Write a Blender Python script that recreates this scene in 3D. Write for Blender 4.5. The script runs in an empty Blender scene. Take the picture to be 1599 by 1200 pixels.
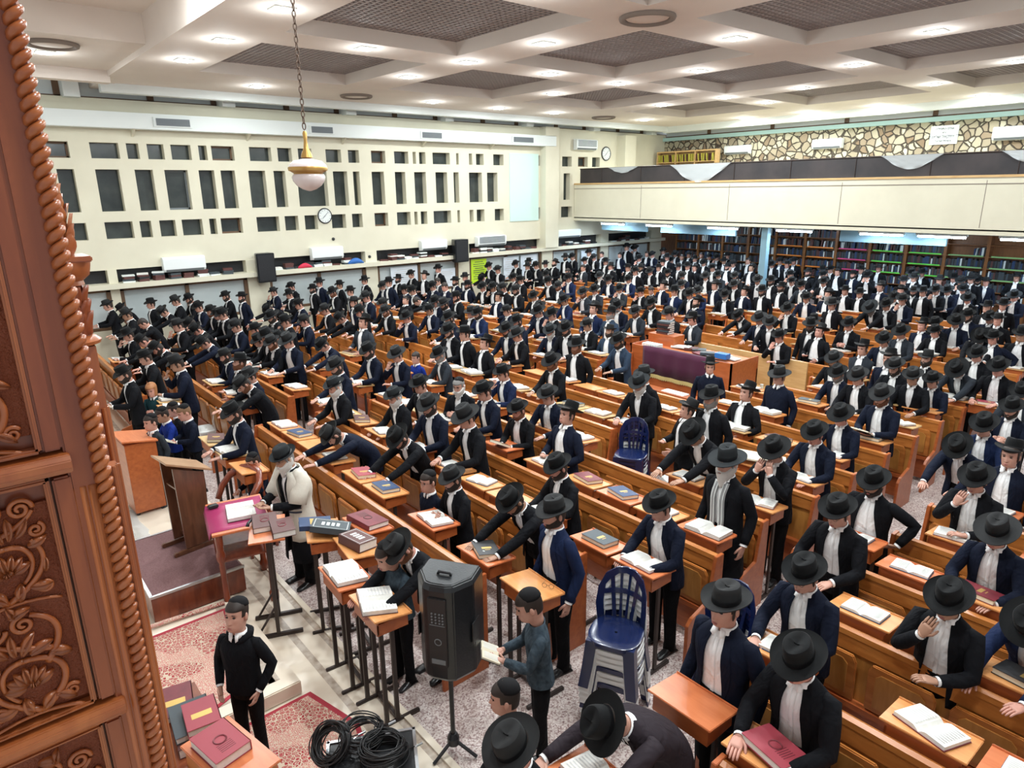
import bpy, bmesh, math, random
from mathutils import Vector, Matrix
import numpy as np

# ---------------- camera, world, exposure ----------------
SC = bpy.context.scene
COL = SC.collection
CAM_H = 4.4
FPX, YAW, PITCH, ROLL = 1050.46, math.radians(49.98), math.radians(16.11), math.radians(-0.68)
def cam_basis():
    cy, sy = math.cos(YAW), math.sin(YAW)
    fw = Vector((cy, sy, 0)); rt = Vector((sy, -cy, 0)); up = Vector((0, 0, 1))
    f2 = fw * math.cos(PITCH) - up * math.sin(PITCH); u2 = up * math.cos(PITCH) + fw * math.sin(PITCH)
    r3 = rt * math.cos(ROLL) + u2 * math.sin(ROLL); u3 = u2 * math.cos(ROLL) - rt * math.sin(ROLL)
    return r3, u3, f2
r3, u3, f3 = cam_basis()
cd = bpy.data.cameras.new('camera'); cam = bpy.data.objects.new('camera', cd); COL.objects.link(cam)
cam.matrix_world = Matrix(((r3.x, u3.x, -f3.x, 0), (r3.y, u3.y, -f3.y, 0), (r3.z, u3.z, -f3.z, CAM_H), (0, 0, 0, 1)))
cd.sensor_fit = 'HORIZONTAL'; cd.sensor_width = 36; cd.lens = FPX / 1599 * 36
cd.clip_start = 0.05; cd.clip_end = 200
SC.camera = cam
W = bpy.data.worlds.new('world'); SC.world = W; W.use_nodes = True
W.node_tree.nodes['Background'].inputs[0].default_value = (0.95, 0.97, 1.0, 1)
W.node_tree.nodes['Background'].inputs[1].default_value = 0.5
SC.view_settings.view_transform = 'Standard'; SC.view_settings.look = 'None'
SC.view_settings.exposure = 0.52; SC.view_settings.gamma = 1; SC.view_settings.use_curve_mapping = False
LAMP_W = 62.0

# ---------------- helpers ----------------
def tag(o, label=None, cat=None, group=None, kind=None):
    if label: o['label'] = label
    if cat: o['category'] = cat
    if group: o['group'] = group
    if kind: o['kind'] = kind
    return o
def empty(name, loc=(0, 0, 0), rz=0.0, parent=None):
    o = bpy.data.objects.new(name, None); COL.objects.link(o); o.location = loc; o.rotation_euler = (0, 0, rz)
    o.empty_display_size = 0.1
    if parent: o.parent = parent
    return o
class MB:
    def __init__(s): s.v = []; s.f = []; s.m = []; s.mi = 0
    def add(s, vs, fs):
        b = len(s.v); s.v += [tuple(v) for v in vs]
        for f in fs: s.f.append(tuple(i + b for i in f)); s.m.append(s.mi)
        return s
    def box(s, x0, x1, y0, y1, z0, z1, M=None):
        vs = [Vector((x, y, z)) for z in (z0, z1) for y in (y0, y1) for x in (x0, x1)]
        if M: vs = [M @ v for v in vs]
        return s.add(vs, [(0, 2, 3, 1), (4, 5, 7, 6), (0, 1, 5, 4), (2, 6, 7, 3), (0, 4, 6, 2), (1, 3, 7, 5)])
    def prism(s, pts, axis, a0, a1, M=None):
        # polygon pts (2d) extruded along axis
        n = len(pts); vs = []
        for a in (a0, a1):
            for p in pts:
                v = {'x': (a, p[0], p[1]), 'y': (p[0], a, p[1]), 'z': (p[0], p[1], a)}[axis]
                vs.append(M @ Vector(v) if M else v)
        fs = [tuple(range(n))[::-1], tuple(range(n, 2 * n))] + [(i, (i + 1) % n, n + (i + 1) % n, n + i) for i in range(n)]
        return s.add(vs, fs)
    def loft(s, rings, closed=True, cap=True):
        n = len(rings[0]); vs = [p for r in rings for p in r]; fs = []
        for k in range(len(rings) - 1):
            for i in range(n if closed else n - 1):
                j = (i + 1) % n
                fs.append((k * n + i, k * n + j, (k + 1) * n + j, (k + 1) * n + i))
        if cap and closed:
            fs.append(tuple(range(n))[::-1]); fs.append(tuple((len(rings) - 1) * n + i for i in range(n)))
        return s.add(vs, fs)
    def tube(s, pts, rad, n=8, cap=True, flat=1.0):
        pts = [Vector(p) for p in pts]; rings = []
        if not hasattr(rad, '__len__'): rad = [rad] * len(pts)
        up = None
        for i, p in enumerate(pts):
            d = (pts[min(i + 1, len(pts) - 1)] - pts[max(i - 1, 0)])
            d = d.normalized() if d.length > 1e-9 else Vector((0, 0, 1))
            if up is None:
                up = Vector((0, 0, 1)) if abs(d.z) < .9 else Vector((1, 0, 0))
            a = d.cross(up)
            if a.length < 1e-4: a = d.cross(Vector((0, 1, 0)))
            a.normalize(); b = a.cross(d).normalized(); up = b
            rings.append([p + a * math.cos(2 * math.pi * k / n) * rad[i] + b * math.sin(2 * math.pi * k / n) * rad[i] * flat for k in range(n)])
        return s.loft(rings, True, cap)
    def lathe(s, prof, n=24, c=(0, 0, 0), sx=1, sy=1, cap=True):
        rings = [[(c[0] + r * sx * math.cos(2 * math.pi * k / n), c[1] + r * sy * math.sin(2 * math.pi * k / n), c[2] + z) for k in range(n)] for r, z in prof]
        return s.loft(rings, True, cap)
    def torus(s, c, R, r, nR=20, nr=6, M=None):
        vs = []; fs = []
        for i in range(nR):
            a = 2 * math.pi * i / nR
            for j in range(nr):
                b = 2 * math.pi * j / nr
                v = Vector(((R + r * math.cos(b)) * math.cos(a), (R + r * math.cos(b)) * math.sin(a), r * math.sin(b)))
                if M: v = M @ v
                vs.append(v + Vector(c))
        for i in range(nR):
            for j in range(nr):
                i2 = (i + 1) % nR; j2 = (j + 1) % nr
                fs.append((i * nr + j, i2 * nr + j, i2 * nr + j2, i * nr + j2))
        return s.add(vs, fs)
    def mesh(s, name, mats, smooth=False, bevel=0):
        me = bpy.data.meshes.new(name); me.from_pydata(s.v, [], s.f)
        if not isinstance(mats, (list, tuple)): mats = [mats]
        for m in mats: me.materials.append(m)
        if any(s.m): me.polygons.foreach_set('material_index', s.m)
        bm = bmesh.new(); bm.from_mesh(me)
        bmesh.ops.recalc_face_normals(bm, faces=bm.faces)
        if bevel:
            bmesh.ops.bevel(bm, geom=[e for e in bm.edges if len(e.link_faces) == 2 and e.calc_face_angle(0) > .6], offset=bevel, segments=2, affect='EDGES', clamp_overlap=True)
        bm.to_mesh(me); bm.free()
        if smooth:
            me.polygons.foreach_set('use_smooth', [True] * len(me.polygons))
            if smooth == 'auto':
                me.set_sharp_from_angle(angle=math.radians(40))
        me.update(); return me
    def build(s, name, mats, parent=None, smooth=False, bevel=0, loc=None):
        o = bpy.data.objects.new(name, s.mesh(name, mats, smooth, bevel)); COL.objects.link(o)
        if parent: o.parent = parent
        if loc: o.location = loc
        return o
def kids(o): return [c for c in o.children]
def copy_tree(o, parent=None):
    c = o.copy(); COL.objects.link(c)
    if parent: c.parent = parent
    for ch in o.children: copy_tree(ch, c)
    return c
def struct(o): o['kind'] = 'structure'; return o
ORD = ['zeroth', 'first', 'second', 'third', 'fourth', 'fifth', 'sixth', 'seventh', 'eighth', 'ninth', 'tenth', 'eleventh', 'twelfth', 'thirteenth', 'fourteenth', 'fifteenth', 'sixteenth', 'seventeenth', 'eighteenth', 'nineteenth', 'twentieth']
def ordn(i):
    if i <= 20: return ORD[i]
    t = {2: 'twenty', 3: 'thirty', 4: 'forty'}[i // 10]
    return t + '-' + ORD[i % 10] if i % 10 else t[:-1] + 'ieth'

# ---------------- materials ----------------
def mat(name, col, rough=.6, metal=0, noise=None, bump=0, sheen=0, emit=None, alpha=None, spec=None, scale=8, coat=0):
    m = bpy.data.materials.new(name); m.use_nodes = True; nt = m.node_tree; b = nt.nodes['Principled BSDF']
    b.inputs['Base Color'].default_value = (*col, 1); b.inputs['Roughness'].default_value = rough; b.inputs['Metallic'].default_value = metal
    if spec is not None: b.inputs['Specular IOR Level'].default_value = spec
    if sheen: b.inputs['Sheen Weight'].default_value = sheen
    if coat: b.inputs['Coat Weight'].default_value = coat; b.inputs['Coat Roughness'].default_value = .15
    if emit: b.inputs['Emission Color'].default_value = (*emit[0], 1); b.inputs['Emission Strength'].default_value = emit[1]
    if alpha is not None: b.inputs['Alpha'].default_value = alpha
    if noise or bump:
        tc = nt.nodes.new('ShaderNodeTexCoord'); nz = nt.nodes.new('ShaderNodeTexNoise'); nz.inputs['Scale'].default_value = scale; nz.inputs['Detail'].default_value = 4
        nt.links.new(tc.outputs['Object'], nz.inputs['Vector'])
        if noise:
            r = nt.nodes.new('ShaderNodeMix'); r.data_type = 'RGBA'
            r.inputs[6].default_value = (*col, 1); r.inputs[7].default_value = (*noise, 1)
            mr = nt.nodes.new('ShaderNodeMapRange'); mr.inputs[1].default_value = .35; mr.inputs[2].default_value = .65
            nt.links.new(nz.outputs['Fac'], mr.inputs[0]); nt.links.new(mr.outputs[0], r.inputs[0]); nt.links.new(r.outputs[2], b.inputs['Base Color'])
        if bump:
            bp = nt.nodes.new('ShaderNodeBump'); bp.inputs['Strength'].default_value = bump; bp.inputs['Distance'].default_value = .01
            nt.links.new(nz.outputs['Fac'], bp.inputs['Height']); nt.links.new(bp.outputs[0], b.inputs['Normal'])
    return m
def wood(name, c1, c2, rough=.35, sc=(1, 1, 12), scale=3.0, coat=.2):
    m = bpy.data.materials.new(name); m.use_nodes = True; nt = m.node_tree; b = nt.nodes['Principled BSDF']
    b.inputs['Roughness'].default_value = rough; b.inputs['Coat Weight'].default_value = coat; b.inputs['Coat Roughness'].default_value = .2
    tc = nt.nodes.new('ShaderNodeTexCoord'); mp = nt.nodes.new('ShaderNodeMapping'); mp.inputs['Scale'].default_value = sc
    nz = nt.nodes.new('ShaderNodeTexNoise'); nz.inputs['Scale'].default_value = scale; nz.inputs['Detail'].default_value = 5; nz.inputs['Distortion'].default_value = .6
    cr = nt.nodes.new('ShaderNodeValToRGB'); cr.color_ramp.elements[0].color = (*c1, 1); cr.color_ramp.elements[1].color = (*c2, 1)
    cr.color_ramp.elements[0].position = .3; cr.color_ramp.elements[1].position = .7
    L = nt.links.new
    L(tc.outputs['Object'], mp.inputs[0]); L(mp.outputs[0], nz.inputs['Vector']); L(nz.outputs['Fac'], cr.inputs[0]); L(cr.outputs[0], b.inputs['Base Color'])
    return m
M = {}
M['oak'] = wood('oak veneer', (.40, .13, .025), (.54, .20, .045), sc=(6, 1.2, 6))
M['oak_panel'] = wood('panel oak', (.42, .175, .036), (.55, .25, .06), sc=(6, 6, 1))
M['redwood'] = wood('red brown wood', (.36, .085, .022), (.48, .13, .035), sc=(6, 1, 6))
M['desk_top'] = wood('desk wood', (.60, .24, .07), (.74, .34, .12), sc=(6, 1, 6))
M['desk_red'] = wood('orange desk wood', (.56, .15, .05), (.66, .21, .08), sc=(6, 1, 6))
M['pale_oak'] = wood('pale oak', (.55, .33, .13), (.66, .44, .2), sc=(6, 1, 6))
M['ark'] = wood('carved ark wood', (.19, .038, .012), (.30, .075, .022), rough=.36, sc=(7, 7, 1), scale=2, coat=.3)
M['ark_light'] = wood('ark moulding wood', (.30, .075, .02), (.42, .13, .036), rough=.33, sc=(7, 7, 1), scale=2, coat=.3)
M['walnut'] = wood('dark brown wood', (.09, .035, .018), (.16, .065, .032), sc=(5, 5, 1))
M['walnut_top'] = wood('worn lectern top', (.34, .19, .10), (.46, .27, .15), sc=(2, 2, 2))
M['mahog'] = wood('mahogany', (.15, .028, .012), (.26, .055, .02), sc=(5, 5, 1), rough=.25, coat=.5)
M['metal_dark'] = mat('dark painted steel', (.045, .032, .028), .45, .3)
M['black'] = mat('black plastic', (.013, .014, .016), .38, noise=(.02, .021, .024), scale=30)
M['speaker'] = mat('scuffed black cabinet', (.009, .011, .013), .3, bump=.12, scale=60)
M['white_wall'] = mat('cream plaster', (.70, .665, .52), .75, noise=(.665, .63, .49), scale=1.5)
M['white'] = mat('white paint', (.74, .78, .75), .5)
M['ceil'] = mat('ceiling plaster', (.74, .66, .585), .8, noise=(.69, .61, .54), scale=.8)
M['ceil_dark'] = mat('grille backing', (.10, .085, .08), .9)
M['grille'] = mat('ceiling grille', (.36, .31, .29), .7)
M['soot'] = mat('sooty vent rim', (.22, .18, .15), .9)
M['glass_dark'] = mat('dark window glass', (.025, .032, .032), .15, noise=(.055, .065, .06), scale=1.4)
M['glass_pale'] = mat('pale window pane', (.55, .60, .60), .35, noise=(.47, .53, .53), scale=1.0)
M['brown_frame'] = mat('brown window frame', (.13, .07, .035), .5)
M['clere'] = mat('clerestory glass', (.72, .78, .79), .4)
M['ac_white'] = mat('air conditioner plastic', (.80, .84, .83), .35)
M['ac_grey'] = mat('vent grey', (.16, .18, .19), .5)
M['steel_blue'] = mat('blue grey paint', (.18, .30, .36), .5)
M['teal'] = mat('pale teal strip', (.45, .68, .66), .4)
M['pages'] = mat('paper pages', (.82, .81, .76), .7, noise=(.74, .73, .68), scale=25)
M['pages_old'] = mat('aged pages', (.75, .68, .52), .8)
M['print'] = mat('printed text', (.60, .60, .59), .8)
M['burg'] = mat('burgundy cover', (.20, .025, .035), .45, noise=(.15, .02, .03), scale=10)
M['maroon'] = mat('brown leather cover', (.10, .035, .03), .5)
M['pink_red'] = mat('crimson cover', (.34, .045, .065), .45)
M['navy_cover'] = mat('navy cover', (.02, .05, .13), .45)
M['blue_cover'] = mat('bright blue cover', (.03, .17, .50), .45)
M['grey_cover'] = mat('slate cover', (.05, .065, .075), .5)
M['black_cover'] = mat('black cover', (.02, .02, .022), .45)
M['gold'] = mat('gold lettering', (.62, .42, .13), .4, .6)
M['purple'] = mat('purple velvet', (.060, .006, .030), .9, sheen=.08)
M['magenta'] = mat('crimson plastic cloth', (.40, .035, .13), .4)
M['fringe'] = mat('gold fringe', (.62, .50, .20), .7)
M['white_plastic'] = mat('white moulded plastic', (.80, .82, .80), .35)
M['navy_plastic'] = mat('navy moulded plastic', (.006, .014, .065), .25, coat=.3)
M['rubber'] = mat('black rubber cable', (.015, .015, .016), .45)
M['alu'] = mat('aluminium edge', (.62, .64, .66), .3, .9)
M['carpet'] = mat('mauve platform carpet', (.17, .085, .085), .95, noise=(.22, .12, .12), scale=60)
M['sheet'] = mat('clear plastic sheet', (.75, .80, .82), .2, alpha=.55)
M['brass'] = mat('brass', (.55, .33, .10), .35, .8)
M['opal'] = mat('opal glass', (.74, .66, .64), .25, coat=.4)
M['chain'] = mat('bronze chain', (.13, .085, .06), .5, .6)
M['lime'] = mat('lime poster', (.55, .80, .03), .6)
M['poster'] = mat('white poster', (.72, .78, .84), .6)
M['ink'] = mat('ink', (.04, .05, .08), .7)
M['turq'] = mat('pale turquoise panel', (.58, .76, .70), .5)
M['lattice'] = mat('black screen cloth', (.025, .022, .024), .6, noise=(.05, .04, .04), scale=1.2)
M['voile'] = mat('white voile', (.74, .78, .78), .8, alpha=.62)
M['lamp_glow'] = mat('lamp diffuser', (1, 1, 1), .5, emit=((.88, .98, 1.0), 26))
M['tube_glow'] = mat('fluorescent tube', (1, 1, 1), .5, emit=((.75, .9, 1.0), 22))
# people
M['skin'] = mat('fair skin', (.56, .31, .23), .55, noise=(.52, .27, .20), scale=20)
M['skin2'] = mat('olive skin', (.42, .23, .15), .55)
M['skin3'] = mat('dark skin', (.20, .10, .065), .55)
M['felt'] = mat('black felt', (.005, .0055, .006), .8, sheen=.04)
M['band'] = mat('hat ribbon', (.005, .005, .006), .4)
M['felt_g'] = mat('charcoal felt', (.02, .023, .025), .8)
M['velvet'] = mat('black velvet', (.009, .009, .01), .85)
M['jk'] = mat('black suit cloth', (.0055, .006, .008), .85)
M['jn'] = mat('navy suit cloth', (.006, .009, .021), .85)
M['jb'] = mat('royal navy suit cloth', (.009, .017, .052), .85)
M['jg'] = mat('charcoal grey suit cloth', (.024, .029, .037), .85)
M['js'] = mat('steel blue suit cloth', (.026, .043, .072), .85)
M['jt'] = mat('dark green knit', (.02, .06, .07), .9)
M['jr'] = mat('bright blue sweater', (.01, .03, .22), .85)
M['jp'] = mat('plum black suit cloth', (.028, .021, .026), .8)
M['shirt'] = mat('white shirt cloth', (.90, .90, .89), .8)
M['plaid'] = mat('blue grey plaid', (.06, .085, .105), .85, noise=(.03, .045, .06), scale=18)
M['trouser'] = mat('black trousers', (.004, .004, .005), .85)
M['shoe'] = mat('black leather shoe', (.012, .012, .013), .3)
M['hair'] = mat('dark brown hair', (.022, .013, .009), .6)
M['hair_l'] = mat('light brown hair', (.20, .11, .055), .6)
M['hair_g'] = mat('grey hair', (.22, .21, .20), .7)
M['hair_b'] = mat('strawberry blond hair', (.42, .18, .07), .6)
M['b_d'] = mat('dark beard', (.022, .014, .010), .8, bump=.4, scale=90)
M['b_r'] = mat('reddish beard', (.14, .05, .02), .8, bump=.4, scale=90)
M['b_g'] = mat('grey beard', (.23, .22, .21), .85, bump=.4, scale=90)
M['b_w'] = mat('white beard', (.62, .59, .55), .85, bump=.4, scale=90)
M['eye'] = mat('dark eyes and brows', (.02, .014, .012), .5)
M['lens'] = mat('spectacle rim', (.10, .09, .08), .3, .7)
M['tallit'] = mat('cream wool shawl', (.66, .62, .53), .85, bump=.4, scale=30)
M['scarf'] = mat('grey striped scarf', (.30, .30, .30), .9)

def floor_mats():
    m = mat('terrazzo', (.5, .45, .43), .35); nt = m.node_tree; b = nt.nodes['Principled BSDF']; L = nt.links.new
    tc = nt.nodes.new('ShaderNodeTexCoord'); v = nt.nodes.new('ShaderNodeTexVoronoi'); v.inputs['Scale'].default_value = 80
    cr = nt.nodes.new('ShaderNodeValToRGB'); e = cr.color_ramp.elements; e[0].position = 0; e[0].color = (.24, .14, .13, 1); e[1].position = 1; e[1].color = (.74, .66, .62, 1)
    k = e.new(.35); k.color = (.47, .36, .33, 1); k = e.new(.6); k.color = (.62, .53, .49, 1)
    L(tc.outputs['Object'], v.inputs['Vector']); sx = nt.nodes.new('ShaderNodeSeparateColor'); L(v.outputs['Color'], sx.inputs[0]); L(sx.outputs[0], cr.inputs[0]); L(cr.outputs[0], b.inputs['Base Color'])
    M['terrazzo'] = m
    M['marble'] = mat('cream marble', (.86, .77, .63), .3, noise=(.82, .72, .58), scale=2.5)
    M['marble2'] = mat('mottled marble band', (.42, .33, .25), .35, noise=(.60, .52, .43), scale=18)
    # rug
    m = mat('red persian rug', (.5, .1, .1), .95); nt = m.node_tree; b = nt.nodes['Principled BSDF']; L = nt.links.new
    tc = nt.nodes.new('ShaderNodeTexCoord')
    v = nt.nodes.new('ShaderNodeTexVoronoi'); v.inputs['Scale'].default_value = 27; v.feature = 'DISTANCE_TO_EDGE'
    w = nt.nodes.new('ShaderNodeTexVoronoi'); w.inputs['Scale'].default_value = 46; w.inputs['Randomness'].default_value = .6
    ng = nt.nodes.new('ShaderNodeTexNoise'); ng.inputs['Scale'].default_value = 2.2; ng.inputs['Detail'].default_value = 1
    for q in (v, w, ng): L(tc.outputs['Object'], q.inputs['Vector'])
    c1 = nt.nodes.new('ShaderNodeValToRGB'); c1.color_ramp.interpolation = 'CONSTANT'; e = c1.color_ramp.elements
    e[0].color = (.62, .50, .38, 1); e[1].position = .09; e[1].color = (.36, .02, .03, 1); k = e.new(.22); k.color = (.60, .38, .30, 1); k = e.new(.3); k.color = (.42, .04, .05, 1)
    c2 = nt.nodes.new('ShaderNodeValToRGB'); c2.color_ramp.interpolation = 'CONSTANT'; e = c2.color_ramp.elements
    e[0].color = (.50, .10, .09, 1); e[1].position = .28; e[1].color = (.66, .55, .42, 1); k = e.new(.5); k.color = (.60, .26, .22, 1)
    L(v.outputs['Distance'], c1.inputs[0]); L(w.outputs['Distance'], c2.inputs[0])
    mx = nt.nodes.new('ShaderNodeMix'); mx.data_type = 'RGBA'; mr = nt.nodes.new('ShaderNodeMapRange'); mr.inputs[1].default_value = .49; mr.inputs[2].default_value = .51
    L(ng.outputs['Fac'], mr.inputs[0]); L(mr.outputs[0], mx.inputs[0]); L(c1.outputs[0], mx.inputs[6]); L(c2.outputs[0], mx.inputs[7]); L(mx.outputs[2], b.inputs['Base Color'])
    M['rug'] = m
    M['rug_edge'] = mat('rug border', (.42, .04, .06), .95)
    # rubble stone wall
    m = mat('rubble stone', (.5, .45, .35), .9); nt = m.node_tree; b = nt.nodes['Principled BSDF']; L = nt.links.new
    tc = nt.nodes.new('ShaderNodeTexCoord'); nz = nt.nodes.new('ShaderNodeTexNoise'); nz.inputs['Scale'].default_value = 3
    add = nt.nodes.new('ShaderNodeMix'); add.data_type = 'RGBA'; add.inputs[0].default_value = .12
    L(tc.outputs['Object'], nz.inputs['Vector']); L(tc.outputs['Object'], add.inputs[6]); L(nz.outputs['Color'], add.inputs[7])
    v = nt.nodes.new('ShaderNodeTexVoronoi'); v.feature = 'DISTANCE_TO_EDGE'; v.inputs['Scale'].default_value = 4.6
    v2 = nt.nodes.new('ShaderNodeTexVoronoi'); v2.inputs['Scale'].default_value = 4.6
    for q in (v, v2): L(add.outputs[2], q.inputs['Vector'])
    cr = nt.nodes.new('ShaderNodeValToRGB'); e = cr.color_ramp.elements; e[0].position = 0.0; e[0].color = (.26, .18, .11, 1); e[1].position = 1; e[1].color = (.66, .60, .44, 1); k = e.new(.5); k.color = (.47, .42, .30, 1)
    sp = nt.nodes.new('ShaderNodeSeparateColor'); L(v2.outputs['Color'], sp.inputs[0]); L(sp.outputs[0], cr.inputs[0])
    mr = nt.nodes.new('ShaderNodeMapRange'); mr.inputs[1].default_value = .03; mr.inputs[2].default_value = .09; L(v.outputs['Distance'], mr.inputs[0])
    mx = nt.nodes.new('ShaderNodeMix'); mx.data_type = 'RGBA'; mx.inputs[6].default_value = (.075, .06, .045, 1); L(mr.outputs[0], mx.inputs[0]); L(cr.outputs[0], mx.inputs[7]); L(mx.outputs[2], b.inputs['Base Color'])
    bp = nt.nodes.new('ShaderNodeBump'); bp.inputs['Distance'].default_value = .06; L(mr.outputs[0], bp.inputs['Height']); L(bp.outputs[0], b.inputs['Normal'])
    M['stone'] = m
floor_mats()

for k_ in ('jk', 'jn', 'jb', 'jg', 'js', 'jp', 'shirt', 'trouser', 'jt', 'jr', 'plaid'):
    m_ = M[k_]; nt = m_.node_tree; b_ = nt.nodes['Principled BSDF']; b_.inputs['Specular IOR Level'].default_value = .15
    tc = nt.nodes.new('ShaderNodeTexCoord'); mp = nt.nodes.new('ShaderNodeMapping'); mp.inputs['Scale'].default_value = (1, 1, .55); nz = nt.nodes.new('ShaderNodeTexNoise'); nz.inputs['Scale'].default_value = 9; nz.inputs['Detail'].default_value = 2; nz.inputs['Distortion'].default_value = 1.2
    bp = nt.nodes.new('ShaderNodeBump'); bp.inputs['Strength'].default_value = .7; bp.inputs['Distance'].default_value = .03
    nt.links.new(tc.outputs['Object'], mp.inputs[0]); nt.links.new(mp.outputs[0], nz.inputs['Vector']); nt.links.new(nz.outputs['Fac'], bp.inputs['Height']); nt.links.new(bp.outputs[0], b_.inputs['Normal'])
for k_ in ('felt', 'felt_g', 'velvet'): M[k_].node_tree.nodes['Principled BSDF'].inputs['Specular IOR Level'].default_value = .2
# ---------------- people ----------------
def sstep(a, b, x):
    t = min(1, max(0, (x - a) / (b - a))); return t * t * (3 - 2 * t)
# pose: lean, head pitch, hip shift, right wrist, right finger dir, right palm normal, left ..., curl
POSES = {
 'stand': (3, 4, 0, (.07, -.27, .86), (.25, .1, -1), (0, 1, 0), (.07, .27, .86), (.25, -.1, -1), (0, -1, 0), .5),
 'look': (0, -10, 0, (.10, -.22, .92), (.5, .3, -.8), (0, 1, 0), (.10, .22, .92), (.5, -.3, -.8), (0, -1, 0), .6),
 'read': (9, 20, -.02, (.40, -.16, 1.09), (1, .35, -.15), (0, 0, -1), (.40, .16, 1.09), (1, -.35, -.15), (0, 0, -1), .35),
 'lean': (32, 42, -.12, (.60, -.17, 1.09), (1, .3, -.1), (0, 0, -1), (.60, .17, 1.09), (1, -.3, -.1), (0, 0, -1), .35),
 'low': (54, 56, -.22, (.66, -.20, 1.09), (1, .4, -.1), (0, 0, -1), (.66, .20, 1.09), (1, -.4, -.1), (0, 0, -1), .35),
 'face': (7, 18, -.02, (.27, -.07, 1.36), (-.25, .35, 1), (-1, 0, 0), (.36, .10, 1.12), (.6, -.7, .1), (0, 0, -1), .7),
 'cover': (7, 22, -.02, (.27, -.08, 1.38), (-.2, .3, 1), (-1, 0, 0), (.27, .08, 1.38), (-.2, -.3, 1), (-1, 0, 0), .5),
 'clasp': (5, 14, 0, (.31, -.055, 1.17), (.3, .75, .35), (0, 1, 0), (.31, .055, 1.17), (.3, -.75, .3), (0, -1, 0), .9),
 'up': (-2, -8, 0, (.27, -.12, 1.10), (.5, .6, .1), (0, .3, 1), (.24, .18, 1.04), (.8, -.2, -.2), (0, -1, 0), .6),
 'hips': (2, 16, 0, (.10, -.27, .96), (.4, .6, -.6), (0, 1, 0), (.02, .29, 1.0), (.2, -.8, -.4), (0, -1, 0), .5),
 'cross': (0, 5, 0, (.27, .10, 1.13), (-.1, 1, .1), (-1, 0, 0), (.25, -.12, 1.18), (-.1, -1, .1), (-1, 0, 0), .4),
 'hold': (5, 19, 0, (.36, -.09, 1.12), (.7, .4, .1), (0, .2, 1), (.36, .09, 1.12), (.7, -.4, .1), (0, -.2, 1), .5),
}
class Spine:
    def __init__(s, pose):
        s.child = pose.endswith('#'); pose = pose.rstrip('#')
        L, hp, sh = POSES[pose][0:3]; s.L, s.hp = math.radians(L), math.radians(hp); s.z = []; s.a = []; s.cx = []; s.cz = []
        x, z0 = sh, 0.0; n = 240; dz = .01; cz = 0.0
        for i in range(n):
            z = i * dz; a = s.ang(z)
            s.z.append(z); s.a.append(a); s.cx.append(x); s.cz.append(cz)
            am = s.ang(z + dz / 2); x += math.sin(am) * dz; cz += math.cos(am) * dz
    def ang(s, z):
        if z < 1.35: return s.L * sstep(.84, 1.16, z)
        return s.L + (s.hp - s.L) * sstep(1.39, 1.53, z)
    def p(s, x, y, z):
        if s.child and z > 1.44: x *= 1.22; y *= 1.22; z = 1.44 + (z - 1.44) * 1.22   # a child's larger head
        if z < 0: return Vector((x + s.cx[0], y, z))
        i = min(len(s.z) - 2, int(z / .01)); t = z / .01 - i
        a = s.a[i] * (1 - t) + s.a[i + 1] * t; cx = s.cx[i] * (1 - t) + s.cx[i + 1] * t; cz = s.cz[i] * (1 - t) + s.cz[i + 1] * t
        return Vector((cx + x * math.cos(a), y, cz - x * math.sin(a)))
HEADR = [(1.40, .064, .045, -.068), (1.455, .056, .046, -.066), (1.482, .057, .058, -.068), (1.494, .058, .088, -.069), (1.505, .060, .104, -.071), (1.53, .064, .110, -.078), (1.55, .067, .109, -.085), (1.57, .070, .107, -.09), (1.60, .073, .104, -.096), (1.63, .075, .106, -.098), (1.66, .074, .101, -.096), (1.69, .064, .080, -.082), (1.708, .047, .055, -.062), (1.72, .018, .022, -.026)]
def headr(z):
    for i in range(len(HEADR) - 1):
        a, b = HEADR[i], HEADR[i + 1]
        if z <= b[0]:
            t = (z - a[0]) / (b[0] - a[0]); t = max(0, t)
            return tuple(a[k] * (1 - t) + b[k] * t for k in (1, 2, 3))
    return HEADR[-1][1:]
def gs(x, m, s): return math.exp(-((x - m) / s) ** 2)
def headpt(th, z, off=0.0, feat=True):
    w, xf, xb = headr(z); w += off; xf += off; xb -= off
    xc = 0.0; c, sn = math.cos(th), math.sin(th)
    if c > 0: x = xc + (xf - xc) * abs(c) ** .85
    else: x = xc + (xb - xc) * abs(c) ** .95
    y = w * math.copysign(abs(sn) ** .9, sn)
    if feat and c > 0:
        nz = 0
        if 1.556 < z < 1.63: nz = .027 * max(0, 1 - (z - 1.563) / .062) * sstep(1.554, 1.566, z)
        x += nz * gs(y, 0, .011)
        x -= .012 * (gs(y, .031, .014) + gs(y, -.031, .014)) * gs(z, 1.612, .013)
        x += .005 * gs(y, 0, .045) * gs(z, 1.636, .009)
        x += .006 * gs(y, 0, .022) * (gs(z, 1.540, .005) + gs(z, 1.527, .005)) - .003 * gs(y, 0, .02) * gs(z, 1.5335, .003)
        x += .006 * gs(y, 0, .02) * gs(z, 1.508, .01)
        x += .004 * (gs(y, .045, .015) + gs(y, -.045, .015)) * gs(z, 1.585, .018)
    return x, y
def frange(a, b, d):
    n = max(1, int(round((b - a) / d))); return [a + (b - a) * i / n for i in range(n + 1)]
def ik(sh, wr, la, lb, hint):
    d = wr - sh; D = min(d.length, (la + lb) * .995); u = d.normalized()
    wr2 = sh + u * D
    a = (la * la - lb * lb + D * D) / (2 * D); h = math.sqrt(max(0, la * la - a * a))
    hp = hint - u * hint.dot(u); hp.normalize()
    return sh + u * a + hp * h, wr2
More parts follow.
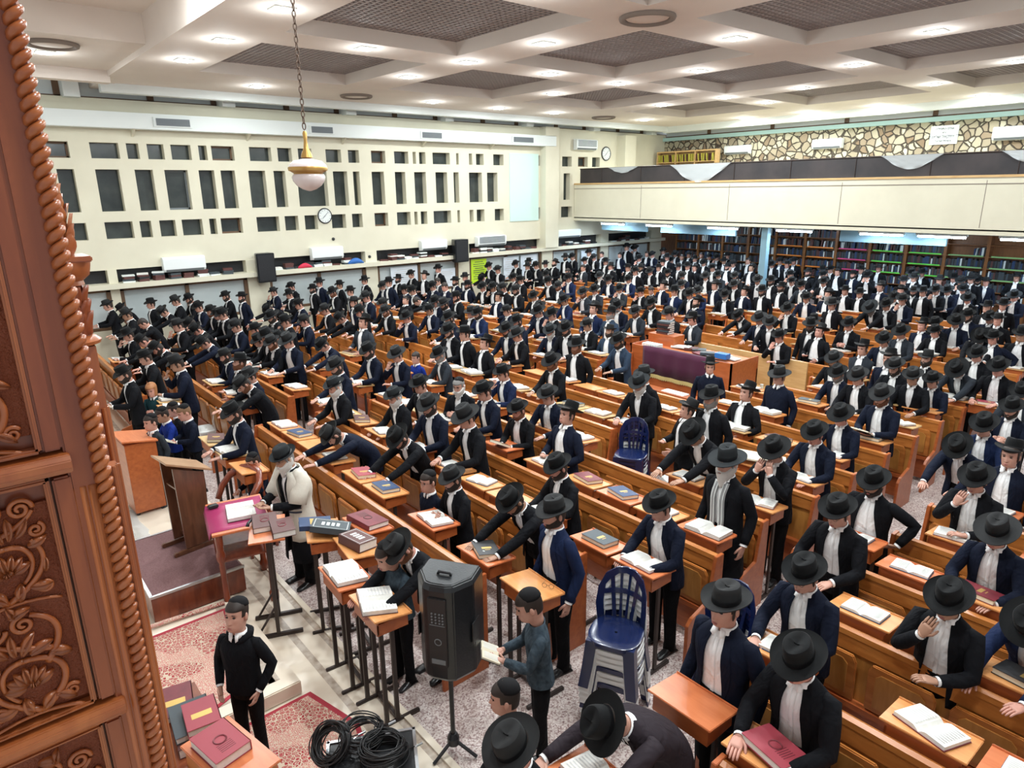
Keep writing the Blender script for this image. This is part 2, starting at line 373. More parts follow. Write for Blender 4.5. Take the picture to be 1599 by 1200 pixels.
def arms(sp, pose):
    P = POSES[pose.rstrip('#')]; out = []; pose = pose.rstrip('#')
    for side, k in ((-1, 3), (1, 6)):
        sh = sp.p(-.012, side * .180, 1.362); wr = Vector(P[k])
        hint = Vector((-.55, side * .75, -.8)) if pose not in ('lean', 'low') else Vector((-.1, side * .9, -.4))
        if pose == 'stand': hint = Vector((-.9, side * .3, -.3))
        if pose == 'hips': hint = Vector((-.9, side * 1.0, 0))
        el, wr = ik(sh, wr, .29, .265, hint)
        out.append((side, sh, el, wr, Vector(P[k + 1]).normalized(), Vector(P[k + 2]).normalized()))
    return out
def hand(mb, wr, d, n, side, curl, fine=True):
    n = (n - d * n.dot(d)).normalized(); s = d.cross(n)  # across
    # palm
    rings = []
    for t, w, th in ((-.02, .026, .019), (0, .029, .019), (.03, .038, .016), (.07, .042, .014), (.09, .040, .011)):
        c = wr + d * t
        rings.append([c + s * math.cos(2 * math.pi * k / 10) * w + n * math.sin(2 * math.pi * k / 10) * th for k in range(10)])
    mb.loft(rings)
    ln = (.070, .080, .074, .058); thumb_s = 1 if side * s.z + 0 * s.y > 0 else 1
    # thumb side: choose s direction that points inwards/up
    inw = Vector((0.2, -side, .6)); q = 1 if s.dot(inw) > 0 else -1
    for i in range(4):
        off = s * q * (.030 - .020 * i); p = wr + d * .088 + off; a = .25 + .1 * i + curl * .3; pts = [p - d * .015]
        dirv = d.copy()
        for seg in range(3):
            p = p + dirv * ln[i] * (.42, .33, .25)[seg]; pts.append(p.copy())
            rot = Matrix.Rotation(-(curl * (.9 if seg == 0 else .7)), 3, s); dd = rot @ dirv
            dd2 = Matrix.Rotation(curl * (.9 if seg == 0 else .7), 3, s) @ dirv
            dirv = dd if dd.dot(n) > dd2.dot(n) else dd2
        mb.tube(pts, [.0095, .009, .008, .0055], 6)
    p = wr + d * .02 + s * q * .028
    t1 = (d * .75 + s * q * .7 + n * .25).normalized(); t2 = (d * .95 + s * q * .25 + n * .35).normalized()
    mb.tube([p - t1 * .01, p + t1 * .035, p + t1 * .035 + t2 * .03, p + t1 * .035 + t2 * .05], [.012, .0115, .010, .006], 6)
CACHE = {}
def cached(fn):
    def g(*a):
        k = (fn.__name__,) + a
        if k not in CACHE: CACHE[k] = fn(*a)
        return CACHE[k]
    return g
@cached
def m_body(pose):
    sp = Spine(pose); mb = MB(); N = 34
    ths = [2 * math.pi * k / N for k in range(N)]
    ths = [t - .38 * math.sin(t) for t in ths]
    rings = []
    for z, w, d in ((.90, .13, .085), (1.0, .125, .08), (1.15, .135, .085), (1.30, .15, .085), (1.37, .145, .07), (1.39, .09, .06)):
        rings.append([sp.p(d * math.cos(t), w * math.sin(t), z) for t in ths])
    for z in frange(1.40, 1.48, .02) + frange(1.485, 1.66, .0058) + frange(1.668, 1.7, .011) + [1.71, 1.718]:
        r = []
        for t in ths:
            x, y = headpt(t, z); r.append(sp.p(x, y, z))
        rings.append(r)
    mb.loft(rings)
    for sd in (-1, 1):  # ears
        for k, (rx, rz, yy) in enumerate(((.017, .031, .009), (.009, .018, .013))):
            c = (-.004, sd * (.074 + yy * .3), 1.59)
            v = []
            rings2 = [[sp.p(c[0] + rx * s_ * math.cos(2 * math.pi * i / 10), c[1] + sd * o, c[2] + rz * s_ * math.sin(2 * math.pi * i / 10)) for i in range(10)] for s_, o in ((1, -.008), (1.05, .006), (.75, .012 if k == 0 else .0))]
            mb.loft(rings2)
    # hidden legs and arms, continuous under clothes
    for sd in (-1, 1):
        mb.tube([sp.p(0, sd * .07, .92), sp.p(0, sd * .09, .8), sp.p(.02, sd * .1, .48), sp.p(0, sd * .1, .1)], [.09, .075, .05, .035], 8)
    for side, sh, el, wr, d, n in arms(sp, pose):
        fd = (wr - el).normalized()
        mb.tube([sh, sh.lerp(el, .5), el, el.lerp(wr, .5), wr - fd * .02, wr + fd * .012], [.05, .045, .038, .036, .026, .027], 8)
        hand(mb, wr, d, n, side, POSES[pose.rstrip('#')][9])
    return mb.mesh('body', M['skin'], True)
@cached
def m_eyes(pose):
    sp = Spine(pose); mb = MB()
    down = POSES[pose.rstrip('#')][1] > 15
    for sd in (-1, 1):
        c = (.094, sd * .031, 1.611)
        rings = [[sp.p(c[0] + dx, c[1] + .0125 * s_ * math.cos(a), c[2] + (.0035 if down else .0055) * s_ * math.sin(a)) for a in [2 * math.pi * i / 8 for i in range(8)]] for s_, dx in ((1, -.006), (1, .0025), (.5, .0045))]
        mb.loft(rings)
        pts = [sp.p(.1095 - .012 * abs(t) ** 1.5, sd * (.030 + .019 * t), 1.632 + .003 * (1 - t * t)) for t in (-1, -.5, 0, .5, 1)]
        mb.tube(pts, [.002, .0035, .004, .0035, .002], 5)
    return mb.mesh('eyes', M['eye'], True)
@cached
def m_mouth(pose):
    sp = Spine(pose); mb = MB()
    for z, r in ((1.5385, .0032), (1.5285, .0038)):
        mb.tube([sp.p(.1155 - .3 * abs(y) ** 1.35, y, z - .06 * abs(y)) for y in (-.022, -.012, 0, .012, .022)], [.001, r, r, r, .001], 5)
    return mb.mesh('lips', M['lip'], True)
@cached
def m_glasses(pose):
    sp = Spine(pose); mb = MB()
    for sd in (-1, 1):
        pts = [sp.p(.118 - .004, sd * (.032 + .019 * math.cos(a)), 1.608 + .014 * math.sin(a)) for a in [2 * math.pi * i / 12 for i in range(13)]]
        mb.tube(pts, .0016, 5, False)
        mb.tube([sp.p(.112, sd * .051, 1.611), sp.p(.0, sd * .079, 1.606)], .0016, 5)
    mb.tube([sp.p(.115, -.013, 1.612), sp.p(.122, 0, 1.614), sp.p(.115, .013, 1.612)], .0016, 5)
    return mb.mesh('glasses', M['lens'], True)
@cached
def m_hair(pose, kind):
    sp = Spine(pose); mb = MB(); N = 34; rings = []
    for z in frange(1.50, 1.70, .011) + [1.71, 1.722, 1.73]:
        r = []
        for k in range(N):
            t = 2 * math.pi * k / N; tt = abs(t if t < math.pi else t - 2 * math.pi)
            deg = math.degrees(tt)
            if kind == 'child':
                front = sstep(1.648, 1.658, z); back = sstep(1.525, 1.545, z)
            elif kind == 'long':
                front = sstep(1.655, 1.665, z); back = 1
            else:
                front = sstep(1.650, 1.665, z); back = sstep(1.515, 1.535, z)
            side = sstep(1.585, 1.60, z)
            if kind == 'long': side = 1
            m = front if deg < 62 else ((side if deg < 112 else back) if deg > 74 else max(front, side * (deg - 62) / 12))
            ext = .022 if kind == 'long' else .0075
            off = -.012 + (ext + .012) * m
            x, y = headpt(t, min(z, 1.72), off, False)
            if z > 1.72: x, y = x * .6, y * .6
            r.append(sp.p(x, y, z + (.008 * sstep(1.69, 1.72, z))))
        rings.append(r)
    mb.loft(rings)
    # sidelocks
    for sd in (-1, 1):
        if kind == 'adult': mb.tube([sp.p(.022, sd * .077, 1.61), sp.p(.026, sd * .077, 1.57), sp.p(.028, sd * .074, 1.545)], [.008, .009, .004], 6)
    return mb.mesh('hair', M['hair'], True)
@cached
def m_beard(pose, ln):
    sp = Spine(pose); mb = MB(); N = 22
    zb = {'s': 1.488, 'd': 1.462, 'w': 1.38}[ln]; rings = []
    for z in frange(zb, 1.60, .0085):
        r = []
        zz = max(z, 1.507)
        taper = 1 if z > 1.50 else max(.25, 1 - (1.50 - z) / (1.52 - zb) * .85)
        for k in range(N):
            t = -1.95 + 3.9 * k / (N - 1); deg = abs(math.degrees(t))
            top = 1.549 if deg < 14 else 1.545 if deg < 38 else 1.545 + (deg - 38) / 60 * .055
            m = 1 - sstep(top - .006, top + .006, z)
            if deg < 13: m *= 1 - .95 * gs(z, 1.533, .006)
            thick = {'s': .006, 'd': .014, 'w': .018}[ln]
            off = -.010 + (thick + .010) * m
            x, y = headpt(t, zz, off, False)
            if z < 1.507:
                x = .02 + (x - .02) * (taper * .3 + .7) + .012 * (1.5 - z) / .12; y *= taper
                if abs(t) > 1.3: x = max(x, .0)
            r.append(sp.p(x, y, z))
        # close at the back inside the head
        for k in range(6):
            x, y = headpt(1.95 - 3.9 * k / 5, zz, -.02, False); r.append(sp.p(min(x, .03) if z > 1.5 else .02, y * taper * .9, z))
        rings.append(r)
    mb.loft(rings)
    return mb.mesh('beard', M['b_d'], True)
@cached
def m_hat(pose, kind):
    sp = Spine(pose); mb = MB(); N = 36
    if kind == 'kippah':
        rings = []
        for r_, z in ((.082, 1.672), (.079, 1.692), (.068, 1.713), (.05, 1.727), (.025, 1.736), (.004, 1.738)):
            rings.append([sp.p(-.022 + r_ * 1.08 * math.cos(2 * math.pi * k / N), r_ * .98 * math.sin(2 * math.pi * k / N), z - .02 * (r_ / .08) * math.cos(2 * math.pi * k / N) * -1 * .6) for k in range(N)])
        mb.loft(rings); return mb.mesh('skullcap', M['velvet'], True)
    hb = 1.648; BR = {'fedora': (.176, .154), 'wide': (.190, .170), 'snap': (.172, .150), 'back': (.182, .165), 'bowler': (.155, .14)}[kind]
    tilt = {'back': -.32, 'snap': -.06, 'wide': .07}.get(kind, .05)
    def P(x, y, z):
        dz = z - hb; xx = x * math.cos(tilt) + dz * math.sin(tilt); z2 = hb - x * math.sin(tilt) * 1.0 + dz * math.cos(tilt)
        return sp.p(xx - (.03 if kind == 'back' else -.002), y, z2 + (.012 if kind == 'back' else 0))
    def brim(s_, up, dz):
        out = []
        for k in range(N):
            a = 2 * math.pi * k / N; c, sn = math.cos(a), math.sin(a)
            rx = .100 + (BR[0] - .100) * s_; ry = .080 + (BR[1] - .080) * s_
            curl = (.030 * sn * sn + (.020 if c < 0 else -.014) * c * c) * s_ ** 2.2
            if kind == 'bowler': curl = .02 * s_ ** 2
            if kind == 'wide': curl *= .55
            if kind == 'snap': curl = (.038 * sn * sn + (.03 if c < 0 else .004) * c * c) * s_ ** 1.8
            out.append(P(rx * c, ry * sn, hb + curl + dz))
        return out
    top = [brim(s_, 1, .0035) for s_ in (0, .35, .7, .93, 1.0)]; bot = [brim(s_, 1, -.0035) for s_ in (1.0, .93, .7, .35, 0)]
    mb.loft(top + bot, True, False)
    H = {'bowler': .11, 'wide': .128, 'snap': .115}.get(kind, .122); rings = []
    def crown(sc, z, dent=0):
        out = []
        for k in range(N):
            a = 2 * math.pi * k / N; c, sn = math.cos(a), math.sin(a)
            x = .102 * sc * c; y = .082 * sc * sn * (1 - .12 * max(0, c) * (z - hb) / H)
            zz = z
            if dent: zz -= dent * gs(y, 0, .028) * (.6 + .4 * (c > 0))
            zz -= .012 * (z - hb) / H * c * -1 * .3
            out.append(P(x, y, zz))
        return out
    dn = 0 if kind == 'bowler' else 1
    for sc, t, de in ((1.0, -.05, 0), (1.0, .3, 0), (.965, .7, 0), (.93, .9, 0), (.86, .985, .004), (.72, 1.02, .012), (.45, 1.02, .022), (.2, 1.02, .026), (.03, 1.02, .026)):
        if kind == 'bowler': sc = sc * (1 - .1 * t * t)
        rings.append(crown(sc, hb + H * t, de * dn))
    mb.loft(rings)
    mb.mi = 1
    mb.loft([crown(1.02, hb + H * t) for t in (.02, .30)], True, False)
    return mb.mesh('hat', [M['felt'], M['band']], 'auto')
def ring_clothes(sp, z, w, xf, xb, gap=None, N=30, off=0.0):
    """torso ring; gap = half width of the front opening"""
    out = []
    if gap is None: a0, a1, n = 0, 2 * math.pi, N
    else:
        g = min(.98, gap / w); a0 = math.asin(g); a1 = 2 * math.pi - a0; n = N - 1
    for k in range(N):
        a = a0 + (a1 - a0) * k / n
        c, sn = math.cos(a), math.sin(a)
        x = (xf if c > 0 else -xb) * math.copysign(abs(c) ** .8, c); y = w * math.copysign(abs(sn) ** .85, sn) if gap is None else w * sn
        out.append(sp.p(x, y, z))
    return out
JR = [(.76, .200, .132, -.140), (.86, .196, .134, -.140), (.98, .182, .128, -.122), (1.08, .178, .124, -.112), (1.18, .192, .128, -.114), (1.27, .203, .128, -.118), (1.33, .202, .116, -.112), (1.37, .186, .092, -.100), (1.405, .148, .070, -.088), (1.438, .092, .054, -.078), (1.465, .073, .050, -.074)]
def interp(tab, z):
    if z <= tab[0][0]: return tab[0][1:]
    for a, b in zip(tab, tab[1:]):
        if z <= b[0]:
            t = (z - a[0]) / (b[0] - a[0]); return tuple(a[k] * (1 - t) + b[k] * t for k in range(1, len(a)))
    return tab[-1][1:]
GAPS = {'o': [(.76, .105), (1.0, .085), (1.2, .072), (1.35, .060), (1.43, .045), (1.465, .04)],
        'c': [(.76, .05), (.92, .012), (1.02, .002), (1.08, .004), (1.2, .038), (1.35, .052), (1.43, .044), (1.465, .04)],
        'L': [(.3, .05), (.6, .04), (1.02, .03), (1.2, .034), (1.35, .045), (1.43, .042), (1.465, .04)],
        'H': [(.76, .150), (1.0, .130), (1.2, .095), (1.35, .066), (1.43, .045), (1.465, .04)]}
@cached
def m_jacket(pose, style):
    sp = Spine(pose); mb = MB()
    if style == 'w':
        outer = [ring_clothes(sp, z, *interp(JR, z)) for z in [.86] + frange(.9, 1.455, .03)]
        inner = [ring_clothes(sp, z, w - .007, xf - .007, xb + .007) for z, (w, xf, xb) in [(z, interp(JR, z)) for z in (1.455, 1.44, 1.42)]]
        mb.loft(outer + inner, True, False)
    else:
        zs = (frange(.34, .74, .08) if style == 'L' else []) + frange(.76, 1.465, .03)
        rings = []
        for z in zs:
            w, xf, xb = interp(JR, z)
            if z < .76: w, xf, xb = .2 + (.76 - z) * .06, .135 + (.76 - z) * .05, -.145 - (.76 - z) * .1
            g_ = interp(GAPS[style], z)[0]
            rings.append(ring_clothes(sp, z, w, xf, xb, g_) + ring_clothes(sp, z, w - .007, xf - .007, xb + .007, g_)[::-1])
        mb.loft(rings, True, True)
    bm_src = None
    # sleeves
    for side, sh, el, wr, d, n in arms(sp, pose):
        ax = sp.p(-.01, side * .135, 1.368); fd = (wr - el).normalized()
        pts = [ax, sh + Vector((0, 0, .0)), sh.lerp(el, .35), sh.lerp(el, .75), el.lerp(sh, .06), el.lerp(wr, .3), el.lerp(wr, .7), wr - fd * .015]
        mb.tube(pts, [.048, .060, .062, .057, .055, .052, .046, .040], 12, True)
    me = mb.mesh('jacket', M['jk'], True)
    bm = bmesh.new(); bm.from_mesh(me)
    if style != 'w':
        # lapels
        for sd in (-1, 1):
            prev = None
            for z in frange(1.05 if style in 'cL' else .98, 1.43, .035):
                w, xf, xb = interp(JR, z); g = interp(GAPS[style], z)[0]; lw = .052 * math.sin(math.pi * min(1, (z - .97) / .46) * .82) + .008
                row = []
                for q in (0, .5, 1):
                    y = g + lw * q; c = math.sqrt(max(0, 1 - (y / w) ** 2)); x = xf * c ** .8 + .007
                    row.append(bm.verts.new(sp.p(x, sd * y, z)))
                if prev:
                    for q in range(2): bm.faces.new((prev[q], prev[q + 1], row[q + 1], row[q])).smooth = True
                prev = row
    for f in bm.faces: f.smooth = True
    bm.to_mesh(me); bm.free(); return me
SR = [(.90, .158, .108, -.105), (1.0, .155, .108, -.098), (1.1, .155, .106, -.092), (1.2, .168, .110, -.094), (1.3, .176, .108, -.098), (1.37, .155, .085, -.085), (1.41, .10, .062, -.076), (1.435, .068, .052, -.072)]
@cached
def m_shirt(pose):
    sp = Spine(pose); mb = MB()
    mb.loft([ring_clothes(sp, z, *interp(SR, z), None, 24) for z in frange(.975, 1.435, .035)], True, False)
    # collar and points
    mb.loft([ring_clothes(sp, z, w, xf, xb, .012, 20) for z, w, xf, xb in ((1.425, .070, .058, -.074), (1.452, .064, .054, -.070), (1.474, .062, .053, -.071), (1.478, .066, .056, -.075), (1.450, .074, .062, -.080), (1.432, .080, .068, -.084))], False, False)
    for sd in (-1, 1):
        pts = [sp.p(.056, sd * .008, 1.466), sp.p(.060, sd * .045, 1.462), sp.p(.084, sd * .05, 1.425), sp.p(.088, sd * .022, 1.408)]
        p2 = [p + Vector((.004, 0, .003)) for p in pts]; mb.add(pts + p2, [(0, 1, 2, 3), (4, 7, 6, 5), (0, 4, 5, 1), (1, 5, 6, 2), (2, 6, 7, 3), (3, 7, 4, 0)])
    # button placket
    rings = []
    for z in frange(.99, 1.40, .04):
        w, xf, xb = interp(SR, z); x = xf + .0015
        rings.append([sp.p(x, -.014, z), sp.p(x + .003, -.012, z), sp.p(x + .003, .012, z), sp.p(x, .014, z)])
    mb.loft(rings, False, False)
    for side, sh, el, wr, d, n in arms(sp, pose):
        fd = (wr - el).normalized(); mb.tube([wr - fd * .05, wr + fd * .006], [.034, .035], 12, False); mb.tube([wr + fd * .006, wr - fd * .05], [.031, .031], 12, False)
    return mb.mesh('shirt', M['shirt'], True)
@cached
def m_trousers(pose):
    sp = Spine(pose); mb = MB()
    mb.loft([[sp.p(xf * math.cos(a) if math.cos(a) > 0 else -xb * math.cos(a), w * math.sin(a), z) for a in [2 * math.pi * k / 24 for k in range(24)]] for z, w, xf, xb in ((.78, .165, .095, -.105), (.85, .175, .11, -.125), (.93, .168, .114, -.115), (.985, .163, .117, -.106), (1.0, .163, .117, -.106))], True, True)
    for sd in (-1, 1):
        mb.tube([sp.p(-.005, sd * .085, .86), sp.p(0, sd * .092, .70), sp.p(.01, sd * .095, .50), sp.p(0, sd * .098, .30), sp.p(-.01, sd * .1, .12), sp.p(.0, sd * .1, .035)], [.088, .086, .068, .062, .058, .060], 14)
    me = mb.mesh('trousers', M['trouser'], True); return me
@cached
def m_shoe(pose, sd):
    sp = Spine(pose); mb = MB(); x0 = sp.cx[0]; rings = []
    for x, w, h in ((-.085, .012, .035), (-.08, .026, .055), (-.04, .034, .085), (.0, .036, .085), (.05, .041, .062), (.10, .045, .048), (.15, .042, .040), (.18, .030, .032), (.192, .010, .02)):
        rings.append([(x0 + x, sd * .105 + w * math.cos(a) + sd * max(0, x) * .12, h * .5 + h * .5 * max(-1, math.sin(a) * 1.0)) for a in [2 * math.pi * k / 12 for k in range(12)]])
    mb.loft(rings); mb.box(x0 - .08, x0 + .17, sd * .105 - .036 + (sd * .01), sd * .105 + .036 + (sd * .01), 0, .016)
    return mb.mesh('shoe', M['shoe'], True)
def place(name, me, root, mt=None, label=None):
    o = bpy.data.objects.new(name, me); COL.objects.link(o); o.parent = root
    if mt is not None:
        o.material_slots[0].link = 'OBJECT'; o.material_slots[0].material = mt
    if label: o['label'] = label
    return o
M['lip'] = mat('lips', (.42, .15, .13), .5)
RH = random.Random(21)
M['felt_b'] = mat('worn black felt', (.0075, .008, .0085), .85)
M['skin_b'] = mat('ruddy skin', (.60, .30, .23), .55)
def person(x, y, yaw, sc, pose, style, jc, beard, hat, skin='skin', hair='hair', glasses=False, label='', dist=10, z=0):
    """style: o open jacket, c closed, L long coat, H jacket swept open, w sweater"""
    root = empty('person', (x, y, z), yaw); root.scale = (sc, sc, sc) if sc > .9 else (sc * .93, sc * .90, sc)
    tag(root, label, 'person', 'congregation standing in the hall')
    kind = {'h': 'adult', 'b': 'adult', 'w': 'adult', 'k': 'child', 'n': 'child', 'l': 'long'}[hat]
    if skin == 'skin': skin = RH.choice(('skin', 'skin', 'skin_b', 'skin2' if RH.random() < .3 else 'skin'))
    place('body', m_body(pose), root, M[skin])
    place('trousers', m_trousers(pose), root)
    if jc == 'plaid': place('shirt', m_jacket(pose, 'w'), root, M['plaid'])
    else:
        place('shirt', m_shirt(pose), root)
        if style != 'none': place('sweater' if style == 'w' else 'jacket', m_jacket(pose, style), root, M[jc])
    hc = {'w': 'hair_g', 'g': 'hair_g'}.get(beard, hair)
    place('hair', m_hair(pose, kind), root, M[hc])
    if beard in 'sdrgwG':
        ln = {'s': 's', 'd': 'd', 'r': 'd', 'g': 'd', 'w': 'w', 'G': 'w'}[beard]
        place('beard', m_beard(pose, ln), root, M[{'s': 'b_d', 'd': 'b_d', 'r': 'b_r', 'g': 'b_g', 'w': 'b_w', 'G': 'b_g'}[beard]])
    if hat in 'hbw': place('hat', m_hat(pose, {'h': RH.choice(('fedora', 'fedora', 'wide', 'snap')), 'b': 'back', 'w': 'bowler'}[hat]), root, RH.choice((M['felt'], M['felt'], M['felt_b'])) if beard not in 'wG' else M['felt_g'])
    if hat == 'k': place('skullcap', m_hat(pose, 'kippah'), root)
    if dist < 16: place('eyes', m_eyes(pose), root)
    if dist < 9: place('lips', m_mouth(pose), root)
    if glasses: place('glasses', m_glasses(pose), root)
    if dist < 11:
        for sd in (-1, 1): place('shoe', m_shoe(pose, sd), root)
    return root
